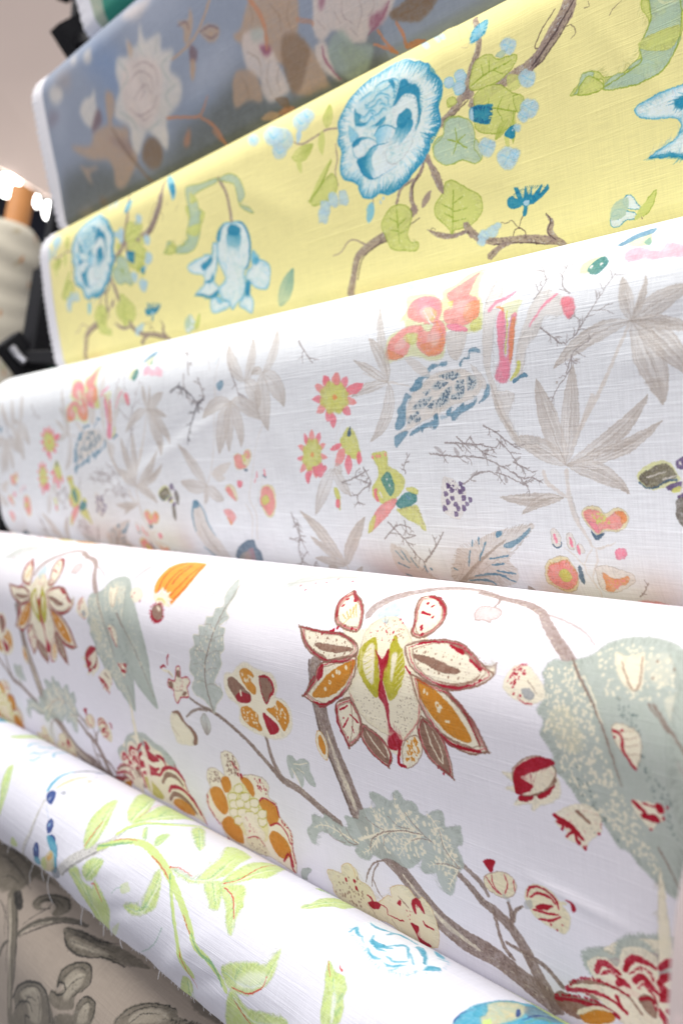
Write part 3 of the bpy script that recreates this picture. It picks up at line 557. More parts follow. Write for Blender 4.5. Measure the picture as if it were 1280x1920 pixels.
('P','cr',[459,322,477,317,477,325,466,331,457,331],dict(e=('ol',.57))),('P','cr',[478,319,495,314,495,322,484,328,476,328],dict(e=('ol',.56))),('P','cr',[491,322,508,317,507,325,497,331,489,331],dict(e=('ol',.56))),
('P','cr',[439,340,457,335,456,343,446,350,436,349],dict(e=('ol',.59))),('P','cr',[458,335,476,330,476,338,465,344,456,344],dict(e=('ol',.58))),('P','cr',[476,334,494,329,493,337,483,344,474,343],dict(e=('ol',.57))),
('P','cr',[494,332,512,327,511,335,501,341,493,340],dict(e=('ol',.56))),('P','cr',[503,336,520,330,520,338,510,345,502,344],dict(e=('ol',.55))),('P','cr',[447,349,465,344,464,352,454,358,444,358],dict(e=('ol',.59))),
('P','cr',[474,310,491,305,491,313,481,319,472,318],dict(e=('ol',.56))),('P','cr',[493,313,510,308,510,316,500,322,491,322],dict(e=('ol',.55))),('P','cr',[507,324,524,319,523,327,514,333,505,333],dict(e=('ol',.55))),
('P','cr',[465,342,493,330,502,345,512,354,502,366,473,370,466,359],{}),('P','cb',[465,373,497,361,510,372,512,382,489,385,469,382],{}),('L','kr',[469,371,493,363,507,371],(.58,.73,.58),dict(m=.3)),
('S','kr',[472,340,493,352,495,366,476,361],16,.57,dict(a=.7)),('S','tb',[472,373,507,371,507,381,479,384],16,.58,{}),
('P','sg',[177,291,212,279,241,278,262,286,283,289,309,302,310,314,265,314,203,313,136,338,139,319,165,308],dict(g=1.43,m=.3)),
('P','cr',[168,300,204,285,233,287,254,295,276,298,284,310,305,315,327,324,334,341,346,352,362,366,368,380,340,379,294,377,262,378,216,375,199,369,173,360,124,364,135,346,160,333,141,326],dict(m=.1)),
('P','kr',[179,304,200,298,205,309,181,318],dict(m=.3)),('P','kr',[207,299,232,289,242,300,222,303],dict(m=.3)),('P','kr',[227,302,249,306,266,312,244,319,227,315],dict(m=.35)),
('P','kr',[147,325,167,316,166,328,141,339],dict(m=.3)),('L','kr',[184,322,209,312,228,313,249,318],(2.62,3.74,3.37,1.87),dict(m=.45)),('L','kr',[163,337,193,325,211,329,234,334],(2.68,3.83,3.45,1.91),dict(m=.45)),
('L','kr',[193,338,221,329,244,331,260,325],(2.61,3.73,3.36,1.87),dict(m=.45)),('L','kr',[259,306,277,307,282,315],(2.44,3.49,3.14,1.74),dict(m=.45)),('L','kr',[204,345,237,338,256,336],(2.59,3.7,3.33,1.85),dict(m=.45)),
('L','kr',[130,363,149,345,176,342,198,349,205,368],(1.98,3.57,3.17,3.17,1.98),dict(m=.35)),('L','kr',[255,338,280,320,309,316,330,328],(1.77,3.18,2.83,2.83,1.77),dict(m=.35)),
('L','kr',[275,358,288,347,316,343,342,353,360,371],(1.75,3.14,2.8,2.8,1.75),dict(m=.35)),('L','tb',[135,364,156,351,184,358,199,369],(3.16,4.35,3.95,2.37),dict(m=.3)),
('L','tb',[261,347,281,330,308,328,323,337],(2.82,3.88,3.53,2.12),dict(m=.3)),('L','tb',[274,370,293,356,323,358,347,372],(2.81,3.86,3.51,2.11),dict(m=.3)),('P','oc',[282,373,300,361,330,363,341,376,306,379],dict(m=.3)),
('P','ol',[208,350,230,354,256,370,239,377,213,371],dict(m=.4,a=.7,s=.73)),('R','kr',[310,311,327,324,334,341,349,355,368,380],34,-2.66,1.33,{}),('L','st',[47,349,85,354,106,368],(1.9,2.54,2.96),dict(m=.3)),
('P','sg',[949,79,961,79,970,76,983,69,990,58,1001,50,1016,46,1031,46,1048,51,1062,61,1073,75,1080,94,1082,115,1081,138,1078,163,1072,202,1065,230,1061,245,1053,243,1040,235,1030,227,1023,220,1016,219,1010,212,1003,203,995,197,983,191,978,185,969,175,957,166,961,158,957,151,949,141,952,130,945,123,950,111,947,98,944,90],dict(m=.12,g=.81)),
('S','cr',[945,88,972,80,992,105,1008,141,1018,169,990,189,969,170,965,149,953,138],300,.9,dict(a=.85)),('S','cr',[985,68,1013,51,1057,65,1074,92,1032,101,1007,103],150,.82,dict(a=.8)),
('S','cr',[1018,171,1033,187,1056,241,1030,222,998,194],170,.76,dict(a=.8)),('S','dg',[1011,97,1034,111,1044,146,1062,167,1065,204,1048,170,1020,113],110,.54,dict(a=.7)),
('S','dg',[981,146,999,189,1017,216,981,180],24,.65,dict(a=.6)),('P','cb',[957,124,970,115,985,127,990,144,978,151,965,142],dict(a=.5,m=.8,s=.85)),
('L','st',[967,76,979,91,992,105,1005,123,1014,143,1022,168],(1.05,1.2,1.05,.9,.75,.53),dict(m=.2)),('L','cr',[982,89,994,103,1006,123],(.57,.85,.5),dict(m=.3)),
('L','st',[1041,102,1048,109,1059,119,1069,131],(.76,.64,.57,.45),dict(m=.2)),('L','st',[1049,209,1056,221,1063,237],(.67,.6,.4),{}),
('P','cr',[1001,67,1005,65,1010,67,1019,64,1025,62,1032,83,1032,92,1023,94,1012,86],dict(s=.28,m=.1)),('L','tb',[1009,72,1018,85,1027,94,1030,86,1024,65],(.43,.65,.5,.65,.5),dict(m=.2,a=.8)),
('P','cr',[1015,123,1021,120,1028,121,1036,125,1040,134,1036,151,1031,147,1023,140,1017,133],dict(e=('tb',.2))),('L','kr',[1016,126,1023,129,1024,136,1028,144,1035,152],(.92,.92,1.05,.92,1.32),dict(m=.25)),
('D','kr',[1017,131,1023,125],.73,{}),('L','tb',[1022,132,1037,128],(.26,.2),dict(a=.7)),('L','tb',[1025,137,1038,133],(.26,.2),dict(a=.7)),('L','tb',[1028,143,1038,140],(.27,.2),dict(a=.7)),
('L','tb',[1019,127,1033,124],(.26,.2),dict(a=.7)),('P','cr',[1067,136,1074,133,1081,138,1080,155,1074,154,1068,147],dict(e=('tb',.18))),('L','kr',[1069,139,1072,147,1078,154],(.97,.85,.61),dict(m=.2)),
('P','cr',[1029,177,1037,176,1049,175,1057,178,1054,182,1055,186,1049,191,1045,197,1038,192,1031,185],{}),('P','kr',[1029,177,1034,178,1042,184,1039,186,1032,181],dict(m=.15)),
('P','kr',[1040,185,1050,185,1051,190,1044,190,1036,188],dict(m=.15)),('P','kr',[1049,175,1055,176,1055,181,1051,181],dict(m=.15)),('D','kr',[1059,176,1055,185,1044,196],.71,{}),
('L','kr',[1038,177,1046,178,1052,176],(.4,.61,.54),{}),('P','cr',[1029,69,1041,59,1053,68,1051,85,1038,85],dict(a=.55,m=.7,s=.68)),('D','tb',[1039,82,1038,68,1053,73],.59,{}),('D','tb',[1061,103,1062,109],.74,{}),
('P','cr',[1053,97,1064,93,1070,108,1061,113],dict(a=.6,m=.5,s=.62)),('P','cr',[908,108,911,94,918,88,928,88,941,96,950,106,949,114,936,120,926,118,917,115],dict(s=.61)),
('S','kr',[912,103,920,90,928,92,919,108],30,.54,{}),('D','kr',[920,113,927,113],.69,{}),('P','gy',[927,108,934,106,941,111,937,116,932,114],dict(m=.2)),('L','st',[931,100,938,105,943,110],(.3,.38,.23),{}),
('R','kr',[912,103,919,90,926,88],18,-1.71,.39,{}),('L','kr',[924,115,933,119,940,118],(.38,.61,.31),dict(m=.3)),
('P','cr',[905,183,920,181,933,170,947,165,958,169,964,177,965,188,957,197,943,204,934,211,933,205,914,211,923,199,907,198,917,191],dict(s=.32)),
('P','tb',[920,182,933,170,947,165,958,169,962,178,955,186,941,196,928,199,931,185],dict(m=.25)),('P','kr',[920,183,931,177,938,175,931,189,919,192],dict(m=.1)),
('P','kr',[941,170,949,167,961,172,959,175,950,172,940,173],dict(m=.1)),('P','kr',[923,199,932,194,937,198,931,203,921,205],dict(m=.1)),('P','kr',[941,196,953,187,960,182,954,191,945,197],dict(m=.1)),
('P','cr',[943,175,953,171,959,177,955,185,941,188,933,189,937,181],{}),('P','tb',[941,180,950,173,959,174,959,180,950,186,938,188],dict(m=.15)),
('P','cr',[957,213,968,208,980,198,992,195,1001,199,1001,208,997,215,989,222,983,231,977,228,965,226,967,219,960,218],{}),('S','dg',[974,203,995,197,995,214,981,215],34,.42,{}),
('R','kr',[968,206,980,198,992,195,1001,199,1001,208],20,1.34,.5,{}),('D','kr',[972,210,985,215,996,205,976,218,998,213,967,216],.75,{}),('L','kr',[958,214,964,215,962,220],(1.03,1.54,.69),dict(m=.2)),
('L','kr',[966,225,974,218,977,227,979,225],(1.02,1.53,1.53,1.02),dict(m=.2)),('L','kr',[982,228,983,231,985,227],(.58,.83,.5),{}),
('P','cb',[870,291,886,281,899,279,907,287,903,297,893,304,882,304,872,301],dict(e=('tb',.3))),('L','kr',[872,290,879,298,889,302],(.4,.71,.4),dict(m=.3)),('L','kr',[879,286,880,295,889,302],(.4,.7,.4),dict(m=.3)),
('L','kr',[894,281,897,290,893,300],(.39,.68,.39),dict(m=.3)),('L','kr',[904,283,905,294],(.38,.67,.38),dict(m=.3)),('P','kr',[871,276,878,272,885,271,883,277,880,283,876,282],{}),
('L','gy',[891,302,897,305],(1.38,1.97),dict(a=.5)),('P','cb',[920,284,930,278,944,278,952,287,960,294,961,303,955,314,941,314,928,311,919,304,915,294],{}),
('L','kr',[918,294,922,284,936,280,948,286,951,294],(.66,1.13,1.13,.66),dict(m=.3)),('L','kr',[921,293,929,287,941,286,948,290],(.66,1.13,1.13,.66),dict(m=.3)),
('L','kr',[923,304,937,302,950,299],(.66,1.13,1.13,.66),dict(m=.3)),('L','kr',[928,311,942,307,952,300],(.66,1.12,1.12,.66),dict(m=.3)),('P','kr',[927,300,934,295,945,293,939,298,929,302],dict(m=.1)),
('D','kr',[953,307,947,314,941,311],.54,{}),('L','cb',[952,288,959,286],(1.61,1.25),{}),('P','kr',[958,283,965,281,968,284,968,289,964,291,963,284],dict(g=.35)),('P','gy',[914,300,922,296,923,302,915,306],dict(a=.6)),
('P','sg',[969,329,978,318,989,314,1001,315,1005,302,1014,294,1029,291,1039,297,1045,300,1045,293,1055,284,1065,286,1067,299,1015,329,980,344],dict(g=1.13,m=.25)),
('P','cr',[974,333,983,324,993,320,1003,324,1008,309,1015,302,1028,298,1039,301,1043,307,1058,298,1068,303,1069,335,1057,373,1049,225,1033,378,1011,366,983,348],dict(m=.08)),
('L','kr',[982,338,987,328,994,326,1005,330],(2.09,3.32,2.97,1.75),dict(m=.4)),('L','kr',[1009,325,1017,312,1027,309,1038,311],(1.99,3.16,2.83,1.66),dict(m=.4)),
('L','kr',[1041,310,1049,302,1059,296],(1.88,2.98,2.66,1.57),dict(m=.4)),('L','kr',[1017,331,1025,324,1033,329,1038,333],(1.98,3.13,2.8,1.65),dict(m=.4)),
('L','kr',[1001,341,1006,336,1013,338],(2.04,3.23,2.89,1.7),dict(m=.4)),('L','kr',[1039,324,1046,315,1054,310],(1.9,3,2.69,1.58),dict(m=.4)),('L','kr',[1040,333,1048,327,1054,325],(1.9,3.01,2.7,1.59),dict(m=.4)),
('R','kr',[986,338,994,330,1003,332,1006,339],20,2.26,.69,{}),('R','kr',[1012,327,1025,315,1034,317,1036,324],20,2.15,.66,{}),('R','kr',[1019,336,1026,328,1034,335,1036,342],20,2.14,.66,{}),
('P','tb',[1020,344,1029,337,1036,342,1033,356,1024,352],dict(m=.35)),('L','kr',[1021,345,1031,340,1035,348],(1.15,1.98,1.32),dict(m=.35)),('D','cr',[1034,344],.73,{}),
('P','cr',[950,364,964,356,988,347,1007,347,1019,356,1026,372,1009,377,994,371,978,362,959,365],dict(m=.1)),('L','tb',[953,360,972,351,994,345,1010,347,1021,358],(1.29,1.66,1.29,1.11,1.29),dict(m=.4)),
('R','kr',[950,366,965,352,983,346,997,345,1010,347],30,-2.05,1.3,{}),('L','kr',[949,369,967,361,989,357,1008,363],(1.68,2.05,1.86,1.49),dict(m=.45)),('L','kr',[999,352,1003,360,1007,365],(2.22,1.54,.68),dict(m=.2)),
('P','tb',[934,382,943,373,958,371,977,367,987,366,997,370,978,382,955,393,941,391],dict(m=.3)),('L','kr',[936,383,954,376,973,372,990,369,999,371],(1.91,1.72,2.3,2.3,2.49),dict(m=.45)),
('R','kr',[937,379,958,371,977,367,994,368],22,-1.91,1.14,{}),('P','oc',[960,385,976,373,990,369,993,378,966,393],{}),('P','cr',[956,389,960,382,976,371,991,368,994,369,976,375,962,386],{}),
('P','sg',[203,55,247,83,278,118,285,157,285,191,293,229,266,219,238,200,222,171,220,134,219,85],dict(m=.12,g=.89)),('L','st',[205,102,233,132,260,170,287,215],(1.19,1.04,.89,.59),dict(a=.8)),
('S','cr',[232,92,260,130,275,189,241,164],50,.86,dict(a=.6)),('P','cr',[227,71,233,60,258,65,264,77,247,83],dict(m=.3)),('D','kr',[236,75,262,80,238,70],1.01,{}),
('P','cr',[77,178,103,161,122,170,108,190,84,199],dict(e=('tb',.69))),('P','kr',[80,177,103,162,122,163,103,174,85,183,98,189,79,199],dict(m=.2)),('P','cr',[116,209,146,191,162,200,147,216],dict(m=.3)),
('L','kr',[116,209,133,215,143,223],(2.05,2.74,1.03),{}),('L','tb',[139,199,150,206],(1.67,1.67),dict(m=.4)),('P','pb',[214,47,223,20,235,25,219,48],dict(a=.45,s=.97)),
('P','sv',[-288,28,-264,-7,-198,-19,-194,12,-248,36],dict(a=.5,m=.4)),
]
PRINT_CORAL = [
('L','be',[950,149,934,179,917,205,902,224,892,238],(1.6,1.73,2.1,2.1,1.85),dict(m=.3)),('F','be',[952,147,948,127,941,105],7.1,dict(m=.3,v=('bd',.38,5))),
('F','be',[952,147,963,130,965,109],4.1,dict(m=.3,v=('bd',.37,5))),('F','be',[952,147,907,156,867,179],8.5,dict(m=.3,v=('bd',.39,5))),('F','be',[952,147,971,185,979,224],14.8,dict(m=.3,v=('bd',.36,5))),
('F','be',[952,147,987,174,1011,207],11.3,dict(m=.3,v=('bd',.35,5))),('F','be',[952,147,981,135,1009,125],9.7,dict(m=.3,v=('bd',.36,5))),('F','be',[952,147,983,154,1011,163],6.1,dict(m=.3,v=('bd',.35,5))),
('P','bd',[963,202,980,201,979,224,971,212],dict(a=.4,s=.48)),('P','be',[821,184,826,153,836,132,844,111,856,99,872,108,884,115,882,130,861,128,853,143,839,154,829,179],dict(m=.3,a=.8,s=.42)),
('L','pi',[872,108,862,114,851,125,842,135],(1.34,1.64,1.49,.89),dict(m=.3,s=.3)),('P','pk',[878,114,890,115,894,124,893,132,888,135,883,129],dict(m=.15,s=.27)),
('L','br',[855,138,868,148,878,156,890,154,900,144,897,135,891,132],(.68,.54,.34),dict(a=.85)),('L','br',[855,139,858,139,860,138],(.47,.41,.27),dict(a=.8)),('L','br',[867,147,867,151,867,155],(.46,.4,.27),dict(a=.8)),
('L','br',[867,151,864,153],(.33,.27),dict(a=.7)),('L','br',[871,150,875,150,880,151],(.46,.4,.26),dict(a=.8)),('L','br',[875,150,877,153],(.33,.26),dict(a=.7)),
('L','br',[873,151,874,155,874,159],(.46,.4,.26),dict(a=.8)),('L','br',[884,155,885,152,886,149],(.45,.39,.26),dict(a=.8)),('L','br',[885,152,888,152],(.32,.26),dict(a=.7)),
('L','br',[881,155,883,157,885,159],(.46,.39,.26),dict(a=.8)),('L','br',[883,157,883,159],(.33,.26),dict(a=.7)),('L','br',[898,147,903,147,908,148],(.45,.38,.25),dict(a=.8)),
('L','br',[893,151,894,147,894,144],(.45,.38,.26),dict(a=.8)),('L','br',[899,141,901,139,903,137],(.45,.38,.25),dict(a=.8)),('L','br',[901,139,904,140],(.32,.25),dict(a=.7)),
('L','br',[898,140,900,138,901,137],(.45,.38,.26),dict(a=.8)),('L','br',[900,138,902,139],(.32,.25),dict(a=.7)),('L','br',[895,134,891,135,888,136],(.45,.38,.26),dict(a=.8)),
('L','br',[892,135,889,133],(.32,.26),dict(a=.7)),('L','br',[897,135,894,131,892,126],(.45,.38,.26),dict(a=.8)),('L','br',[894,131,896,128],(.33,.26),dict(a=.7)),
('L','br',[900,146,909,135,919,122,928,109,933,100],(.53,.42,.27),dict(a=.85)),('L','br',[907,137,912,136,917,135],(.37,.31,.21),dict(a=.8)),('L','br',[903,142,903,139,903,135],(.37,.32,.21),dict(a=.8)),
('L','br',[903,139,906,138],(.26,.21),dict(a=.7)),('L','br',[918,123,917,118,916,114],(.37,.31,.21),dict(a=.8)),('L','br',[917,119,920,117],(.27,.22),dict(a=.7)),
('L','br',[918,124,916,118,915,113],(.37,.32,.21),dict(a=.8)),('L','br',[916,118,919,116],(.27,.22),dict(a=.7)),('L','br',[921,120,920,117,918,114],(.38,.32,.21),dict(a=.8)),
('L','br',[920,117,921,115],(.27,.22),dict(a=.7)),('L','br',[924,115,921,111,918,106],(.37,.32,.21),dict(a=.8)),('L','br',[931,104,929,99,926,94],(.39,.33,.22),dict(a=.8)),('L','br',[929,99,930,97],(.28,.22),dict(a=.7)),
('L','br',[932,101,938,102,944,103],(.39,.33,.22),dict(a=.8)),('L','br',[887,111,876,100,873,83,873,65],(.56,.45,.28),dict(a=.85)),('L','br',[884,108,878,105,873,103],(.41,.35,.23),dict(a=.8)),
('L','br',[877,101,876,98,874,95],(.42,.36,.24),dict(a=.8)),('L','br',[875,93,872,88,867,83],(.44,.38,.25),dict(a=.8)),('L','br',[871,88,872,85],(.32,.25),dict(a=.7)),
('L','br',[875,93,873,89,870,86],(.44,.38,.25),dict(a=.8)),('L','br',[872,89,873,87],(.32,.25),dict(a=.7)),('L','br',[873,80,871,77,869,74],(.47,.4,.27),dict(a=.8)),('L','br',[871,77,872,76],(.34,.27),dict(a=.7)),
('L','br',[873,78,877,77,883,76],(.47,.41,.27),dict(a=.8)),('L','br',[914,132,926,133,937,139],(.26,.33,.2),{}),('L','br',[920,132,928,130,935,129],(.2,.33,.2),{}),
('L','br',[889,168,887,181,875,193,863,206,860,218],(.65,.52,.32),dict(a=.85)),('L','br',[889,170,892,173,897,177],(.45,.39,.26),dict(a=.8)),('L','br',[893,173,892,177],(.32,.26),dict(a=.7)),
('L','br',[888,172,891,175,894,178],(.45,.39,.26),dict(a=.8)),('L','br',[891,175,890,178],(.32,.26),dict(a=.7)),('L','br',[886,182,887,184,889,187],(.46,.39,.26),dict(a=.8)),
('L','br',[887,185,886,187],(.33,.26),dict(a=.7)),('L','br',[881,187,877,187,873,188],(.46,.39,.26),dict(a=.8)),('L','br',[863,205,859,206,856,206],(.47,.4,.27),dict(a=.8)),
('L','br',[859,206,857,204],(.34,.27),dict(a=.7)),('L','br',[864,204,864,209,863,213],(.47,.4,.27),dict(a=.8)),('L','br',[863,209,860,210],(.34,.27),dict(a=.7)),
('L','br',[862,209,860,210,858,211],(.47,.41,.27),dict(a=.8)),('L','br',[860,210,859,209],(.34,.27),dict(a=.7)),('L','br',[861,216,862,218,864,220],(.47,.41,.27),dict(a=.8)),
('L','br',[863,218,862,220],(.34,.27),dict(a=.7)),('D','bd',[894,173,870,192],.94,dict(a=.7)),('P','yg',[892,89,892,78,904,74,915,78,914,93,902,93],dict(a=.5,s=.65)),
('P','tg',[901,90,903,81,910,76,917,78,921,87,915,95,908,95],dict(m=.35)),('D','cr',[904,86,914,85],1.09,{}),('P','bl',[922,63,928,57,936,48,952,45,955,55,944,59,930,65],dict(m=.3)),
('P','yg',[933,65,944,59,954,57,959,74,941,71],dict(a=.5,m=.3)),('P','tg',[951,68,955,63,960,73,957,75],dict(a=.6,m=.3)),
('P','pi',[936,79,942,74,950,75,972,86,977,78,991,84,1002,89,1004,100,987,96,972,95,958,91,948,91,941,89],dict(a=.6,m=.5,s=.59)),('F','be',[873,272,845,254,810,242],10.6,dict(m=.3,v=('bd',.44,5))),
('F','be',[873,272,857,229,846,185],11.6,dict(m=.3,v=('bd',.43,5))),('F','be',[873,272,882,224,890,177],10.5,dict(m=.3,v=('bd',.41,5))),('F','be',[873,272,927,247,966,213],8.3,dict(m=.3,v=('bd',.39,5))),
('F','be',[873,272,931,260,977,237],6.9,dict(m=.3,v=('bd',.39,5))),('F','be',[873,272,910,281,939,301],9.3,dict(m=.3,v=('bd',.4,5))),('L','be',[909,208,896,229,881,253],(2.38,2.25,1.45),dict(m=.3)),
('L','bd',[888,247,892,236,898,225],(.69,.96,.41),dict(a=.4)),('F','be',[867,303,828,305,787,302],6.9,dict(m=.3,v=('bd',.45,4))),('F','be',[867,304,839,307,814,320],6,dict(m=.3,v=('bd',.45,3))),
('L','be',[873,276,873,291,874,307,878,324,886,337,894,352],(2.4,2.26,2.54,2.4,1.83,1.27),dict(m=.25)),('L','bd',[876,302,880,320,885,333],(.71,.85,.42),dict(a=.5,m=.3)),
('L','be',[846,277,849,288,860,296,870,303],(2.48,2.63,2.19,1.46),dict(m=.25)),('L','br',[809,265,822,272,833,278],(.73,.59,.37),dict(a=.85)),('L','br',[820,271,822,275,824,278],(.51,.43,.29),dict(a=.8)),
('L','br',[820,271,820,275,821,279],(.51,.43,.29),dict(a=.8)),('L','br',[821,275,818,277],(.36,.29),dict(a=.7)),('L','br',[823,273,827,273,829,272],(.5,.43,.29),dict(a=.8)),
('L','br',[831,277,835,277,839,276],(.5,.43,.29),dict(a=.8)),('L','br',[808,276,819,283,832,283,844,289],(.74,.59,.37),dict(a=.85)),('L','br',[817,282,819,286,820,289],(.51,.44,.29),dict(a=.8)),
('L','br',[817,282,817,286,818,289],(.51,.44,.29),dict(a=.8)),('L','br',[817,286,815,288],(.36,.29),dict(a=.7)),('L','br',[821,283,823,281,824,280],(.51,.44,.29),dict(a=.8)),
('L','br',[830,283,833,281,836,279],(.5,.43,.29),dict(a=.8)),('L','br',[838,286,841,286,844,285],(.5,.43,.28),dict(a=.8)),('L','br',[841,286,842,287],(.35,.28),dict(a=.7)),
('L','br',[839,286,839,289,839,291],(.5,.43,.28),dict(a=.8)),('L','be',[894,352,903,353,920,347],(.56,1.4,.42),{}),('L','be',[897,354,898,366,888,385,892,401,888,416],(.98,1.4,.56,.84,.98),dict(a=.8)),
('L','be',[894,354,887,362,882,374,887,388,890,397],(.56,.84,.7,.56,.42),dict(a=.8)),('L','be',[862,354,872,360,880,369,885,373],(.44,.73,.88,.59),dict(a=.8)),
('P','yo',[886,318,893,312,905,313,911,319,920,315,930,315,936,323,931,333,921,337,910,336,902,340,894,333,887,325],dict(e=('bd',.2),m=.1)),
('P','co',[889,318,896,315,907,318,912,324,922,318,931,318,933,324,925,334,910,334,902,338,895,331,889,324],dict(m=.25)),('P','or',[922,318,931,318,934,325,929,330,927,323],dict(m=.2)),
('P','pi',[894,327,903,331,902,338,895,332],dict(a=.7,m=.3)),('S','yg',[897,320,907,319,918,328,903,331],40,.69,{}),('P','nv',[894,335,899,340,909,338,903,344,897,344],{}),
('P','pi',[919,355,928,352,931,358,926,363,919,363],dict(m=.2)),('P','cr',[847,336,853,334,859,343,855,353,849,352,847,343],dict(e=('bd',.22))),('L','pi',[851,340,852,345,853,349],(.89,1.92,1.03),dict(m=.2)),
('P','cr',[866,340,871,338,875,347,872,355,867,354,865,347],dict(e=('bd',.22))),('L','pi',[869,343,870,347,871,352],(.87,1.88,1.01),dict(m=.2)),
('P','cr',[876,351,881,349,885,357,882,359,879,358,876,357],dict(e=('bd',.21))),('L','pi',[877,351,878,355,879,360],(.86,1.86,1),dict(m=.2)),('L','nv',[849,350,852,354,857,353,859,348],(.74,1.04,.74,.59),{}),
('P','yo',[836,371,846,365,858,362,866,367,871,378,871,389,863,401,850,405,840,398,831,394,832,382],dict(e=('bd',.31))),('P','co',[840,373,851,369,862,366,868,374,872,383,864,396,851,401,840,395,835,385],dict(m=.2)),
('P','yg',[849,381,858,376,864,382,862,388,852,391],dict(m=.2)),('R','oc',[838,373,851,369,862,366,872,383,864,396,850,403,836,397],50,1.9,.4,{}),('P','nv',[874,374,878,372,878,389,875,392,873,386],dict(m=.3)),
('P','cr',[894,374,904,370,915,372,925,374,934,378,934,385,926,391,913,398,900,401,894,394,894,384],dict(e=('bd',.29))),('P','or',[901,377,908,382,918,383,929,379,925,388,915,392,907,399,900,398,901,387],dict(m=.4)),
('S','co',[903,385,925,384,912,395],30,.69,{}),('P','co',[916,420,927,411,946,407,964,412,970,417],dict(m=.3,s=.67)),('L','oc',[911,421,929,413,950,414],(.75,1.3,.75),dict(m=.3)),
('F','bd',[806,415,805,407,803,400],5.2,{}),('L','br',[934,403,941,396,948,386],(.88,.7,.44),dict(a=.85)),('L','br',[937,400,938,399,937,397],(.61,.52,.35),dict(a=.8)),
('L','br',[938,399,941,399,943,399],(.61,.52,.35),dict(a=.8)),('L','br',[943,393,944,391,943,390],(.57,.49,.33),dict(a=.8)),('L','br',[943,391,944,390],(.41,.32),dict(a=.7)),
('L','br',[946,389,946,386,945,383],(.57,.48,.32),dict(a=.8)),('P','yg',[947,285,953,279,962,274,972,272,982,275,988,285,989,291,976,295,964,298,953,295],dict(a=.6)),
('P','by',[949,286,957,281,969,276,979,276,987,285,983,289,971,294,963,297,954,293],dict(m=.45)),('L','nv',[949,291,957,296,968,295,977,290,987,290],(.64,.77,.89,.89,1.28),dict(m=.2)),
('L','cr',[957,286,968,284,977,282],(.63,.88,.5),dict(m=.6)),('L','cr',[973,289,981,287,987,286],(.74,.86,.56),dict(m=.5)),('P','pu',[987,275,991,271,997,269,1000,276,995,280,989,280],dict(m=.15)),
('D','cr',[991,275],.84,{}),('P','pu',[975,296,981,293,992,292,991,297,980,299],dict(m=.2)),('P','yg',[980,298,988,295,990,299,982,301],{}),('L','cr',[996,278,993,290,988,304],(1.31,1.54,.95),{}),
('P','pu',[985,305,992,301,998,301,994,307],dict(m=.2)),('P','by',[985,307,993,305,994,316,992,327,988,331,984,324,983,314],dict(m=.4)),('P','by',[999,285,1008,281,1012,293,1006,304,1000,299],dict(m=.4)),
('L','pu',[997,274,1002,281,1005,290],(.83,1.19,.83),dict(m=.2)),
('P','yg',[651,63,669,63,695,69,715,83,709,67,724,61,733,44,754,41,762,68,767,84,779,102,783,121,778,129,762,128,743,123,731,123,731,139,725,150,708,150,690,144,675,142,656,143,637,143,640,120,652,111,668,109,662,98,657,99,662,85],dict(a=.5,s=.98)),
('P','co',[665,77,673,70,689,71,712,82,720,97,717,110,707,110,693,106,673,98,666,91],dict(m=.2,s=.48)),('P','pi',[673,71,705,77,717,94,702,93,684,88],dict(a=.45,m=.4,s=.73)),
('P','co',[719,77,725,69,738,59,749,47,754,76,756,85,770,93,776,112,766,118,750,121,732,114,724,99,737,96],dict(m=.25,s=.46)),('P','or',[756,96,771,95,776,112,766,118,755,111],dict(a=.7,m=.4,s=.52)),
('P','pi',[732,116,747,117,762,125,757,127,740,123],dict(m=.2)),('P','co',[716,106,730,117,731,134,723,145,706,145,691,135,688,122,695,115,708,119],dict(m=.25,s=.43)),
('P','or',[694,132,708,145,726,142,731,125,722,130],dict(a=.6,m=.4,s=.52)),('P','co',[646,119,665,109,686,108,698,114,688,118,672,116,678,130,667,141,640,140,641,128],dict(m=.25,s=.45)),
('P','or',[641,130,657,136,667,141,640,140],dict(a=.7,m=.3,s=.56)),('P','yg',[690,91,701,105,712,109,713,97,700,89],dict(a=.8,m=.3,s=.58)),('L','cr',[691,91,706,108,712,113],(.74,.98,.74),{}),
('L','cr',[702,93,713,105],(.69,.58),{}),('P','yg',[667,120,675,116,688,118,689,126,681,130],dict(a=.7,m=.3,s=.44)),('P','yg',[725,89,733,87,734,95],dict(a=.7)),
('P','yg',[766,120,778,115,782,127,769,128],dict(a=.7,m=.3,s=.49)),('R','co',[665,77,689,71,720,97,707,110,673,98],40,4.07,.68,{}),('R','or',[716,106,731,134,706,145,688,122],36,3.27,.55,{}),
('P','be',[733,125,748,125,762,129,756,146,746,155,735,146],dict(m=.3)),
('P','be',[784,121,782,93,786,73,792,64,804,101,799,123,795,148,790,171,795,185,803,212,813,235,827,248,841,249,843,252,820,252,809,237,794,215,788,187,782,160],dict(m=.3,a=.85)),
('P','be',[818,197,809,220,823,248,812,245,798,219,792,195],dict(a=.7,m=.3)),('P','be',[764,161,777,172,784,187,775,186,768,171],dict(a=.7,m=.3)),('L','bd',[789,184,799,215,817,244],(.96,1.35,1.92),dict(a=.5,m=.4)),
('P','yg',[804,110,809,106,825,104,831,108,826,116,827,131,820,122,814,121],dict(a=.45,m=.3,s=.48)),('L','pi',[790,110,796,103,808,100,819,95],(2.39,2.59,1.99,1.4),dict(m=.3,s=.3)),
('L','or',[799,108,806,111,810,122],(.99,1.38,1.78),dict(m=.2)),('P','pi',[802,117,811,117,813,137,809,156,813,160,817,138,820,120,826,121,823,142,818,164,810,185,798,182,796,175,803,162],dict(m=.2,s=.28)),
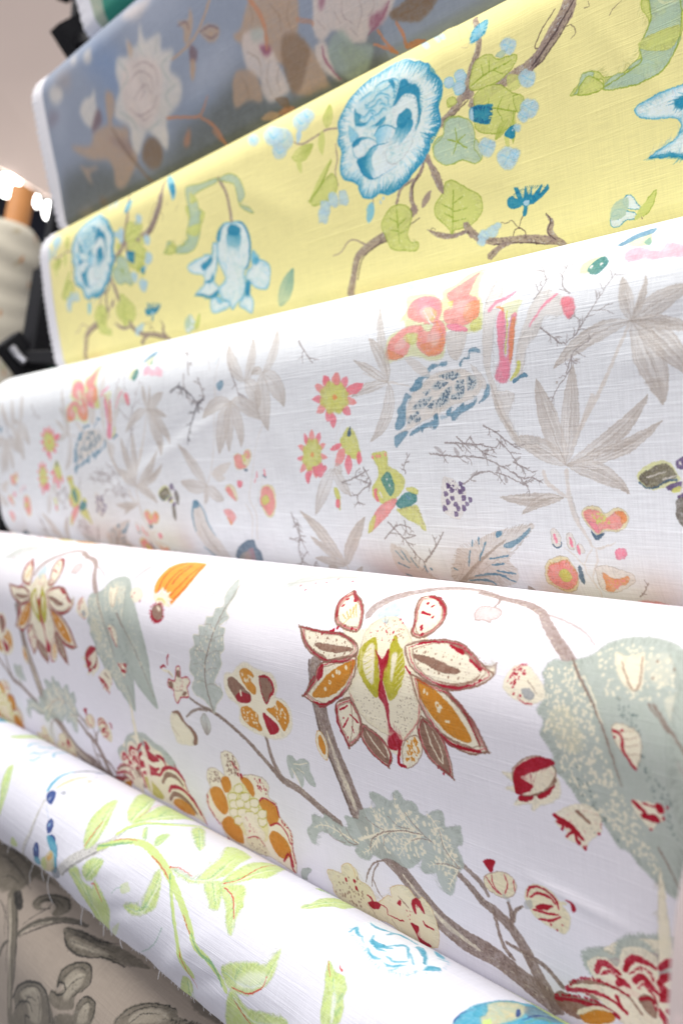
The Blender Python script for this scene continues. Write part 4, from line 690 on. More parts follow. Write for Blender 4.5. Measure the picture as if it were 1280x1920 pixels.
('P','or',[820,125,825,126,823,147,816,167,816,154],dict(m=.2,a=.8)),('L','yg',[813,114,815,134,811,157],(.87,.87,.58),dict(s=.19)),('L','yg',[827,167,824,175,815,184],(2.01,2.38,1.28),dict(m=.2)),
('P','bl',[817,185,826,180,834,179,836,183,827,183,820,187],dict(m=.2)),('P','pi',[665,74,687,72,710,84,714,99,691,99],dict(a=.35,m=.5,s=1.23)),('P','cr',[685,90,693,85,707,94,706,106,695,102],dict(a=.5,s=1.04)),
('P','cr',[704,124,716,119,724,129,714,136],dict(a=.4,s=1.06)),('P','cr',[737,96,749,90,763,99,754,107],dict(a=.35,s=1.09)),('P','cr',[657,123,670,119,670,130,654,132],dict(a=.35,s=1.01)),
('P','cl',[644,228,662,220,663,203,675,184,693,175,706,167,726,164,740,164,753,165,767,173,776,180,778,184,770,194,753,199,736,201,716,208,689,215,666,222],dict(m=.2,s=.42)),
('P','bl',[702,159,710,155,717,155,718,158,709,160,703,164],dict(m=.4,s=.26,a=.95)),('P','nv',[702,159,710,155,717,155,718,158,709,160,703,164],dict(r=.53,m=.4,a=.35)),
('P','bl',[719,156,731,154,730,159,722,158],dict(m=.4,s=.26,a=.95)),('P','nv',[719,156,731,154,730,159,722,158],dict(r=.52,m=.4,a=.35)),
('P','bl',[686,167,703,165,704,168,694,169,692,177,679,181,672,178,679,174],dict(m=.4,s=.27,a=.95)),('P','nv',[686,167,703,165,704,168,694,169,692,177,679,181,672,178,679,174],dict(r=.54,m=.4,a=.35)),
('P','bl',[666,181,675,187,669,188,664,194,663,203,660,215,652,221,644,220,646,211,650,205,650,199,658,192],dict(m=.4,s=.28,a=.95)),
('P','nv',[666,181,675,187,669,188,664,194,663,203,660,215,652,221,644,220,646,211,650,205,650,199,658,192],dict(r=.56,m=.4,a=.35)),('P','bl',[641,230,654,225,663,225,656,232,642,241],dict(m=.4,s=.29,a=.95)),
('P','nv',[641,230,654,225,663,225,656,232,642,241],dict(r=.57,m=.4,a=.35)),
('P','bl',[666,228,676,222,689,218,702,216,708,209,712,209,711,220,704,225,702,221,689,223,686,227,684,224,678,226,669,229],dict(m=.4,s=.27,a=.95)),
('P','nv',[666,228,676,222,689,218,702,216,708,209,712,209,711,220,704,225,702,221,689,223,686,227,684,224,678,226,669,229],dict(r=.54,m=.4,a=.35)),
('P','bl',[724,209,733,203,733,209,750,200,752,203,768,199,768,195,769,199,761,206,748,210,734,218,731,213,726,212],dict(m=.4,s=.25,a=.95)),
('P','nv',[724,209,733,203,733,209,750,200,752,203,768,199,768,195,769,199,761,206,748,210,734,218,731,213,726,212],dict(r=.51,m=.4,a=.35)),
('P','bl',[780,191,786,184,787,192,784,197,772,203,777,198],dict(m=.4,s=.24,a=.95)),('P','nv',[780,191,786,184,787,192,784,197,772,203,777,198],dict(r=.49,m=.4,a=.35)),
('P','bl',[749,159,754,155,763,154,764,147,770,145,778,148,777,151,765,149,764,156,754,156,751,162],dict(m=.4,s=.25,a=.95)),
('P','nv',[749,159,754,155,763,154,764,147,770,145,778,148,777,151,765,149,764,156,754,156,751,162],dict(r=.49,m=.4,a=.35)),('P','bl',[715,212,721,211,726,213,717,215],dict(a=.45,m=.4,s=.42)),
('P','bl',[718,168,739,166,750,172,739,175,726,171],dict(a=.28,s=.61,m=.4)),('S','nv',[718,168,739,166,750,172,739,175,726,171],26,.68,dict(a=.85)),
('P','bl',[707,178,719,173,732,176,717,183,709,182],dict(a=.28,s=.63,m=.4)),('S','nv',[707,178,719,173,732,176,717,183,709,182],24,.69,dict(a=.85)),('P','bl',[759,173,772,176,770,185,758,188],dict(a=.28,s=.59,m=.4)),
('S','nv',[759,173,772,176,770,185,758,188],22,.65,dict(a=.85)),('P','bl',[744,177,753,176,753,188,740,185],dict(a=.28,s=.61,m=.4)),('S','nv',[744,177,753,176,753,188,740,185],26,.66,dict(a=.85)),
('P','bl',[718,189,735,181,733,190,722,194],dict(a=.28,s=.62,m=.4)),('S','nv',[718,189,735,181,733,190,722,194],22,.68,dict(a=.85)),('P','bl',[735,190,752,188,749,195,733,195],dict(a=.28,s=.61,m=.4)),
('S','nv',[735,190,752,188,749,195,733,195],16,.67,dict(a=.85)),('P','bl',[693,183,704,181,703,185,696,186],dict(a=.28,s=.64,m=.4)),('S','nv',[693,183,704,181,703,185,696,186],8,.7,dict(a=.85)),
('P','bl',[689,190,707,189,694,199,675,202,676,198],dict(a=.28,s=.65,m=.4)),('S','nv',[689,190,707,189,694,199,675,202,676,198],26,.71,dict(a=.85)),('P','bl',[711,193,729,192,729,198,709,202],dict(a=.28,s=.63,m=.4)),
('S','nv',[711,193,729,192,729,198,709,202],18,.69,dict(a=.85)),('P','bl',[696,199,709,192,704,203],dict(a=.28,s=.64,m=.4)),('S','nv',[696,199,709,192,704,203],14,.7,dict(a=.85)),
('P','bl',[666,209,684,203,682,209,666,217],dict(a=.28,s=.66,m=.4)),('S','nv',[666,209,684,203,682,209,666,217],18,.73,dict(a=.85)),('P','bl',[675,214,686,209,682,216],dict(a=.28,s=.66,m=.4)),
('S','nv',[675,214,686,209,682,216],10,.72,dict(a=.85)),('L','cr',[662,220,691,202,716,188,736,177,756,174],(.56,.79,.67,.45),{}),('L','cr',[691,202,675,202],(.54,.76,.65,.43),{}),
('L','cr',[716,188,693,188],(.53,.74,.63,.42),{}),('L','cr',[736,177,719,171],(.51,.72,.61,.41),{}),('L','cr',[716,188,706,204],(.53,.74,.63,.42),{}),('L','cr',[694,201,690,212],(.54,.76,.65,.43),{}),
('L','cr',[734,179,732,195],(.51,.72,.62,.41),{}),('L','cr',[756,174,754,186],(.5,.7,.6,.4),{}),('L','cr',[772,176,771,187],(.49,.69,.59,.39),{}),
('L','be',[598,151,626,162,653,169,674,175],(.72,1.19,1.19,.6),dict(a=.7)),('F','be',[639,166,631,138,608,111],9.2,dict(a=.75,m=.3,v=('bd',.69,3))),('F','be',[639,166,633,123,612,72],7,dict(a=.75,m=.3,v=('bd',.7,3))),
('F','be',[639,166,612,150,582,134],5.6,dict(a=.75,m=.3,v=('bd',.7,3))),('F','be',[639,166,606,169,573,176],6.2,dict(a=.75,m=.3,v=('bd',.71,3))),('F','be',[639,166,632,202,598,232],9.5,dict(a=.75,m=.3,v=('bd',.69,3))),
('F','be',[706,168,687,154,667,141],6.4,dict(m=.3,a=.8)),('L','br',[775,226,792,235,804,245,820,254],(.95,.76,.47),dict(a=.85)),('L','br',[788,233,792,233,796,234],(.65,.56,.37),dict(a=.8)),
('L','br',[792,233,793,236],(.46,.37),dict(a=.7)),('L','br',[783,230,782,234,783,239],(.66,.56,.38),dict(a=.8)),('L','br',[783,234,779,236],(.47,.38),dict(a=.7)),
('L','br',[796,238,797,244,798,250],(.65,.56,.37),dict(a=.8)),('L','br',[797,244,792,247],(.46,.37),dict(a=.7)),('L','br',[801,243,802,246,803,249],(.64,.55,.37),dict(a=.8)),
('L','br',[802,246,800,248],(.46,.37),dict(a=.7)),('L','br',[813,250,819,250,826,249],(.64,.55,.36),dict(a=.8)),('L','br',[819,250,822,253],(.45,.36),dict(a=.7)),
('L','br',[809,248,812,248,817,248],(.64,.55,.37),dict(a=.8)),('L','br',[718,241,745,243,768,246,790,251],(1.02,.81,.51),dict(a=.85)),('L','br',[742,243,749,249,755,255],(.69,.59,.4),dict(a=.8)),
('L','br',[749,249,746,255],(.49,.39),dict(a=.7)),('L','br',[734,242,739,247,744,251],(.7,.6,.4),dict(a=.8)),('L','br',[757,244,761,248,765,250],(.68,.58,.39),dict(a=.8)),
('L','br',[761,247,760,251],(.48,.39),dict(a=.7)),('L','br',[748,243,752,239,757,235],(.69,.59,.39),dict(a=.8)),('L','br',[782,249,785,253,789,256],(.66,.57,.38),dict(a=.8)),
('L','br',[786,253,784,256],(.47,.38),dict(a=.7)),('L','br',[788,250,794,247,799,244],(.66,.56,.37),dict(a=.8)),('L','br',[736,235,754,249],(.83,.66,.41),dict(a=.85)),
('L','br',[750,245,755,246,759,246],(.57,.49,.33),dict(a=.8)),('L','br',[743,240,743,245,745,250],(.58,.49,.33),dict(a=.8)),('L','br',[744,245,740,248],(.41,.33),dict(a=.7)),
('L','bl',[699,51,705,32,716,22],(.97,1.45,.81),dict(a=.4)),('L','bl',[600,15,629,31,649,47],(3.6,4.5,2.25),dict(a=.35)),('F','co',[560,178,571,181,582,184],4.8,dict(m=.25)),
('F','pk',[554,185,561,191,569,198],6.3,dict(m=.25)),('F','pk',[533,186,528,194,522,202],7.2,dict(m=.25)),('F','co',[525,181,514,185,504,190],5.9,dict(m=.25)),('F','pk',[522,173,510,173,497,172],4.8,dict(m=.25)),
('F','co',[525,166,515,160,505,155],5.8,dict(m=.25)),('F','pk',[534,161,529,153,525,145],7,dict(m=.25)),('F','co',[545,160,547,152,549,144],7.3,dict(m=.25)),('F','pk',[555,164,563,158,570,152],6.4,dict(m=.25)),
('F','co',[560,171,571,169,582,167],5,dict(m=.25)),('P','yg',[566,176,567,184,557,188,550,194,539,192,527,192,522,185,513,179,516,171,516,163,526,159,533,153,544,156,556,156,561,163,569,169],dict(s=.65,m=.2)),
('R','ol',[566,176,567,184,557,188,550,194,539,192,527,192,522,185,513,179,516,171,516,163,526,159,533,153,544,156,556,156,561,163,569,169],40,3.16,.42,dict(a=.5)),('P','or',[537,173,542,170,547,174,541,177],dict(m=.2)),
('F','pk',[564,167,582,167,597,163],6.3,dict(m=.2)),('F','pk',[535,192,534,202,533,212],6.8,dict(m=.2)),('P','co',[545,150,552,144,556,153,552,159,544,158],dict(m=.2)),
('F','co',[499,244,507,245,515,247],3.4,dict(m=.25)),('F','pk',[495,251,500,257,505,263],4.8,dict(m=.25)),('F','co',[487,256,488,265,489,273],5.2,dict(m=.25)),('F','pk',[479,256,476,265,472,274],5.1,dict(m=.25)),
('F','co',[474,251,466,257,458,264],4.6,dict(m=.25)),('F','pk',[471,244,463,245,454,246],3.4,dict(m=.25)),('F','co',[474,236,467,232,459,228],4.4,dict(m=.25)),('F','pk',[480,229,477,222,473,214],5.2,dict(m=.25)),
('F','co',[488,227,489,218,491,209],5.2,dict(m=.25)),('F','pk',[495,230,501,222,506,215],4.8,dict(m=.25)),('F','co',[499,236,507,232,515,229],3.8,dict(m=.25)),
('P','yg',[503,243,503,251,495,256,489,263,482,261,473,262,470,255,464,249,468,241,468,232,476,228,482,221,489,223,498,222,501,229,506,234],dict(s=.69,m=.2)),
('R','ol',[503,243,503,251,495,256,489,263,482,261,473,262,470,255,464,249,468,241,468,232,476,228,482,221,489,223,498,222,501,229,506,234],40,3.41,.45,dict(a=.5)),('P','or',[482,242,486,238,489,242,485,246],dict(m=.2)),
('P','pk',[469,264,478,266,472,279,467,275],dict(m=.2)),('P','pk',[484,257,510,257,506,265,496,272,485,265],dict(m=.2)),('P','yg',[562,212,572,219,577,235,577,251,556,248,543,230,550,221],dict(m=.25,s=.53)),
('P','nv',[559,219,565,211,565,221,560,224],{}),('F','pk',[546,232,534,235,522,237],3.8,{}),('F','co',[550,237,540,248,529,259],7.4,dict(m=.2)),('F','pk',[557,245,554,258,552,271],6.6,dict(m=.2)),
('F','pk',[576,242,575,251,574,259],4.7,dict(m=.2)),('F','be',[525,261,499,289,476,321],10.6,dict(a=.7,m=.3,v=('bd',.69,2))),('F','be',[525,261,533,264,536,270],8.8,dict(a=.7,m=.3,v=('bd',.66,2))),
('F','be',[525,261,536,279,552,296],9.2,dict(a=.7,m=.3,v=('bd',.66,2))),('L','be',[525,261,530,240,540,216,556,199],(.56,.45,.45,.33),dict(a=.6)),('P','yg',[520,287,529,288,530,304,526,315,523,304],dict(m=.2)),
('P','pk',[522,301,529,302,526,311,520,310],dict(m=.2)),('P','yg',[598,247,608,245,625,246,624,261,636,267,649,277,647,287,635,299,612,307,593,300,593,286,606,274,605,261],dict(m=.2)),
('D','co',[600,250,607,250,612,250,622,248],1.13,{}),('P','tg',[610,278,618,271,626,270,631,283,629,293,621,298,615,288],dict(m=.3)),('D','cr',[620,278,623,285],.71,{}),
('L','yg',[628,270,641,279,640,289],(1,1.6,.8),dict(a=.7)),('P','pk',[595,290,601,289,599,296,602,305,595,301],dict(m=.15)),('L','cr',[605,293,608,300],(1.24,1.24),{}),
('P','co',[628,301,632,305,614,321,591,335,577,342,589,321,607,307],dict(m=.25)),('P','yg',[574,344,580,329,592,321,586,336],dict(m=.2)),('P','tg',[630,307,643,297,655,293,665,296,665,304,650,311,638,313],dict(m=.25)),
('P','yg',[649,289,663,288,669,293,667,297,657,294],dict(m=.2)),('D','bl',[650,299,653,301],1.18,{}),('P','yg',[630,314,645,312,664,309,669,321,675,339,660,331,643,324],dict(m=.2,a=.85)),
('R','tb',[633,314,664,311,673,335],24,3.02,.4,dict(a=.6)),('L','br',[580,261,588,274,591,282,575,289,563,297,566,308],(1.01,.81,.51),dict(a=.85)),('L','br',[587,273,586,276,584,278],(.7,.6,.4),dict(a=.8)),
('L','br',[586,276,582,276],(.5,.4),dict(a=.7)),('L','br',[583,266,579,270,575,274],(.71,.61,.4),dict(a=.8)),('L','br',[579,270,573,270],(.51,.41),dict(a=.7)),('L','br',[591,280,588,283,587,286],(.7,.6,.4),dict(a=.8)),
('L','br',[589,283,585,283],(.5,.4),dict(a=.7)),('L','br',[588,275,584,279,580,284],(.7,.6,.4),dict(a=.8)),('L','br',[584,279,578,280],(.51,.4),dict(a=.7)),('L','br',[591,282,584,281,577,280],(.7,.6,.4),dict(a=.8)),
('L','br',[590,283,587,288,585,292],(.7,.6,.4),dict(a=.8)),('L','br',[564,297,563,301,563,306],(.73,.62,.41),dict(a=.8)),('L','br',[565,296,556,296,548,296],(.72,.62,.41),dict(a=.8)),
('L','br',[557,296,554,292],(.52,.42),dict(a=.7)),('L','br',[564,304,559,307,555,311],(.73,.62,.41),dict(a=.8)),('L','br',[560,307,554,307],(.52,.42),dict(a=.7)),
('L','br',[565,305,571,307,576,308],(.73,.62,.41),dict(a=.8)),('L','br',[571,307,571,310],(.52,.41),dict(a=.7)),('L','br',[652,272,651,263,662,250],(.94,.75,.47),dict(a=.85)),
('L','br',[651,263,648,262,647,260],(.66,.56,.37),dict(a=.8)),('L','br',[649,262,649,260],(.47,.38),dict(a=.7)),('L','br',[652,269,648,267,644,265],(.66,.56,.38),dict(a=.8)),
('L','br',[659,254,658,251,658,248],(.65,.56,.37),dict(a=.8)),('L','br',[653,260,656,259,660,258],(.65,.56,.37),dict(a=.8)),('L','br',[657,259,659,260],(.47,.37),dict(a=.7)),
('L','br',[694,251,730,256,767,259,801,273,826,291],(.89,.71,.45),dict(a=.85)),('L','br',[712,254,715,251,719,249],(.61,.53,.35),dict(a=.8)),('L','br',[715,254,716,259,720,264],(.61,.52,.35),dict(a=.8)),
('L','br',[717,259,714,262],(.44,.35),dict(a=.7)),('L','br',[747,258,753,262,754,267],(.59,.5,.34),dict(a=.8)),('L','br',[750,262,748,266],(.42,.34),dict(a=.7)),
('L','br',[737,257,740,260,748,264],(.6,.51,.34),dict(a=.8)),('L','br',[795,271,803,269,806,268],(.56,.48,.32),dict(a=.8)),('L','br',[801,269,804,272],(.39,.32),dict(a=.7)),
('L','br',[790,269,792,274,794,279],(.56,.48,.32),dict(a=.8)),('L','br',[824,290,826,296,826,302],(.54,.46,.31),dict(a=.8)),('L','br',[825,296,820,300],(.39,.31),dict(a=.7)),
('L','br',[820,287,827,285,833,283],(.54,.46,.31),dict(a=.8)),('L','br',[827,285,831,288],(.38,.31),dict(a=.7)),('L','br',[739,287,765,275,793,278,826,292],(.85,.68,.43),dict(a=.85)),
('L','br',[750,282,752,283,758,284],(.59,.51,.34),dict(a=.8)),('L','br',[754,283,754,285],(.42,.34),dict(a=.7)),('L','br',[756,279,758,276,761,273],(.59,.5,.33),dict(a=.8)),
('L','br',[790,278,791,283,797,289],(.56,.48,.32),dict(a=.8)),('L','br',[794,283,790,288],(.4,.32),dict(a=.7)),('L','br',[783,277,790,281,793,285],(.57,.49,.32),dict(a=.8)),
('L','br',[788,281,787,285],(.4,.32),dict(a=.7)),('L','br',[817,288,823,287,825,286],(.54,.47,.31),dict(a=.8)),('L','br',[821,287,824,289],(.39,.31),dict(a=.7)),
('L','br',[819,290,829,286,836,283],(.54,.47,.31),dict(a=.8)),('L','br',[791,241,807,257,824,279],(.79,.64,.4),dict(a=.85)),('L','br',[806,256,812,257,821,258],(.55,.47,.31),dict(a=.8)),
('L','br',[795,244,795,248,793,252],(.55,.47,.32),dict(a=.8)),('L','br',[815,268,813,271,813,274],(.54,.47,.31),dict(a=.8)),('L','br',[818,271,823,272,828,273],(.54,.46,.31),dict(a=.8)),
('L','br',[823,272,823,275],(.38,.31),dict(a=.7)),('L','br',[755,237,768,252,789,260],(.83,.66,.41),dict(a=.85)),('L','br',[768,252,779,252,787,252],(.57,.49,.33),dict(a=.8)),
('L','br',[763,246,771,245,774,245],(.58,.49,.33),dict(a=.8)),('L','br',[768,245,771,248],(.41,.33),dict(a=.7)),('L','br',[774,255,775,261,776,268],(.57,.49,.33),dict(a=.8)),
('L','br',[770,253,771,256,773,259],(.57,.49,.33),dict(a=.8)),('L','br',[771,256,769,258],(.41,.33),dict(a=.7)),('L','br',[882,185,892,166,908,159],(.7,.56,.35),dict(a=.85)),
('L','br',[884,180,882,174,883,168],(.49,.42,.28),dict(a=.8)),('L','br',[884,174,888,172],(.35,.28),dict(a=.7)),('L','br',[888,174,895,174,898,174],(.48,.41,.28),dict(a=.8)),
('L','br',[893,174,895,177],(.34,.27),dict(a=.7)),('L','br',[907,159,910,156,909,152],(.47,.4,.27),dict(a=.8)),('L','br',[908,155,911,155],(.33,.27),dict(a=.7)),
('L','br',[893,166,899,169,904,172],(.48,.41,.27),dict(a=.8)),('L','br',[537,280,563,274,590,265],(1.06,.85,.53),dict(a=.85)),('L','br',[537,279,543,281,553,282],(.74,.64,.43),dict(a=.8)),
('L','br',[563,274,571,277,582,280],(.72,.62,.41),dict(a=.8)),('L','br',[573,277,573,283],(.51,.41),dict(a=.7)),('L','br',[571,271,578,272,583,273],(.72,.62,.41),dict(a=.8)),
('L','br',[577,272,579,275],(.51,.41),dict(a=.7)),('L','br',[564,273,567,267,575,262],(.72,.62,.41),dict(a=.8)),('L','br',[570,268,578,267],(.51,.41),dict(a=.7)),
('L','br',[315,102,329,134,343,165],(1.34,1.07,.67),dict(a=.85)),('L','br',[320,111,333,120,345,128],(.91,.78,.52),dict(a=.8)),('L','br',[329,131,329,136,320,140],(.89,.76,.51),dict(a=.8)),
('L','br',[335,147,350,153,358,158],(.88,.76,.51),dict(a=.8)),('L','br',[346,153,345,159],(.63,.5),dict(a=.7)),('L','br',[335,148,344,152,351,156],(.88,.76,.51),dict(a=.8)),
('L','br',[343,152,342,156],(.63,.5),dict(a=.7)),('L','br',[471,94,505,127],(1.2,.96,.6),dict(a=.85)),('L','br',[498,120,510,123,518,125],(.77,.66,.44),dict(a=.8)),
('L','br',[486,108,483,116,486,125],(.8,.68,.46),dict(a=.8)),('L','br',[486,116,476,118],(.56,.44),dict(a=.7)),('L','br',[845,108,854,92,841,68],(.77,.62,.39),dict(a=.85)),
('L','br',[852,96,848,92,848,88],(.56,.48,.32),dict(a=.8)),('L','br',[849,101,846,96,842,90],(.55,.47,.31),dict(a=.8)),('L','br',[846,96,848,93],(.4,.32),dict(a=.7)),
('L','br',[846,77,841,74,834,70],(.63,.54,.36),dict(a=.8)),('L','br',[852,89,856,87,856,84],(.58,.5,.33),dict(a=.8)),('L','br',[191,103,198,136,238,163],(1.47,1.18,.74),dict(a=.85)),
('L','br',[198,128,201,134,213,140],(.99,.85,.57),dict(a=.8)),('L','br',[197,124,179,131,171,138],(1,.86,.57),dict(a=.8)),('L','br',[185,131,169,129],(.72,.57),dict(a=.7)),
('L','br',[201,138,201,143,205,149],(.99,.85,.57),dict(a=.8)),('L','br',[216,148,233,149,246,149],(.98,.84,.56),dict(a=.8)),('L','br',[231,149,237,154],(.69,.55),dict(a=.7)),
('L','br',[602,350,628,333,650,336],(1.02,.81,.51),dict(a=.85)),('L','br',[622,337,626,333,627,329],(.69,.59,.39),dict(a=.8)),('L','br',[624,333,629,332],(.49,.39),dict(a=.7)),
('L','br',[614,342,621,343,630,344],(.7,.6,.4),dict(a=.8)),('L','br',[622,343,624,347],(.49,.4),dict(a=.7)),('L','br',[635,334,641,340,647,345],(.68,.58,.39),dict(a=.8)),('L','br',[641,340,638,346],(.48,.39),dict(a=.7)),
('L','br',[646,335,649,338,654,341],(.67,.58,.38),dict(a=.8)),('L','br',[650,338,648,342],(.48,.38),dict(a=.7)),('L','br',[423,317,433,346,443,377],(1.2,.96,.6),dict(a=.85)),
('L','br',[425,323,429,325,436,328],(.84,.72,.48),dict(a=.8)),('L','br',[428,332,438,335,443,339],(.84,.72,.48),dict(a=.8)),('L','br',[436,336,434,340],(.6,.48),dict(a=.7)),
('L','br',[435,349,444,350,449,350],(.85,.72,.48),dict(a=.8)),('L','br',[442,350,443,353],(.6,.48),dict(a=.7)),('L','br',[443,372,426,382,416,393],(.91,.78,.52),dict(a=.8)),
('F','br',[714,252,708,248,701,244],2.4,dict(a=.5)),('F','br',[737,257,734,251,731,246],2.7,dict(a=.5)),('F','br',[771,259,775,254,779,249],2.3,dict(a=.5)),('F','br',[791,268,789,273,786,278],2.1,dict(a=.5)),
('F','br',[765,275,757,276,750,278],1.6,dict(a=.5)),('F','br',[797,279,798,284,799,288],2.1,dict(a=.5)),('F','br',[809,267,814,264,820,261],2,dict(a=.5)),
('P','cr',[710,279,725,281,734,291,742,297,732,322,719,324,704,312],dict(a=.7)),('P','pu',[709,294,714,295,715,299,709,300],dict(m=.35)),('P','pu',[714,285,719,286,719,290,714,291],dict(m=.35)),
('P','pu',[718,299,723,300,723,304,718,304],dict(m=.35)),('P','pu',[722,306,727,306,728,310,722,311],dict(m=.35)),('P','pu',[711,303,716,304,716,308,711,309],dict(m=.35)),
('P','pu',[730,292,735,293,736,297,730,298],dict(m=.35)),('P','pu',[735,299,740,300,740,304,735,305],dict(m=.35)),('P','pu',[739,306,743,307,744,310,739,311],dict(m=.35)),
('P','pu',[744,302,748,302,749,306,744,307],dict(m=.35)),('P','pu',[721,317,726,317,726,322,721,322],dict(m=.35)),('P','pu',[705,310,710,311,711,315,705,316],dict(m=.35)),
('P','pu',[719,290,724,291,724,295,719,296],dict(m=.35)),('P','pu',[733,284,738,285,738,288,733,289],dict(m=.35)),('P','pu',[734,310,738,311,739,315,734,316],dict(m=.35)),
('P','pu',[725,310,730,311,730,315,725,316],dict(m=.35)),('P','pu',[735,289,740,290,740,294,735,295],dict(m=.35)),('S','pu',[711,281,731,284,741,295,718,295],26,.45,{}),
('F','bt',[513,390,487,350,442,315],10.2,dict(m=.25,v=('bd',.34,3))),('F','bt',[513,390,544,353,573,323],9.6,dict(m=.25,v=('bd',.32,3))),('F','bt',[513,390,484,386,453,382],8.5,dict(m=.25,v=('bd',.39,3))),
('F','bt',[499,383,480,365,456,349],5.8,dict(m=.25,v=('bd',.35,3))),('F','bt',[523,405,535,397,545,390],3.3,dict(m=.25,v=('bd',.37,3))),('F','bt',[488,413,481,403,472,394],13.3,dict(m=.25,v=('bd',.42,3))),
('L','be',[514,388,507,411],(1.14,1.14),{}),('L','br',[434,330,434,350,423,373,419,402],(1.4,1.12,.7),dict(a=.85)),('L','br',[434,333,428,336,422,338],(.98,.84,.56),dict(a=.8)),
('L','br',[428,336,423,335],(.7,.56),dict(a=.7)),('L','br',[434,340,438,342,443,344],(.98,.84,.56),dict(a=.8)),('L','br',[438,342,438,345],(.7,.56),dict(a=.7)),
('L','br',[424,372,428,376,429,380],(1.07,.92,.61),dict(a=.8)),('L','br',[427,376,422,380],(.77,.62),dict(a=.7)),('L','br',[432,354,438,356,445,359],(1,.85,.57),dict(a=.8)),
('L','br',[424,384,412,394,395,406],(1.14,.98,.65),dict(a=.8)),('L','br',[411,394,398,397],(.85,.68),dict(a=.7)),('L','br',[423,391,427,395,435,398],(1.16,.99,.66),dict(a=.8)),
('L','br',[410,353,431,358],(1.16,.93,.58),dict(a=.85)),('L','br',[417,355,426,353,435,351],(.81,.69,.46),dict(a=.8)),('L','br',[426,353,430,356],(.57,.46),dict(a=.7)),
('L','br',[429,358,433,356,439,354],(.8,.69,.46),dict(a=.8)),('L','br',[434,356,437,357],(.57,.45),dict(a=.7)),('L','br',[424,402,452,396],(1.79,1.43,.9),dict(a=.85)),
('L','br',[428,401,432,405,437,409],(1.25,1.07,.71),dict(a=.8)),('L','br',[438,398,445,393,453,387],(1.24,1.06,.71),dict(a=.8)),('L','br',[446,393,452,392],(.81,.65),dict(a=.7)),
('L','br',[612,329,638,351,653,370,663,377],(1.17,.93,.58),dict(a=.85)),('L','br',[634,347,634,352,634,357],(.8,.69,.46),dict(a=.8)),('L','br',[634,352,629,355],(.58,.46),dict(a=.7)),
('L','br',[637,349,646,347,656,345],(.8,.69,.46),dict(a=.8)),('L','br',[642,354,647,355,654,355],(.81,.69,.46),dict(a=.8)),('L','br',[648,355,649,358],(.57,.46),dict(a=.7)),
('L','br',[651,367,648,372,648,377],(.82,.71,.47),dict(a=.8)),('L','br',[650,372,645,374],(.59,.47),dict(a=.7)),('L','br',[656,372,654,376,652,380],(.82,.7,.47),dict(a=.8)),
('L','br',[661,376,660,385,656,395],(.82,.7,.47),dict(a=.8)),('L','br',[659,385,650,391],(.61,.49),dict(a=.7)),('L','br',[663,377,685,359,701,340],(1.19,.95,.59),dict(a=.85)),
('L','br',[677,366,675,363,675,359],(.8,.69,.46),dict(a=.8)),('L','br',[684,360,686,356,686,353],(.77,.66,.44),dict(a=.8)),('L','br',[688,356,686,350,683,344],(.77,.66,.44),dict(a=.8)),
('L','br',[685,350,690,346],(.54,.43),dict(a=.7)),('L','br',[694,349,695,346,694,343],(.75,.64,.43),dict(a=.8)),('L','br',[640,327,643,343],(.91,.73,.45),dict(a=.85)),
('L','br',[643,343,650,344,657,345],(.63,.54,.36),dict(a=.8)),('L','br',[650,344,651,348],(.45,.36),dict(a=.7)),('L','br',[642,339,638,342,635,346],(.63,.54,.36),dict(a=.8)),
('P','bt',[611,356,623,358,638,365,649,381,666,397,682,412,652,408,629,403,613,395,609,377],dict(m=.4,a=.45)),('B','bd',[682,412,656,392,634,368,613,357],9,6.93,.42,dict(a=.6)),
('L','bl',[618,364,627,376],(.89,1.64,.89),dict(m=.3)),('L','bl',[628,364,636,379],(.89,1.64,.89),dict(m=.3)),('L','bl',[641,372,646,386],(.9,1.64,.9),dict(m=.3)),('L','bl',[615,380,632,387],(.96,1.77,.96),dict(m=.3)),
('L','bl',[619,397,628,400],(1.03,1.88,1.03),dict(m=.3)),('L','bl',[659,383,660,391],(.92,1.69,.92),dict(m=.3)),('D','bl',[668,387],1.07,{}),
('P','bt',[696,395,712,372,719,358,737,357,750,348,774,339,801,334,828,330,819,340,796,356,790,369,797,383,787,399,751,408,713,412],dict(m=.4,a=.5)),
('R','bd',[696,395,719,358,750,348,774,339,828,330,790,369,797,383,751,408,713,412],90,10.97,.47,dict(a=.6)),('B','bd',[696,411,721,382,735,360],6,4.43,.38,dict(a=.6)),
('B','bd',[699,410,742,374,761,350],6,4.42,.37,dict(a=.6)),('B','bd',[703,410,754,371,782,341],6,4.4,.37,dict(a=.6)),('B','bd',[706,410,760,377,798,356],6,4.38,.37,dict(a=.6)),
('B','bd',[705,412,756,388,793,385],6,4.39,.37,dict(a=.6)),('B','bd',[704,413,751,399,786,402],6,4.4,.37,dict(a=.6)),('L','bd',[696,411,728,387,758,366,789,347],(1.71,2.05,1.71,.85),dict(m=.2)),
('L','bl',[737,360,730,379],(.91,1.55,1.04),dict(m=.3)),('L','bl',[752,345,751,353],(.88,1.5,1),dict(m=.3)),('L','bl',[761,350,748,371],(.87,1.49,.99),dict(m=.3)),('L','bl',[743,349,741,355],(.89,1.52,1.01),dict(m=.3)),
('L','bl',[763,369,789,364],(.91,1.56,1.04),dict(m=.3)),('L','bl',[764,376,781,374],(.91,1.56,1.04),dict(m=.3)),('L','bl',[768,383,793,385],(.95,1.63,1.08),dict(m=.3)),
('L','bl',[734,392,756,388,778,389],(1.04,1.78,1.19),dict(m=.3)),('L','bl',[722,399,749,397,758,402],(1.07,1.83,1.22),dict(m=.3)),('L','bl',[772,389,789,396],(.95,1.62,1.08),dict(m=.3)),
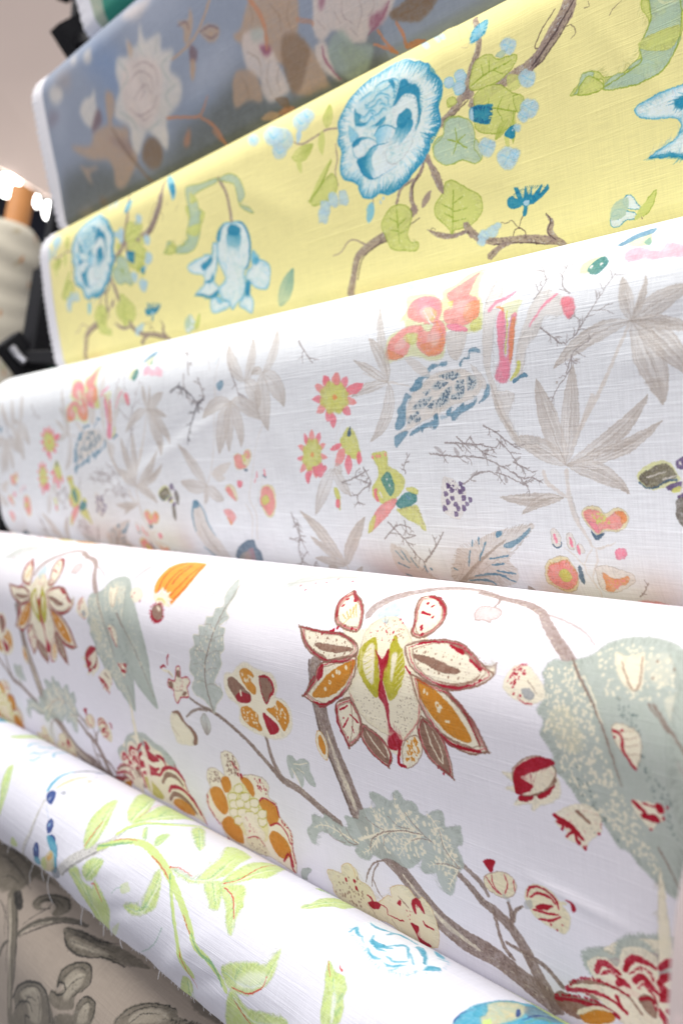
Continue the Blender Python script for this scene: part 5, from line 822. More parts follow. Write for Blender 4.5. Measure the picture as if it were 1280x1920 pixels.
('L','bl',[705,383,710,385],(1.02,1.75,1.17),dict(m=.3)),('P','bl',[777,339,785,338,783,343,777,345],dict(m=.2)),('P','bl',[786,352,805,345,822,334,819,340,801,353,788,356],dict(m=.3,a=.8)),
('L','bd',[699,410,723,396,755,391],(1.02,1.36,.68),dict(a=.7)),('L','bd',[703,410,723,411,760,404],(1.02,1.35,.68),dict(a=.7)),('F','be',[353,133,325,107,300,73],10.7,dict(a=.9,m=.3,v=('bd',.77,3))),
('F','be',[353,133,376,152,380,174],14.9,dict(a=.9,m=.3,v=('bd',.71,3))),('F','be',[353,133,370,107,358,72],10.3,dict(a=.9,m=.3,v=('bd',.75,3))),('F','be',[398,126,393,165,399,205],16.9,dict(a=.9,m=.3,v=('bd',.7,3))),
('F','be',[398,126,426,149,437,176],15.2,dict(a=.9,m=.3,v=('bd',.68,3))),('F','be',[398,126,420,101,408,65],9.8,dict(a=.9,m=.3,v=('bd',.71,3))),('F','be',[398,126,383,122,370,126],5.9,dict(a=.9,m=.3,v=('bd',.71,3))),
('F','be',[315,157,269,159,233,175],10.5,dict(m=.3,v=('bd',.79,3))),('F','be',[315,157,285,192,268,231],15.2,dict(m=.3,v=('bd',.78,3))),('F','be',[315,157,302,192,295,228],12,dict(m=.3,v=('bd',.77,3))),
('F','be',[315,157,328,190,327,224],11.6,dict(m=.3,v=('bd',.75,3))),('F','be',[315,157,356,169,384,189],12,dict(m=.3,v=('bd',.73,3))),('P','bl',[283,129,298,125,300,133,287,139],dict(m=.3,a=.7)),
('L','be',[277,132,273,155,266,185,253,224,238,253,220,277],(1.3,1.17,1.04,1.04,1.17,1.3),dict(a=.8)),('L','bd',[278,129,286,101,280,57],(.65,.91,.52),dict(a=.4)),
('L','bl',[279,100,287,80,278,51],(.54,.68,.41),dict(a=.35)),('L','bd',[267,108,252,85,216,50],(.8,.93,.53),dict(a=.35)),('L','bk',[151,127,176,121,199,130,219,146,228,155],(2.08,1.66,1.04),dict(a=.85)),
('L','bk',[175,122,178,118,183,115],(1.43,1.23,.82),dict(a=.8)),('L','bk',[173,122,183,125,192,127],(1.43,1.23,.82),dict(a=.8)),('L','bk',[182,125,184,129],(1.02,.81),dict(a=.7)),
('L','bk',[186,125,187,131,187,138],(1.42,1.22,.81),dict(a=.8)),('L','bk',[187,131,179,134],(1.01,.81),dict(a=.7)),('L','bk',[198,129,197,135,197,142],(1.4,1.2,.8),dict(a=.8)),
('L','bk',[217,144,213,149,209,153],(1.38,1.18,.79),dict(a=.8)),('L','bk',[213,149,206,149],(.99,.79),dict(a=.7)),('L','bk',[199,130,199,135,199,140],(1.4,1.2,.8),dict(a=.8)),
('L','bk',[224,151,221,156,215,161],(1.37,1.18,.78),dict(a=.8)),('L','bk',[226,153,224,159,222,165],(1.37,1.17,.78),dict(a=.8)),('L','bk',[245,146,225,154,205,173,193,192,184,212],(1.93,1.54,.96),dict(a=.85)),
('L','bk',[234,151,229,150,223,150],(1.36,1.17,.78),dict(a=.8)),('L','bk',[244,147,237,147,231,147],(1.35,1.16,.77),dict(a=.8)),('L','bk',[224,155,226,160,227,166],(1.37,1.18,.78),dict(a=.8)),
('L','bk',[226,160,219,163],(.98,.78),dict(a=.7)),('L','bk',[215,163,206,164,195,164],(1.39,1.19,.79),dict(a=.8)),('L','bk',[205,164,200,160],(1,.8),dict(a=.7)),
('L','bk',[195,188,198,192,199,195],(1.41,1.21,.81),dict(a=.8)),('L','bk',[197,192,193,194],(1.01,.81),dict(a=.7)),('L','bk',[201,178,194,180,185,181],(1.4,1.2,.8),dict(a=.8)),
('L','bk',[189,199,191,202,194,206],(1.42,1.22,.81),dict(a=.8)),('L','bk',[192,203,189,205],(1.01,.81),dict(a=.7)),('L','bk',[189,200,191,203,194,206],(1.42,1.22,.81),dict(a=.8)),
('L','bk',[191,203,189,205],(1.01,.81),dict(a=.7)),('L','br',[207,107,195,84,178,57],(1.35,1.08,.67),dict(a=.85)),('L','br',[203,97,205,92,208,87],(.97,.83,.56),dict(a=.8)),('L','br',[206,92,214,93],(.7,.56),dict(a=.7)),
('L','br',[200,92,203,89,208,87],(.98,.84,.56),dict(a=.8)),('L','br',[204,89,211,91],(.72,.58),dict(a=.7)),('L','br',[189,72,182,69,172,65],(1.08,.92,.61),dict(a=.8)),('L','br',[181,69,178,65],(.77,.62),dict(a=.7)),
('L','br',[190,74,182,70,176,66],(1.07,.92,.61),dict(a=.8)),('L','br',[246,145,241,128,231,113],(1.5,1.2,.75),dict(a=.85)),('L','br',[245,144,240,142,233,140],(1.05,.9,.6),dict(a=.8)),
('L','br',[243,136,247,133,250,131],(1.05,.9,.6),dict(a=.8)),('L','br',[247,133,252,134],(.75,.6),dict(a=.7)),('L','br',[236,119,236,117,239,115],(1.06,.91,.6),dict(a=.8)),
('L','br',[239,124,230,121,221,118],(1.06,.9,.6),dict(a=.8)),('L','br',[230,121,229,117],(.76,.61),dict(a=.7)),('F','be',[222,277,190,243,156,208],11.1,dict(m=.3,v=('bd',.85,3))),
('F','be',[222,277,181,276,144,267],11,dict(m=.3,v=('bd',.86,3))),('F','be',[222,277,240,289,263,298],11.1,dict(m=.3,v=('bd',.82,3))),('F','be',[222,277,215,290,209,304],7.4,dict(m=.3,v=('bd',.84,3))),
('F','be',[237,259,268,253,295,243],8,dict(m=.3)),('F','be',[240,261,258,264,275,266],6.8,dict(m=.3)),('L','be',[389,193,369,215,359,230,352,248],(.59,.59,.59,.47),dict(a=.7)),
('P','yo',[304,236,315,231,328,234,337,227,348,229,347,240,331,253,307,253],dict(a=.8)),('P','co',[305,237,315,233,325,235,325,247,334,251,310,253],dict(m=.3)),
('P','co',[331,232,342,228,346,236,337,240],dict(m=.3,a=.8)),('S','yg',[322,233,339,232,332,247],16,1.14,{}),('P','nv',[325,255,335,254,333,258],dict(a=.8)),('P','pk',[305,271,317,272,313,280,305,280],dict(m=.2)),
('L','pk',[357,260,355,267],(1.23,1.72),dict(s=.37)),('L','pk',[351,269,348,274],(.99,1.24),dict(s=.37)),('L','pk',[375,257,375,266],(1.69,2.18),dict(s=.48)),('L','nv',[370,265,377,268],(1.22,1.22),dict(a=.8)),
('P','yo',[269,282,283,275,296,281,299,297,291,298],dict(a=.8)),('P','co',[271,282,282,279,290,291,294,300,279,292],dict(m=.25)),('P','yo',[363,282,377,278,391,283,392,305,378,324,363,320,355,301],{}),
('P','co',[364,284,379,281,388,290,388,309,372,322,362,311,354,303],dict(m=.2)),('P','yg',[359,297,373,292,377,301,363,307],dict(m=.2)),('P','nv',[351,292,351,303,359,311,352,305],dict(a=.8)),
('L','be',[352,248,338,276,329,297,340,320,332,356],(.74,.86,.99,1.24,1.48),dict(a=.8)),('L','be',[369,271,354,290,343,309],(.49,.61,.73),dict(a=.7)),('P','co',[256,314,276,313,287,324,274,334,268,328],dict(m=.3,a=.85)),
('P','or',[262,324,274,332,270,336],dict(m=.2)),('P','bt',[175,297,193,304,201,316,210,337,222,354,233,372,231,402,201,398,181,387,175,366,163,346,162,325],dict(m=.4,a=.55)),
('L','bl',[175,299,164,320,166,348],(2.03,2.61,1.45),dict(m=.35)),('L','bl',[186,299,201,316,207,335,222,354],(1.44,2.01,1.44,.86),dict(m=.4)),('P','bl',[175,298,186,299,186,308,171,310],dict(m=.3)),
('L','bd',[184,333,196,359,209,383],(1.16,1.74,1.45),dict(m=.4)),('L','bl',[173,374,186,389,197,401],(1.29,1.93,1.29),dict(m=.3)),('R','bd',[181,316,201,350,214,377,185,373,173,342],30,4.35,.72,dict(a=.6)),
('P','nv',[268,375,299,361,321,358,322,369,328,380,314,399,292,403,247,400],dict(m=.35,a=.85)),('P','co',[284,382,310,371,308,383,292,403,268,402],dict(m=.6,a=.6)),
('P','bt',[270,385,294,379,284,401,248,403],dict(a=.7,m=.4)),('L','be',[224,277,206,299,205,316],(1.11,1.11,.83),dict(a=.8)),('L','be',[317,305,329,324,319,356],(.77,1.29,1.03),dict(a=.8)),
]
PRINT_YELLOW = [
('L','wd',[672,143,660,141,640,154,619,162,601,173,592,188,582,209,566,220,560,236,565,255],(5.78,6.3,5.25,4.46,2.63,2.63,2.89,2.63,3.94,3.15),dict(m=.35)),('L','wd',[591,197,609,216,616,237],(2,2.29,2.29),dict(m=.3)),
('L','wd',[567,215,544,220,532,237],(1.76,2.64,2.06),dict(m=.3)),('L','wd',[565,250,537,264,505,272,472,279,445,290,430,318,415,339],(5.9,5.31,6.49,5.9,5.9,5.9,6.49),dict(m=.35)),
('L','wd',[472,279,437,264,413,276,395,278],(1.29,.97,.81,.65),dict(m=.2)),('L','wk',[578,211,566,222,563,239],(.58,.73,.58),dict(m=.3)),('L','wk',[666,148,642,158,622,167],(.66,.79,.53),dict(m=.4)),
('L','wk',[570,263,544,270,512,278,479,283,454,294,439,319],(.59,.88,1.03,1.03,.88,.73),dict(m=.4)),('F','wd',[576,252,586,243,596,235],5,dict(m=.3)),
('L','wd',[430,112,405,107,377,110,349,111,331,103],(1.33,1.5,1.33,1.5,.83),dict(m=.3)),('L','wd',[424,131,425,153,419,168,423,188],(1.01,1.17,1.01,.67),{}),
('P','pw',[559,59,578,72,589,75,596,81,606,85,609,96,620,105,627,115,627,126,619,133,619,142,621,153,620,164,609,172,601,174,600,185,592,194,580,202,568,208,556,215,537,221,519,223,503,217,489,220,471,215,463,203,462,196,449,188,436,183,429,171,431,157,435,144,428,131,432,120,431,107,438,98,446,90,457,80,469,73,480,67,495,62,514,59,533,56,546,57],dict(m=.05)),
('P','rl',[559,59,578,72,589,75,596,81,606,85,609,96,620,105,627,115,627,126,619,133,619,142,621,153,620,164,609,172,601,174,600,185,592,194,580,202,568,208,556,215,537,221,519,223,503,217,489,220,471,215,463,203,462,196,449,188,436,183,429,171,431,157,435,144,428,131,432,120,431,107,438,98,446,90,457,80,469,73,480,67,495,62,514,59,533,56,546,57],dict(r=3.77,m=.1)),
('P','rb',[559,59,578,72,589,75,596,81,606,85,609,96,620,105,627,115,627,126,619,133,619,142,621,153,620,164,609,172,601,174,600,185,592,194,580,202,568,208,556,215,537,221,519,223,503,217,489,220,471,215,463,203,462,196,449,188,436,183,429,171,431,157,435,144,428,131,432,120,431,107,438,98,446,90,457,80,469,73,480,67,495,62,514,59,533,56,546,57],dict(r=1.74,m=.1)),
('R','rl',[559,59,578,72,589,75,596,81,606,85,609,96,620,105,627,115,627,126,619,133,619,142,621,153,620,164,609,172,601,174,600,185,592,194,580,202,568,208,556,215,537,221,519,223,503,217,489,220,471,215,463,203,462,196,449,188,436,183,429,171,431,157,435,144,428,131,432,120,431,107,438,98,446,90,457,80,469,73,480,67,495,62,514,59,533,56,546,57],120,14.46,1.16,dict(a=.6)),
('R','rb',[559,59,578,72,589,75,596,81,606,85,609,96,620,105,627,115,627,126,619,133,619,142,621,153,620,164,609,172,601,174,600,185,592,194,580,202,568,208,556,215,537,221,519,223,503,217,489,220,471,215,463,203,462,196,449,188,436,183,429,171,431,157,435,144,428,131,432,120,431,107,438,98,446,90,457,80,469,73,480,67,495,62,514,59,533,56,546,57],210,8.68,.87,dict(a=.75)),
('R','rb',[606,85,620,105,627,126,619,142,620,164,599,185,568,208,537,221,503,217],120,10.79,.79,dict(a=.8)),('R','pw',[495,62,533,56,559,59,589,75],40,6.14,1.02,dict(a=.6)),
('P','rl',[468,97,478,87,506,84,541,83,555,93,549,106,539,119,524,128,508,133,475,124,465,111],dict(a=.22,s=1.48,m=.3)),('L','rb',[507,89,509,82,522,79,542,82,553,88],(.23,.68,.91,.61,.23),dict(m=.2,a=.8)),
('L','rl',[507,91,510,84,523,81,543,84,553,89],(.45,1.52,1.67,.76),dict(a=.6,s=.61)),('L','rb',[476,90,486,88,497,86,505,86],(.23,.7,.94,.62,.23),dict(m=.2,a=.8)),
('L','rl',[476,92,486,90,497,88,506,88],(.47,1.56,1.72,.78),dict(a=.6,s=.62)),('L','rb',[493,98,504,98,512,93,521,94,530,98,538,104],(.23,.68,.9,.6,.23),dict(m=.2,a=.8)),
('L','rl',[493,99,505,100,512,95,522,95,530,99,538,106],(.45,1.51,1.66,.75),dict(a=.6,s=.6)),('L','rb',[487,101,496,105,506,105,515,100,523,104],(.23,.68,.91,.61,.23),dict(m=.2,a=.8)),
('L','rl',[487,103,496,107,506,106,516,102,523,106],(.46,1.52,1.67,.76),dict(a=.6,s=.61)),('L','rb',[477,107,486,113,496,109,505,111,508,116],(.23,.69,.92,.61,.23),dict(m=.2,a=.8)),
('L','rl',[477,109,486,115,496,111,505,112,509,118],(.46,1.53,1.68,.77),dict(a=.6,s=.61)),('L','rb',[504,118,514,117,522,113,529,117],(.22,.67,.9,.6,.22),dict(m=.2,a=.8)),
('L','rl',[505,119,514,119,522,115,530,119],(.45,1.49,1.64,.75),dict(a=.6,s=.6)),('L','rb',[468,97,469,103,477,108,480,114],(.23,.69,.93,.62,.23),dict(m=.2,a=.8)),
('L','rl',[468,99,469,105,477,110,481,115],(.46,1.54,1.7,.77),dict(a=.6,s=.62)),('L','rb',[476,115,485,122,495,120,499,117,506,123],(.23,.69,.92,.61,.23),dict(m=.2,a=.8)),
('L','rl',[476,117,485,124,495,121,499,119,506,125],(.46,1.53,1.69,.77),dict(a=.6,s=.61)),('L','rb',[466,118,479,121,492,123],(.23,.7,.93,.62,.23),dict(m=.2,a=.8)),
('L','rl',[466,119,480,123,492,125],(.46,1.55,1.7,.77),dict(a=.6,s=.62)),('L','rb',[494,129,507,129,518,127,525,125],(.23,.68,.9,.6,.23),dict(m=.2,a=.8)),
('L','rl',[494,131,507,131,519,128,526,127],(.45,1.51,1.66,.75),dict(a=.6,s=.6)),('L','rb',[512,89,527,91,538,89,544,96,544,106],(.23,.68,.9,.6,.23),dict(m=.2,a=.8)),
('L','rl',[512,91,527,92,538,91,544,98,544,107],(.45,1.51,1.66,.75),dict(a=.6,s=.6)),('L','rb',[526,100,533,105,531,110,536,113],(.22,.66,.88,.58,.22),dict(m=.2,a=.8)),
('L','rl',[527,102,533,106,531,112,536,115],(.44,1.46,1.61,.73),dict(a=.6,s=.58)),('L','rb',[515,106,522,107,529,112],(.22,.66,.89,.59,.22),dict(m=.2,a=.8)),
('L','rl',[515,108,522,108,529,114],(.44,1.48,1.62,.74),dict(a=.6,s=.59)),('L','rb',[499,111,503,116,497,118],(.22,.67,.9,.6,.22),dict(m=.2,a=.8)),('L','rl',[500,113,503,118,497,120],(.45,1.5,1.65,.75),dict(a=.6,s=.6)),
('L','rb',[487,98,493,101,497,99],(.23,.68,.91,.61,.23),dict(m=.2,a=.8)),('L','rl',[488,99,493,102,497,101],(.45,1.52,1.67,.76),dict(a=.6,s=.61)),('P','rb',[533,82,541,83,546,91,544,96,539,89],dict(m=.3,s=.37)),
('P','rb',[468,98,472,105,479,110,476,117,487,124,467,119],dict(m=.35,s=.46,a=.8)),('P','rb',[507,129,525,124,523,131,510,133],dict(m=.3,s=.44,a=.75)),
('P','pw',[554,92,568,92,585,107,589,129,585,151,571,164,545,168,528,158,540,143,539,119,549,107],dict(a=.8,s=.99)),
('P','rb',[557,90,566,91,572,99,582,103,589,113,588,127,589,138,585,149,577,158,584,144,584,128,581,116,571,110,561,108,552,112,542,116,547,107,553,97],dict(m=.12,s=.28)),
('R','rb',[555,92,572,99,588,114,588,133,584,128,581,116,561,108,543,116],90,-4.34,.58,dict(a=.6)),('P','rb',[558,128,565,127,572,132,572,141,565,142,558,148,547,144,546,136,551,130],dict(m=.2,s=.35)),
('P','rb',[546,143,572,142,572,152,556,163,541,168,528,162,538,152],dict(a=.95,w=(558,141,543,167),m=.2)),('L','rb',[563,142,558,155,550,165],(.7,.56,.21),dict(a=.6)),
('L','rb',[554,144,548,155,538,163],(.71,.57,.21),dict(a=.6)),('L','rb',[567,143,567,150,562,158],(.7,.56,.21),dict(a=.6)),('L','rb',[547,145,541,153],(.72,.57,.21),dict(a=.6)),
('L','rb',[558,143,554,154],(.71,.57,.21),dict(a=.6)),('P','pw',[502,141,512,135,528,136,542,145,536,153,528,158,508,157,505,148],dict(m=.05)),
('P','rl',[502,141,512,135,528,136,542,145,536,153,528,158,508,157,505,148],dict(w=(508,139,532,156),a=.9)),('L','rb',[502,142,512,135,528,136,542,145],(.45,.97,.67,.52),dict(m=.2)),
('L','rb',[505,148,508,156],(.37,.3),dict(a=.6)),('P','rl',[454,115,471,132,470,137,455,138],dict(a=.8,m=.2,s=.39)),
('P','pw',[457,143,466,137,481,138,498,145,507,153,504,157,491,157,484,162,469,164,460,157],dict(m=.05)),
('P','rb',[457,143,466,137,481,138,498,145,507,153,504,157,491,157,484,162,469,164,460,157],dict(r=1.22,m=.2,a=.8)),('P','rb',[457,142,465,138,478,138,471,144,461,146],dict(m=.3,s=.39)),
('R','rb',[458,144,466,138,489,141],26,4.67,.62,dict(a=.7)),('P','pw',[465,164,486,162,496,157,528,158,521,169,525,183,542,189,523,196,493,196,475,185,469,176],dict(m=.05)),
('P','rb',[465,164,486,162,496,157,508,158,495,167,495,179,501,192,493,196,475,185,469,176],dict(w=(472,167,506,183),m=.1)),('R','rb',[485,162,470,166,469,176,475,185,493,196],60,9.88,.84,dict(a=.75)),
('L','rb',[485,162,497,156,508,156,528,158],(.68,1.22,.61,.3),dict(m=.2)),('L','rb',[469,176,476,186,493,196,516,195],(.77,1.08,.77,.23),{}),
('L','wk',[521,169,523,180,531,187,550,185,569,172,571,164],(.22,.29,.29,.22),dict(a=.35)),('L','rb',[516,195,527,193,540,191],(.3,.37,.22),dict(a=.5)),('L','rb',[578,92,583,85,586,82],(.42,.64,.35),dict(a=.8)),
('L','rb',[585,162,595,166],(.34,.55),dict(a=.8)),('P','pb2',[270,76,288,68,317,81,332,100,313,110,284,100],dict(m=.45,g=1.33)),('L','rl',[286,80,303,95,317,91],(1.04,1.45,.83),dict(a=.7)),
('P','pb2',[248,63,259,53,290,69,308,87,292,96,267,87],dict(m=.45,g=1.51)),('L','rl',[263,66,282,83,293,78],(1.18,1.66,.95),dict(a=.7)),('P','pb2',[323,66,334,58,357,70,371,86,359,94,338,86],dict(m=.45,g=1.42)),
('L','rl',[335,68,350,82,360,78],(1.11,1.56,.89),dict(a=.7)),('P','pb2',[339,62,347,55,367,66,381,80,372,87,354,80],dict(m=.45,g=1.41)),('L','rl',[350,64,363,76,370,73],(1.1,1.54,.88),dict(a=.7)),
('P','pb2',[198,54,203,46,227,59,243,74,235,80,217,74],dict(m=.45,g=1.71)),('L','rl',[209,57,225,70,231,67],(1.35,1.89,1.08),dict(a=.7)),('P','pb2',[279,99,292,96,306,102,314,112,302,118,285,113],dict(m=.45,g=1.31)),
('L','rl',[288,101,296,109,305,107],(.95,1.32,.76),dict(a=.7)),('F','gr',[324,123,353,124,376,118],10.9,dict(m=.35,v=('go',.54,3))),('F','gr',[338,124,341,138,344,151],5.5,dict(m=.3)),
('F','gr',[398,105,394,121,394,139],7.7,dict(m=.3)),('F','gr',[407,105,411,90,411,72],10.8,dict(m=.4,v=('go',.52,2))),('F','pb2',[346,87,344,98,340,108],6.3,{}),('F','gr',[356,197,385,172,413,147],5.6,dict(m=.2)),
('P','gr',[362,190,382,180,410,168,421,184,410,198,392,202,365,201],dict(m=.3,e=('go',.86))),('L','go',[356,194,387,176,413,150],(.71,1.43,1.07),{}),
('P','pb2',[382,200,396,202,401,215,395,222,385,217,380,218],dict(m=.4)),('P','pb2',[401,193,415,195,420,209,413,215,404,210,399,211],dict(m=.4)),('P','pb2',[423,196,436,197,441,211,435,217,425,213,421,213],dict(m=.4)),
('P','pb2',[376,210,390,211,395,225,388,232,378,227,374,228],dict(m=.4)),('F','rl',[488,224,481,237,475,250],7.9,dict(m=.35)),('D','pb2',[509,224,503,228],1.24,{}),('F','wd',[490,220,489,224,487,228],1,{}),
('P','gr',[522,239,548,243,557,258,546,276,549,289,562,292,558,301,538,298,513,290,505,272,500,256],dict(m=.2,e=('go',.76))),('L','go',[531,244,530,262,529,288],(.76,.91,.46),{}),
('L','go',[530,260,516,252],(.76,.92,.46),{}),('L','go',[529,265,546,258],(.76,.92,.46),{}),('L','go',[530,272,516,267],(.77,.92,.46),{}),('L','go',[531,275,545,273],(.77,.92,.46),{}),
('S','gw',[522,239,548,243,557,258,546,276,549,289,562,292,558,301,538,298,513,290,505,272,500,256],46,.61,dict(a=.75)),
('P','gr',[616,242,620,233,634,233,657,249,672,260,672,278,651,290,625,290,622,299,616,285,598,267,600,253],dict(m=.2,e=('go',.69))),('L','go',[632,243,627,266,621,296],(.69,.83,.41),{}),
('L','go',[628,259,647,254],(.69,.83,.42),{}),('L','go',[627,268,651,269],(.7,.83,.42),{}),('L','go',[627,266,610,255],(.69,.83,.42),{}),('L','go',[626,275,612,267],(.7,.84,.42),{}),
('L','go',[625,280,646,280],(.7,.84,.42),{}),('S','gw',[616,242,620,233,634,233,657,249,672,260,672,278,651,290,625,290,622,299,616,285,598,267,600,253],46,.56,dict(a=.75)),
('P','gb',[626,161,642,159,661,169,665,184,679,202,680,220,656,212,636,214,614,203,604,186,614,177,624,175],dict(m=.35,e=('go',.54))),('L','go',[628,183,646,188,660,201],(.55,.96,.55),{}),
('L','go',[640,177,646,188,635,199],(.41,.82,.41),{}),('L','go',[652,185,646,188,647,202],(.4,.81,.4),{}),('S','gw',[618,166,666,180,669,208,621,200],36,.7,dict(a=.6)),
('P','gr',[634,138,644,138,648,145,640,147,634,146],dict(m=.2,e=('go',.41))),('P','pb2',[650,117,655,113,663,116,667,123,661,128,654,125],dict(m=.2,e=('rl',.53))),
('P','pb2',[632,116,636,113,643,115,646,121,642,125,635,123],dict(m=.2,e=('rl',.54))),('P','pb2',[645,129,649,124,657,127,661,134,656,138,648,136],dict(m=.2,e=('rl',.54))),
('P','pb2',[603,39,611,40,628,59,623,61],dict(m=.5)),('P','pb2',[591,34,598,34,619,58,614,60],dict(m=.5)),('P','pb2',[568,32,576,32,599,57,593,60],dict(m=.5)),
('L','wd',[658,76,643,49,652,51,670,73,670,88,660,86],(.3,.3),dict(a=.5)),('L','wd',[583,281,597,291,620,297,644,296,652,303],(.73,2.04,2.33,1.75,2.91),dict(m=.3)),
('L','wk',[585,284,589,280,595,283],(.44,.44),dict(a=.7)),('L','wd',[814,86,807,102,793,115,779,129,760,139,734,143,713,147,692,152,670,154],(9.53,9.05,8.34,8.34,7.15,6.43,5.24,5.24,5.96),dict(m=.35)),
('L','wk',[794,93,780,106,766,122,771,126],(.47,.7,.82,.47),dict(m=.4)),('L','wk',[814,104,798,123,778,139,759,145],(.67,.89,.89,.67),dict(m=.4)),('L','wk',[799,105,790,116,782,121],(1.14,2.05,.91),dict(m=.6,a=.6)),
('P','wk',[760,133,773,135,766,143],dict(m=.4)),('L','wk',[806,116,813,117,817,126,811,130],(.45,.45,.23),dict(a=.7)),('L','wk',[829,106,836,107,835,101],(.44,.44,.22),dict(a=.7)),
('L','wk',[859,125,864,120,874,116],(.42,.42,.21),dict(a=.7)),('L','wd',[665,43,682,72,687,92,681,105,674,116,666,132,662,142],(3.56,4.07,4.58,4.58,5.09,5.6,7.64),dict(m=.3)),
('P','rl',[673,85,674,69,687,62,696,65,696,81,684,86],dict(m=.3,g=1.03)),('R','rb',[673,85,674,69,687,62,696,65,696,81,684,86],30,3.36,.7,{}),
('P','gr',[669,135,677,113,687,107,704,109,713,118,738,121,738,129,726,138,705,142,681,141],dict(m=.2,e=('go',.63))),('L','go',[672,134,694,128,724,127],(.66,.79,.39),{}),('L','go',[691,129,689,115],(.64,.77,.39),{}),
('L','go',[700,127,701,114],(.64,.76,.38),{}),('L','go',[706,127,720,136],(.63,.76,.38),{}),('L','go',[718,127,733,125],(.62,.75,.37),{}),
('S','gw',[669,135,677,113,687,107,704,109,713,118,738,121,738,129,726,138,705,142,681,141],46,.53,dict(a=.75)),
('P','gr',[677,145,696,142,714,146,730,159,743,168,745,177,734,182,727,193,712,198,688,192,674,182,675,160],dict(m=.2,e=('go',.63))),('L','go',[679,165,706,170,734,182],(.65,.78,.39),{}),
('L','go',[694,168,698,156],(.64,.77,.39),{}),('L','go',[708,171,718,160],(.63,.76,.38),{}),('L','go',[708,172,716,188],(.63,.76,.38),{}),('L','go',[723,178,726,171],(.62,.75,.37),{}),
('S','gw',[677,145,696,142,714,146,730,159,743,168,745,177,734,182,727,193,712,198,688,192,674,182,675,160],46,.52,dict(a=.75)),('P','gr',[732,164,746,169,744,181,736,183],dict(m=.3,e=('go',.49))),
('P','gr',[726,140,745,147,741,158,727,156],dict(m=.4)),('F','gr',[731,181,729,198,727,215],4.4,dict(m=.3,v=('go',.49,2))),('F','gr',[722,187,712,195,702,204],6,dict(m=.3,v=('go',.5,2))),
('F','gr',[717,199,719,210,721,220],3.1,dict(m=.3)),('P','gb',[628,162,644,161,666,171,673,189,670,204,679,218,669,222,651,213,625,212,607,199,607,184,623,177],dict(m=.35,e=('go',.54))),
('L','go',[629,183,644,190,659,201],(.55,.96,.55),{}),('L','go',[643,173,644,190,637,202],(.54,.95,.54),{}),('L','go',[658,185,644,190],(.53,.8),{}),('S','gw',[617,166,668,176,668,208,620,205],36,.7,dict(a=.6)),
('P','rb',[668,159,678,158,702,164,697,169,701,175,695,176,695,184,675,176,666,168],dict(m=.2)),('R','nv2',[673,159,700,167,695,182,672,173],34,3.94,.66,{}),('P','pb2',[667,162,672,159,672,173,667,169],{}),
('P','rb',[716,201,727,195,732,199,729,209,722,207],dict(m=.25)),('D','pb2',[728,200],.74,{}),('P','pb2',[718,103,725,99,733,102,740,108,738,116,731,119,722,113],dict(m=.3,g=.74)),
('L','rl',[729,109,736,114],(.37,.74),dict(a=.6)),('L','rl',[729,109,726,113],(.37,.74),dict(a=.6)),('L','rl',[729,109,722,104],(.37,.74),dict(a=.6)),('L','rl',[729,109,733,105],(.37,.74),dict(a=.6)),
('P','pb2',[741,146,749,141,757,144,764,150,762,159,755,162,745,157],dict(m=.3,g=.72)),('L','rl',[753,152,761,157],(.36,.72),dict(a=.6)),('L','rl',[753,152,749,156],(.36,.72),dict(a=.6)),
('L','rl',[753,152,746,146],(.36,.72),dict(a=.6)),('L','rl',[753,152,757,147],(.36,.72),dict(a=.6)),('P','pb2',[741,178,749,173,758,176,765,182,763,191,755,195,745,189],dict(m=.3,g=.72)),
('L','rl',[753,184,761,189],(.36,.72),dict(a=.6)),('L','rl',[753,184,749,189],(.36,.72),dict(a=.6)),('L','rl',[753,184,746,178],(.36,.72),dict(a=.6)),('L','rl',[753,184,758,179],(.36,.72),dict(a=.6)),
('P','pb2',[736,186,742,182,747,185,752,189,750,195,745,197,739,193],dict(m=.3,g=.73)),('L','rl',[744,190,749,193],(.36,.73),dict(a=.6)),('L','rl',[744,190,741,193],(.36,.73),dict(a=.6)),
('L','rl',[744,190,739,186],(.36,.73),dict(a=.6)),('L','rl',[744,190,747,187],(.36,.73),dict(a=.6)),('P','pb2',[677,203,685,197,694,201,702,207,699,216,691,220,681,214],dict(m=.3,g=.78)),
('L','rl',[690,208,698,213],(.39,.78),dict(a=.6)),('L','rl',[690,208,685,213],(.39,.78),dict(a=.6)),('L','rl',[690,208,682,203],(.39,.78),dict(a=.6)),('L','rl',[690,208,695,203],(.39,.78),dict(a=.6)),
('P','pb2',[703,222,714,215,724,219,733,226,730,237,720,242,708,235],dict(m=.3,g=.75)),('L','rl',[719,228,728,234],(.38,.75),dict(a=.6)),('L','rl',[719,228,713,235],(.38,.75),dict(a=.6)),
('L','rl',[719,228,709,222],(.38,.75),dict(a=.6)),('L','rl',[719,228,724,223],(.38,.75),dict(a=.6)),('P','pb2',[722,224,727,220,732,222,736,226,734,231,730,233,724,230],dict(m=.3,g=.74)),
('L','rl',[729,227,733,230],(.37,.74),dict(a=.6)),('L','rl',[729,227,726,230],(.37,.74),dict(a=.6)),('L','rl',[729,227,725,224],(.37,.74),dict(a=.6)),('L','rl',[729,227,732,224],(.37,.74),dict(a=.6)),
('P','pb2',[729,197,733,195,737,197,740,199,739,203,735,205,731,202],dict(m=.3,g=.74)),('L','rl',[735,200,738,202],(.37,.74),dict(a=.6)),('L','rl',[735,200,733,202],(.37,.74),dict(a=.6)),
('L','rl',[735,200,731,198],(.37,.74),dict(a=.6)),('L','rl',[735,200,737,198],(.37,.74),dict(a=.6)),('P','gb',[710,113,721,110,725,116,719,118],dict(m=.3)),
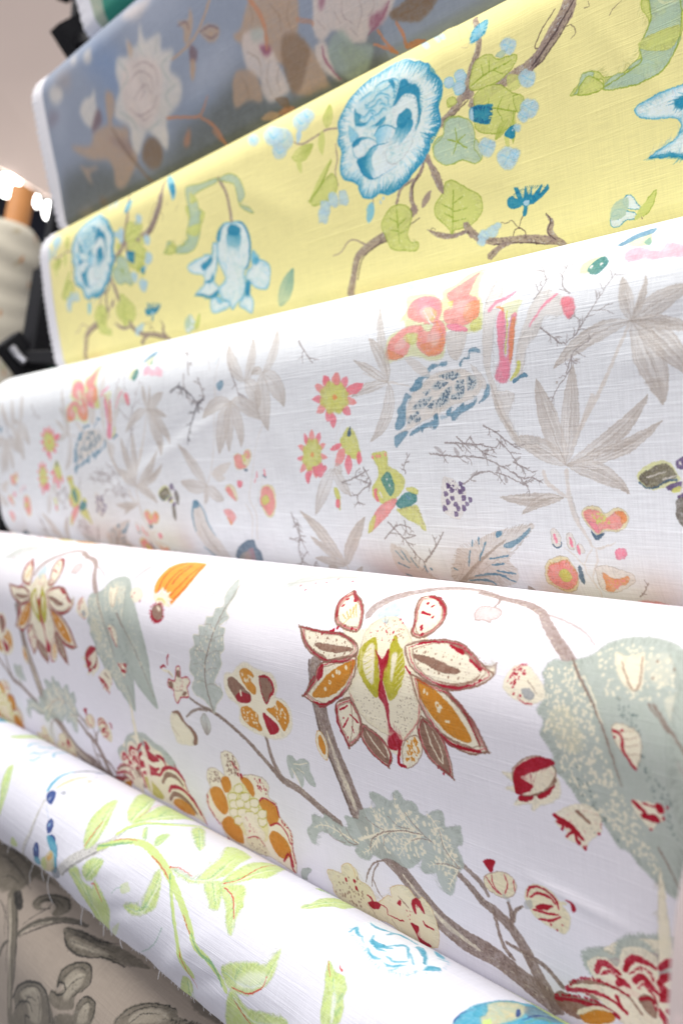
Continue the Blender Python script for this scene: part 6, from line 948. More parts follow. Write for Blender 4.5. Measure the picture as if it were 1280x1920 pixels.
('P','pb2',[647,114,652,110,661,112,665,120,659,125,651,122],dict(m=.2,e=('rl',.53))),('P','pb2',[630,117,634,112,643,115,646,122,641,126,634,124],dict(m=.2,e=('rl',.54))),
('P','pb2',[644,127,649,122,659,125,663,133,657,138,648,135],dict(m=.2,e=('rl',.54))),('P','gr',[633,138,643,137,649,145,639,147],dict(m=.2,e=('go',.41))),
('P','rb',[711,274,718,271,726,276,723,263,729,265,734,277,739,265,742,275,748,267,747,277,762,268,757,278,769,270,768,277,750,285,739,287,736,295,730,296,733,285,721,286,713,283],dict(m=.2)),
('R','nv2',[718,271,739,265,758,269,768,274,745,284],24,3.79,.51,dict(a=.6)),('P','pb2',[734,281,742,281,740,286,735,285],{}),('L','wk',[730,296,723,308],(.5,.38),{}),
('L','wk',[713,316,717,309,724,308,731,313,731,320],(.51,.51,.51,.51,.51),{}),('L','wk',[723,308,714,298,705,299,698,296],(.38,.38,.38,.25),dict(a=.8)),('L','wd',[601,216,615,242],(3.12,2.84),dict(m=.3)),
('L','wd',[594,193,602,212,609,231,615,242],(3.71,3.71,3.71,2.57),dict(m=.3)),('L','wd',[644,287,655,301,672,312,699,318,725,321,750,327,769,333,778,338],(4.93,4.93,4.11,4.38,4.65,5.48,5.48,4.93),dict(m=.35)),
('L','wd',[770,331,765,319,769,311,762,301],(4.93,4.44,2.96,.74),dict(m=.35)),('L','wk',[684,319,710,322,738,328,758,335],(.53,.66,.79,.66),dict(m=.3)),('L','wk',[762,300,768,309,762,320,770,331],(.48,.6,.6,.6),{}),
('D','wk',[647,298,744,330],1.09,dict(a=.6)),('L','wd',[673,333,695,323,710,322],(4.12,3.57,1.92),dict(m=.3)),('L','wd',[581,280,600,289,623,296,643,296],(.58,1.75,2.04,2.04),dict(m=.3)),
('P','pb2',[661,304,671,299,679,306,674,312,665,310],dict(m=.3,g=.67)),('P','pb2',[673,302,684,297,693,304,687,311,677,308],dict(m=.3,g=.66)),('P','pb2',[687,298,693,295,699,299,695,303,689,302],dict(m=.3,g=.65)),
('P','pb2',[659,311,667,307,673,312,669,317,662,315],dict(m=.3,g=.67)),('P','pw',[859,310,863,305,870,306,876,316,880,321,873,321,864,317],dict(e=('rb',.43),m=.2)),
('P','pw',[844,321,850,316,862,319,875,327,871,330,860,329,851,334,842,332],dict(e=('rb',.54),m=.2)),('L','rb',[845,322,854,322,851,327],(.44,.55,.33),{}),('F','gr',[880,330,889,318,898,307],4.2,dict(e=('go',.42))),
('L','wk',[878,320,878,333],(.32,.32),{}),
('P','gr',[896,124,903,146,903,157,893,167,890,177,876,184,863,185,849,182,844,176,835,171,825,171,819,179,807,187,819,189,832,183,846,183,850,191,866,198,887,201,900,194,918,192,929,183,935,172,942,161,951,146],dict(m=.15,e=('go',.42))),
('P','gb',[903,148,918,146,935,140,943,143,937,151,918,157,905,160],dict(m=.25,e=('go',.29))),('P','gb',[892,170,904,168,921,175,935,172,929,181,910,177],dict(m=.25,e=('go',.3))),
('P','gb',[876,184,890,179,901,183,909,191,897,185],dict(m=.25,e=('go',.3))),('P','gb',[848,191,865,184,896,197,887,201,866,196],dict(m=.25,e=('go',.31))),
('P','gb',[823,170,837,173,829,183,811,189,817,183],dict(m=.25,e=('go',.33))),('L','go',[912,138,929,139],(.3,.3),dict(a=.5)),
('P','pw',[206,232,212,246,230,253,244,264,242,281,229,297,202,292,190,283,177,274,183,261,197,256],dict(m=.06)),
('P','rl',[206,232,212,246,230,253,244,264,242,281,229,297,202,292,190,283,177,274,183,261,197,256],dict(r=2.34,m=.2,a=.9)),
('P','rb',[206,232,212,246,230,253,244,264,242,281,229,297,202,292,190,283,177,274,183,261,197,256],dict(r=.85,m=.2,a=.75)),
('R','rl',[206,232,212,246,230,253,244,264,242,281,229,297,202,292,190,283,177,274,183,261,197,256],34,6.83,.53,dict(a=.45)),('P','rl',[206,233,221,249,211,257,198,250],dict(m=.3,s=.76)),
('P','rb',[208,245,219,250,211,255,202,252],dict(m=.5,s=.91,a=.6)),('L','rl',[228,270,238,278],(.45,.9,.37),dict(a=.8)),('L','rl',[225,260,240,263],(.45,.9,.37),dict(a=.8)),
('L','rl',[216,277,225,291],(.45,.91,.38),dict(a=.8)),('L','rl',[201,280,202,291],(.46,.92,.38),dict(a=.8)),('P','pw',[179,276,188,282,182,296,189,311,179,328,161,319,147,310,164,299,174,288],dict(m=.06)),
('P','rl',[179,276,188,282,182,296,189,311,179,328,161,319,147,310,164,299,174,288],dict(r=2.41,m=.2,a=.9)),('P','rb',[179,276,188,282,182,296,189,311,179,328,161,319,147,310,164,299,174,288],dict(r=.88,m=.2,a=.75)),
('R','rl',[179,276,188,282,182,296,189,311,179,328,161,319,147,310,164,299,174,288],34,7.01,.55,dict(a=.45)),('P','rb',[179,277,186,281,180,298,171,299,171,289],dict(m=.22,s=.7)),
('R','rb',[179,277,186,281,180,298,171,299,171,289],24,-4.67,.62,dict(a=.45)),('P','pw',[67,289,89,286,102,296,120,300,117,310,67,312],dict(m=.06)),
('P','rl',[67,289,89,286,102,296,120,300,117,310,67,312],dict(r=2.57,m=.2,a=.9)),('P','rb',[67,289,89,286,102,296,120,300,117,310,67,312],dict(r=.93,m=.2,a=.75)),
('R','rl',[67,289,89,286,102,296,120,300,117,310,67,312],34,7.64,.59,dict(a=.45)),('P','rl',[86,287,102,296,96,301,86,296],dict(m=.3,s=.83)),
('P','pw',[97,201,91,217,70,216,31,218,9,224,21,237,55,247,53,262,31,270,21,275,45,280,75,287,98,276,87,261,102,239,108,206],dict(m=.06)),
('P','rl',[97,201,91,217,70,216,31,218,9,224,21,237,55,247,53,262,31,270,21,275,45,280,75,287,98,276,87,261,102,239,108,206],dict(r=2.61,m=.2,a=.9)),
('P','rb',[97,201,91,217,70,216,31,218,9,224,21,237,55,247,53,262,31,270,21,275,45,280,75,287,98,276,87,261,102,239,108,206],dict(r=.95,m=.2,a=.75)),
('R','rl',[97,201,91,217,70,216,31,218,9,224,21,237,55,247,53,262,31,270,21,275,45,280,75,287,98,276,87,261,102,239,108,206],34,7.43,.58,dict(a=.45)),
('P','rb',[53,230,70,226,86,222,87,229,72,236,59,239],dict(m=.22,s=.76)),('R','rb',[53,230,70,226,86,222,87,229,72,236,59,239],24,-5.12,.68,dict(a=.45)),('P','rb',[61,258,76,257,84,249,84,258,72,262],dict(m=.22,s=.76)),
('R','rb',[61,258,76,257,84,249,84,258,72,262],24,-5.1,.68,dict(a=.45)),('P','rb',[21,275,44,276,64,283,95,277,87,286,61,286,41,279],dict(m=.22,s=.77)),
('R','rb',[21,275,44,276,64,283,95,277,87,286,61,286,41,279],24,-5.26,.7,dict(a=.45)),('L','rb',[97,201,91,217,80,225],(.83,1.32,.83),dict(m=.3,a=.8)),('L','rb',[104,222,102,234,92,247],(.49,1.31,.66),dict(m=.3,a=.7)),
('L','rl',[63,214,82,216],(.51,.68),{}),('P','pw',[111,192,132,177,154,179,183,184,199,202,202,222,192,253,176,262,175,282,162,300,144,307,126,315,119,301,99,292,95,274,120,264,106,232,108,206],dict(m=.06)),
('P','rl',[111,192,132,177,154,179,183,184,199,202,202,222,192,253,176,262,175,282,162,300,144,307,126,315,119,301,99,292,95,274,120,264,106,232,108,206],dict(r=3.5,m=.2,a=.9)),
('P','rb',[111,192,132,177,154,179,183,184,199,202,202,222,192,253,176,262,175,282,162,300,144,307,126,315,119,301,99,292,95,274,120,264,106,232,108,206],dict(r=1.27,m=.2,a=.75)),
('R','rl',[111,192,132,177,154,179,183,184,199,202,202,222,192,253,176,262,175,282,162,300,144,307,126,315,119,301,99,292,95,274,120,264,106,232,108,206],34,7.35,.57,dict(a=.45)),
('P','rb',[143,188,155,183,177,192,178,200,166,203,146,197],dict(m=.12,s=.55)),('P','rb',[140,194,177,202,174,219,160,235,151,222,139,229],dict(a=.95,w=(160,193,149,231),m=.25)),
('P','rb',[110,192,120,182,135,177,126,186,119,200,111,202],dict(m=.3,s=.81,a=.85)),('L','rb',[174,182,190,191,198,205,201,220,198,235,190,252,178,259],(.78,1.71,2.64,2.64,2.02,1.87,.78),dict(m=.2)),
('L','rb',[195,230,197,244],(1.22,.77),dict(m=.4,a=.6)),('L','rl',[115,234,126,243,123,255],(.49,.98,.41),dict(a=.9)),('L','rl',[170,261,178,272],(.47,.94,.39),dict(a=.9)),
('L','rl',[123,289,126,302],(.49,.98,.41),dict(a=.9)),('L','rl',[152,286,157,294],(.48,.95,.4),dict(a=.9)),('L','rl',[137,286,132,303],(.48,.97,.4),dict(a=.9)),('L','rl',[99,275,105,288],(.5,.99,.41),dict(a=.9)),
('L','rl',[110,269,120,264],(.49,.98,.41),dict(a=.9)),('L','rl',[170,225,165,238],(.47,.94,.39),dict(a=.9)),('L','rl',[136,228,132,242],(.48,.96,.4),dict(a=.9)),
('L','wd',[157,179,155,157,148,130,128,103],(3.78,3.78,3.36,3.36),dict(m=.3)),
('P','gb',[119,101,73,99,28,94,30,122,33,146,19,167,19,183,-24,192,-5,199,35,200,58,181,65,150,60,122,55,111,121,108],dict(m=.3,e=('go',.69))),('P','gr',[40,104,60,122,37,123],dict(m=.2)),
('P','gr',[23,161,62,162,52,180,21,170],dict(m=.2)),('P','gb',[128,106,163,105,190,121,202,149,184,157,210,169,219,180,188,164,180,147,172,123],dict(m=.3,e=('go',.62))),
('P','gr',[-56,190,-42,175,-24,192],dict(m=.2,e=('go',.73))),('L','gw',[41,94,42,131,60,139],(1.17,1.4,.93),dict(a=.6)),('P','rl',[-62,42,-21,67,-6,93,-18,104,-27,88],dict(m=.3)),
('P','rb',[-32,72,-10,81,-15,98],dict(m=.3)),('L','wd',[-59,54,-59,94,-89,123,-115,142],(4.32,5.4,5.4,4.32),dict(m=.35)),('L','wk',[-55,92,-86,124,-111,141],(1,1.25,1),dict(m=.3)),
('F','gb',[-29,325,-17,316,-6,307],9.1,dict(m=.3)),('F','gr',[-3,332,12,321,23,311],4.1,{}),('F','gb',[253,328,279,303,302,278],14,dict(m=.4,v=('tg',.77,3))),('F','gr',[-926,32,-926,32,-925,32],.5,{}),
]
PRINT_BLUE = [
('P','sl',[-601,349,-537,276,-380,283,-222,354,-88,331,-51,313,22,300,89,292,148,279,199,311,242,343,302,347,367,320,396,314,515,331,653,336,534,497,39,560,-403,560,-971,521],dict(s=17.15,m=.25)),
('P','sl',[-355,306,-216,341,-204,379,-344,356],dict(s=17.28,a=.5,m=.5)),('P','sk2',[-354,66,-228,101,-198,151,-254,166,-327,127],dict(s=20.48,m=.4)),
('P','sk2',[-292,173,-214,150,-238,208,-317,230],dict(s=17.06,a=.7,m=.4)),('P','sk2',[-39,282,70,276,78,288,10,297],dict(s=11.23,a=.6,m=.4)),
('P','lv',[51,225,145,220,146,266,63,277,-18,282,14,252],dict(s=17.7,a=.8,m=.3)),('P','lv',[-160,75,27,101,4,130,-106,116],dict(s=17.73,a=.7,m=.3)),
('P','lv',[-516,106,-458,141,-489,205,-545,190],dict(s=17.28,a=.5,m=.4)),('P','lv',[171,358,145,363,162,377],dict(s=10.14,a=.4)),
('P','wg',[-117,104,-109,136,-57,144,-59,171,-22,184,-45,209,-17,235,-28,265,-64,275,-91,288,-104,326,-133,297,-156,280,-209,309,-223,287,-218,258,-263,226,-253,203,-227,182,-232,154,-215,131,-177,140,-174,110,-158,133,-134,131],dict(m=.25,s=3.94)),
('P','wp',[-180,147,-115,162,-75,192,-77,226,-110,261,-154,277,-199,253,-223,212,-214,171],dict(m=.2,s=4.74)),('L','mv',[-170,164,-125,169,-90,194,-93,221],(.75,1.5,1.25,.75),dict(a=.45,m=.3,s=.5)),
('L','mv',[-195,185,-152,177,-113,197,-109,223],(.76,1.53,1.27,.76),dict(a=.45,m=.3,s=.51)),('L','mv',[-184,217,-139,203,-118,227],(.76,1.52,1.27,.76),dict(a=.45,m=.3,s=.51)),
('L','mv',[-204,226,-174,249,-127,249,-98,233],(.77,1.54,1.28,.77),dict(a=.45,m=.3,s=.51)),('L','mv',[-178,241,-163,260,-131,258],(.76,1.52,1.26,.76),dict(a=.45,m=.3,s=.51)),
('L','mv',[-150,192,-143,212,-163,224],(.74,1.48,1.24,.74),dict(a=.45,m=.3,s=.49)),('L','gg',[-216,134,-190,172,-229,188],(1.55,2.58,1.55),dict(a=.6,m=.3,s=.77)),
('L','gg',[-30,187,-68,195,-47,232],(1.37,2.28,1.37),dict(a=.6,m=.3,s=.68)),('L','gg',[-34,236,-73,244,-61,269],(1.37,2.29,1.37),dict(a=.6,m=.3,s=.69)),
('L','gg',[-244,221,-205,247,-191,270],(1.58,2.64,1.58),dict(a=.6,m=.3,s=.79)),('L','gg',[-108,276,-141,280,-156,280],(1.45,2.42,1.45),dict(a=.6,m=.3,s=.73)),
('L','gg',[-135,134,-122,159],(1.47,2.44,1.47),dict(a=.6,m=.3,s=.73)),('L','gg',[-66,148,-81,170],(1.4,2.33,1.4),dict(a=.6,m=.3,s=.7)),('P','tn',[-168,115,-155,134,-168,147,-175,134],dict(a=.7,m=.3,s=2.4)),
('P','wg',[-403,173,-377,158,-341,161,-327,150,-331,180,-332,202,-358,218,-388,202],dict(m=.3,s=3.46)),('P','mv',[-337,193,-319,195,-321,217,-361,225,-366,216],dict(m=.3,s=3.46)),
('P','tn',[-283,172,-257,183,-259,209,-283,232,-255,247,-226,256,-230,285,-212,316,-247,337,-289,353,-319,342,-313,312,-328,289,-385,274,-424,256,-466,230,-459,226,-389,245,-363,228,-325,227,-298,227,-294,198],dict(m=.3,s=4.32)),
('L','tk',[-286,239,-256,285,-218,329,-182,370],(2.7,4.32,5.4,3.78),dict(a=.7,m=.3,s=.81)),('P','mv',[-310,251,-235,276,-232,307,-271,281],dict(a=.4,m=.4,s=5.15)),
('P','tk',[-193,310,-162,293,-129,305,-120,329,-141,349,-171,347,-194,328],dict(m=.3,s=3.23)),('P','wg',[-211,260,-188,281,-209,309,-219,288],dict(m=.2,s=3.3)),
('P','wg',[-156,280,-94,294,-106,330,-127,302],dict(m=.3,s=3.14)),('P','tn',[-451,269,-418,282,-374,289,-386,294,-415,294,-412,316,-429,303,-439,284],dict(a=.8,m=.2,s=3.46)),
('P','wg',[-528,98,-499,91,-465,110,-473,128,-513,124],dict(a=.9,s=5.18,m=.2)),('P','mv',[-539,133,-494,150,-508,158,-553,162],dict(a=.4,s=6.91)),('P','wg',[-349,77,-317,77,-316,101,-343,99],dict(a=.8,s=4.32)),
('P','wg',[-418,58,-387,67,-387,84,-407,77],dict(a=.7,s=4.32)),('P','tn',[-490,73,-417,90,-428,118,-473,104],dict(a=.35,s=10.37)),('P','tn',[-322,361,-351,363,-418,355,-455,369,-489,365,-497,354],dict(a=.6,m=.4,s=6.91)),
('P','tk',[-395,348,-365,359,-392,366],dict(a=.8,s=5.18)),('P','wp',[-187,67,-170,58,-100,69,-68,80,-82,88,-129,94],dict(a=.8,m=.3,s=5.18)),
('L','rs',[-84,279,-29,294,20,306,54,284],(2.38,2.14,2.14,1.19),dict(m=.3,s=.48)),('L','rs',[19,308,50,329,67,350,72,369],(2.22,3.11,4,4),dict(m=.4,s=.67)),('P','rs',[-44,329,-18,316,-28,340,-45,341],dict(a=.7,s=2.94)),
('L','tn',[-33,196,9,194,51,186,82,169,107,150],(2.28,2.74,2.74,2.74,3.2),dict(m=.2,s=.46)),('P','tn',[5,147,36,155,47,140,51,158,43,174,24,190,14,180,19,165],dict(m=.3,s=2.08)),
('L','mv',[3,153,29,156,34,170],(1.33,1.77,1.11),dict(a=.7)),('P','tn',[65,185,91,182,119,198,112,211,88,209],dict(m=.4,s=1.98)),('L','mv',[65,185,101,188,118,201],(1.27,1.91,1.27),dict(a=.8)),
('L','mv',[75,192,95,205,114,205],(1.05,1.47,1.05),dict(a=.7)),('P','mv',[29,194,47,207,42,222,23,219],dict(m=.3,s=2.08)),('P','tn',[24,216,38,224,22,248,16,239],dict(m=.2,s=2.11)),
('P','tn',[153,223,177,219,209,189,252,189,316,214,317,259,308,275,329,299,343,318,356,361,336,363,291,358,269,333,268,307,223,283,178,252,170,241],dict(m=.3,s=2.34)),
('P','tk',[275,266,308,275,329,302,318,321,295,347,274,350,264,320,263,290],dict(m=.3,a=.8,s=2.3)),
('P','wp',[179,232,207,233,231,241,229,264,246,279,254,302,268,339,250,345,214,343,200,320,204,307,178,286,171,256],dict(m=.25,s=2.43)),
('P','tn',[133,283,153,275,188,289,201,317,194,337,164,325,124,325,125,303],dict(m=.35,s=2.56,g=1.6)),('P','pl',[215,259,239,268,241,277,225,278],dict(m=.2,s=2.4)),
('L','rs',[189,164,225,210,236,243,232,271],(2.69,4.23,3.85,2.69),dict(m=.4,a=.9,s=.58)),('P','gg',[202,231,227,237,228,252,202,249],dict(a=.6,s=3.65)),
('L','tk',[182,257,208,278,206,301],(.59,1.17,.59),dict(a=.55,m=.3,s=.39)),('L','tk',[233,286,219,311,226,338],(.56,1.13,.56),dict(a=.55,m=.3,s=.38)),
('L','tk',[254,302,243,319,247,338],(.56,1.11,.56),dict(a=.55,m=.3,s=.37)),('L','tk',[288,276,289,305,276,330],(.54,1.08,.54),dict(a=.55,m=.3,s=.36)),
('L','tk',[310,301,293,324,277,342],(.53,1.06,.53),dict(a=.55,m=.3,s=.35)),('L','tk',[156,285,165,306,165,322],(.6,1.2,.6),dict(a=.55,m=.3,s=.4)),('L','tk',[256,213,274,237,272,259],(.55,1.1,.55),dict(a=.55,m=.3,s=.37)),
('L','tk',[303,225,292,244,296,265],(.53,1.06,.53),dict(a=.55,m=.3,s=.35)),('L','tk',[207,195,212,214,203,228],(.57,1.14,.57),dict(a=.55,m=.3,s=.38)),
('P','wp',[363,232,408,249,505,287,503,312,480,323,455,325,445,334,421,328,406,318,386,297,357,303,344,282,350,260],dict(m=.2,s=2.05)),
('P','gg',[373,309,402,303,421,328,444,336,458,344,450,359,430,370,399,370,379,352,363,330],dict(m=.4,s=2.59)),('P','wp',[342,304,365,306,367,331,377,357,383,368,354,344,341,323],dict(m=.2,s=2.18)),
('L','pl',[357,309,358,329,382,364],(1.7,2.38,1.36),dict(a=.8,m=.3,s=.51)),('P','pl',[460,308,484,307,497,304,485,320,460,324],dict(m=.5,s=2.43)),('R','pl',[450,328,472,323,491,312,501,301],24,6.28,1.26,dict(a=.6)),
('P','pl',[368,247,379,249,373,263,364,260],dict(a=.7,s=2.66)),('P','ol2',[397,320,427,336,446,358,410,362,395,341],dict(a=.35,m=.6,s=4.16)),('L','mv',[412,267,410,287,427,304],(.48,.8,.48),dict(a=.45,s=.32)),
('L','mv',[444,272,447,296,434,312],(.47,.78,.47),dict(a=.45,s=.31)),('L','mv',[474,285,470,299,457,305],(.46,.76,.46),dict(a=.45,s=.3)),('L','mv',[392,275,404,296],(.49,.82,.49),dict(a=.45,s=.33)),
('L','mv',[356,273,369,291],(.51,.85,.51),dict(a=.45,s=.34)),('L','mv',[418,306,431,321],(.48,.8,.48),dict(a=.45,s=.32)),
('P','tk',[498,315,529,312,546,304,589,320,575,336,559,342,544,344,520,335,503,327],dict(m=.35,s=1.38,g=.86)),('L','tk',[503,324,534,326,563,325],(.75,.9,.6),dict(a=.9)),
('L','rs',[459,342,480,354,497,367],(1.56,2.19,2.81),dict(m=.3)),('L','rs',[471,328,482,347,493,361],(1.85,2.16,2.46),dict(m=.3)),('L','rs',[506,330,516,351,516,367],(2.09,2.68,2.98),dict(m=.3)),
('P','rs',[515,364,531,362,549,369,525,371],dict(m=.3)),('L','rs',[313,257,343,271,345,277],(3.5,3.15,1.58),dict(a=.6,m=.4)),('P','rs',[231,363,254,361,267,369,248,373,230,370],dict(m=.4,a=.8)),
('P','tn',[184,361,209,356,229,366,213,371],dict(m=.3)),('P','tk',[230,342,259,351,256,365,241,357],dict(m=.4,a=.9)),('L','rs',[50,339,66,360],(3.49,3.49),dict(a=.6,m=.4)),('P','rs',[573,314,598,324,593,331],dict(a=.5)),
]
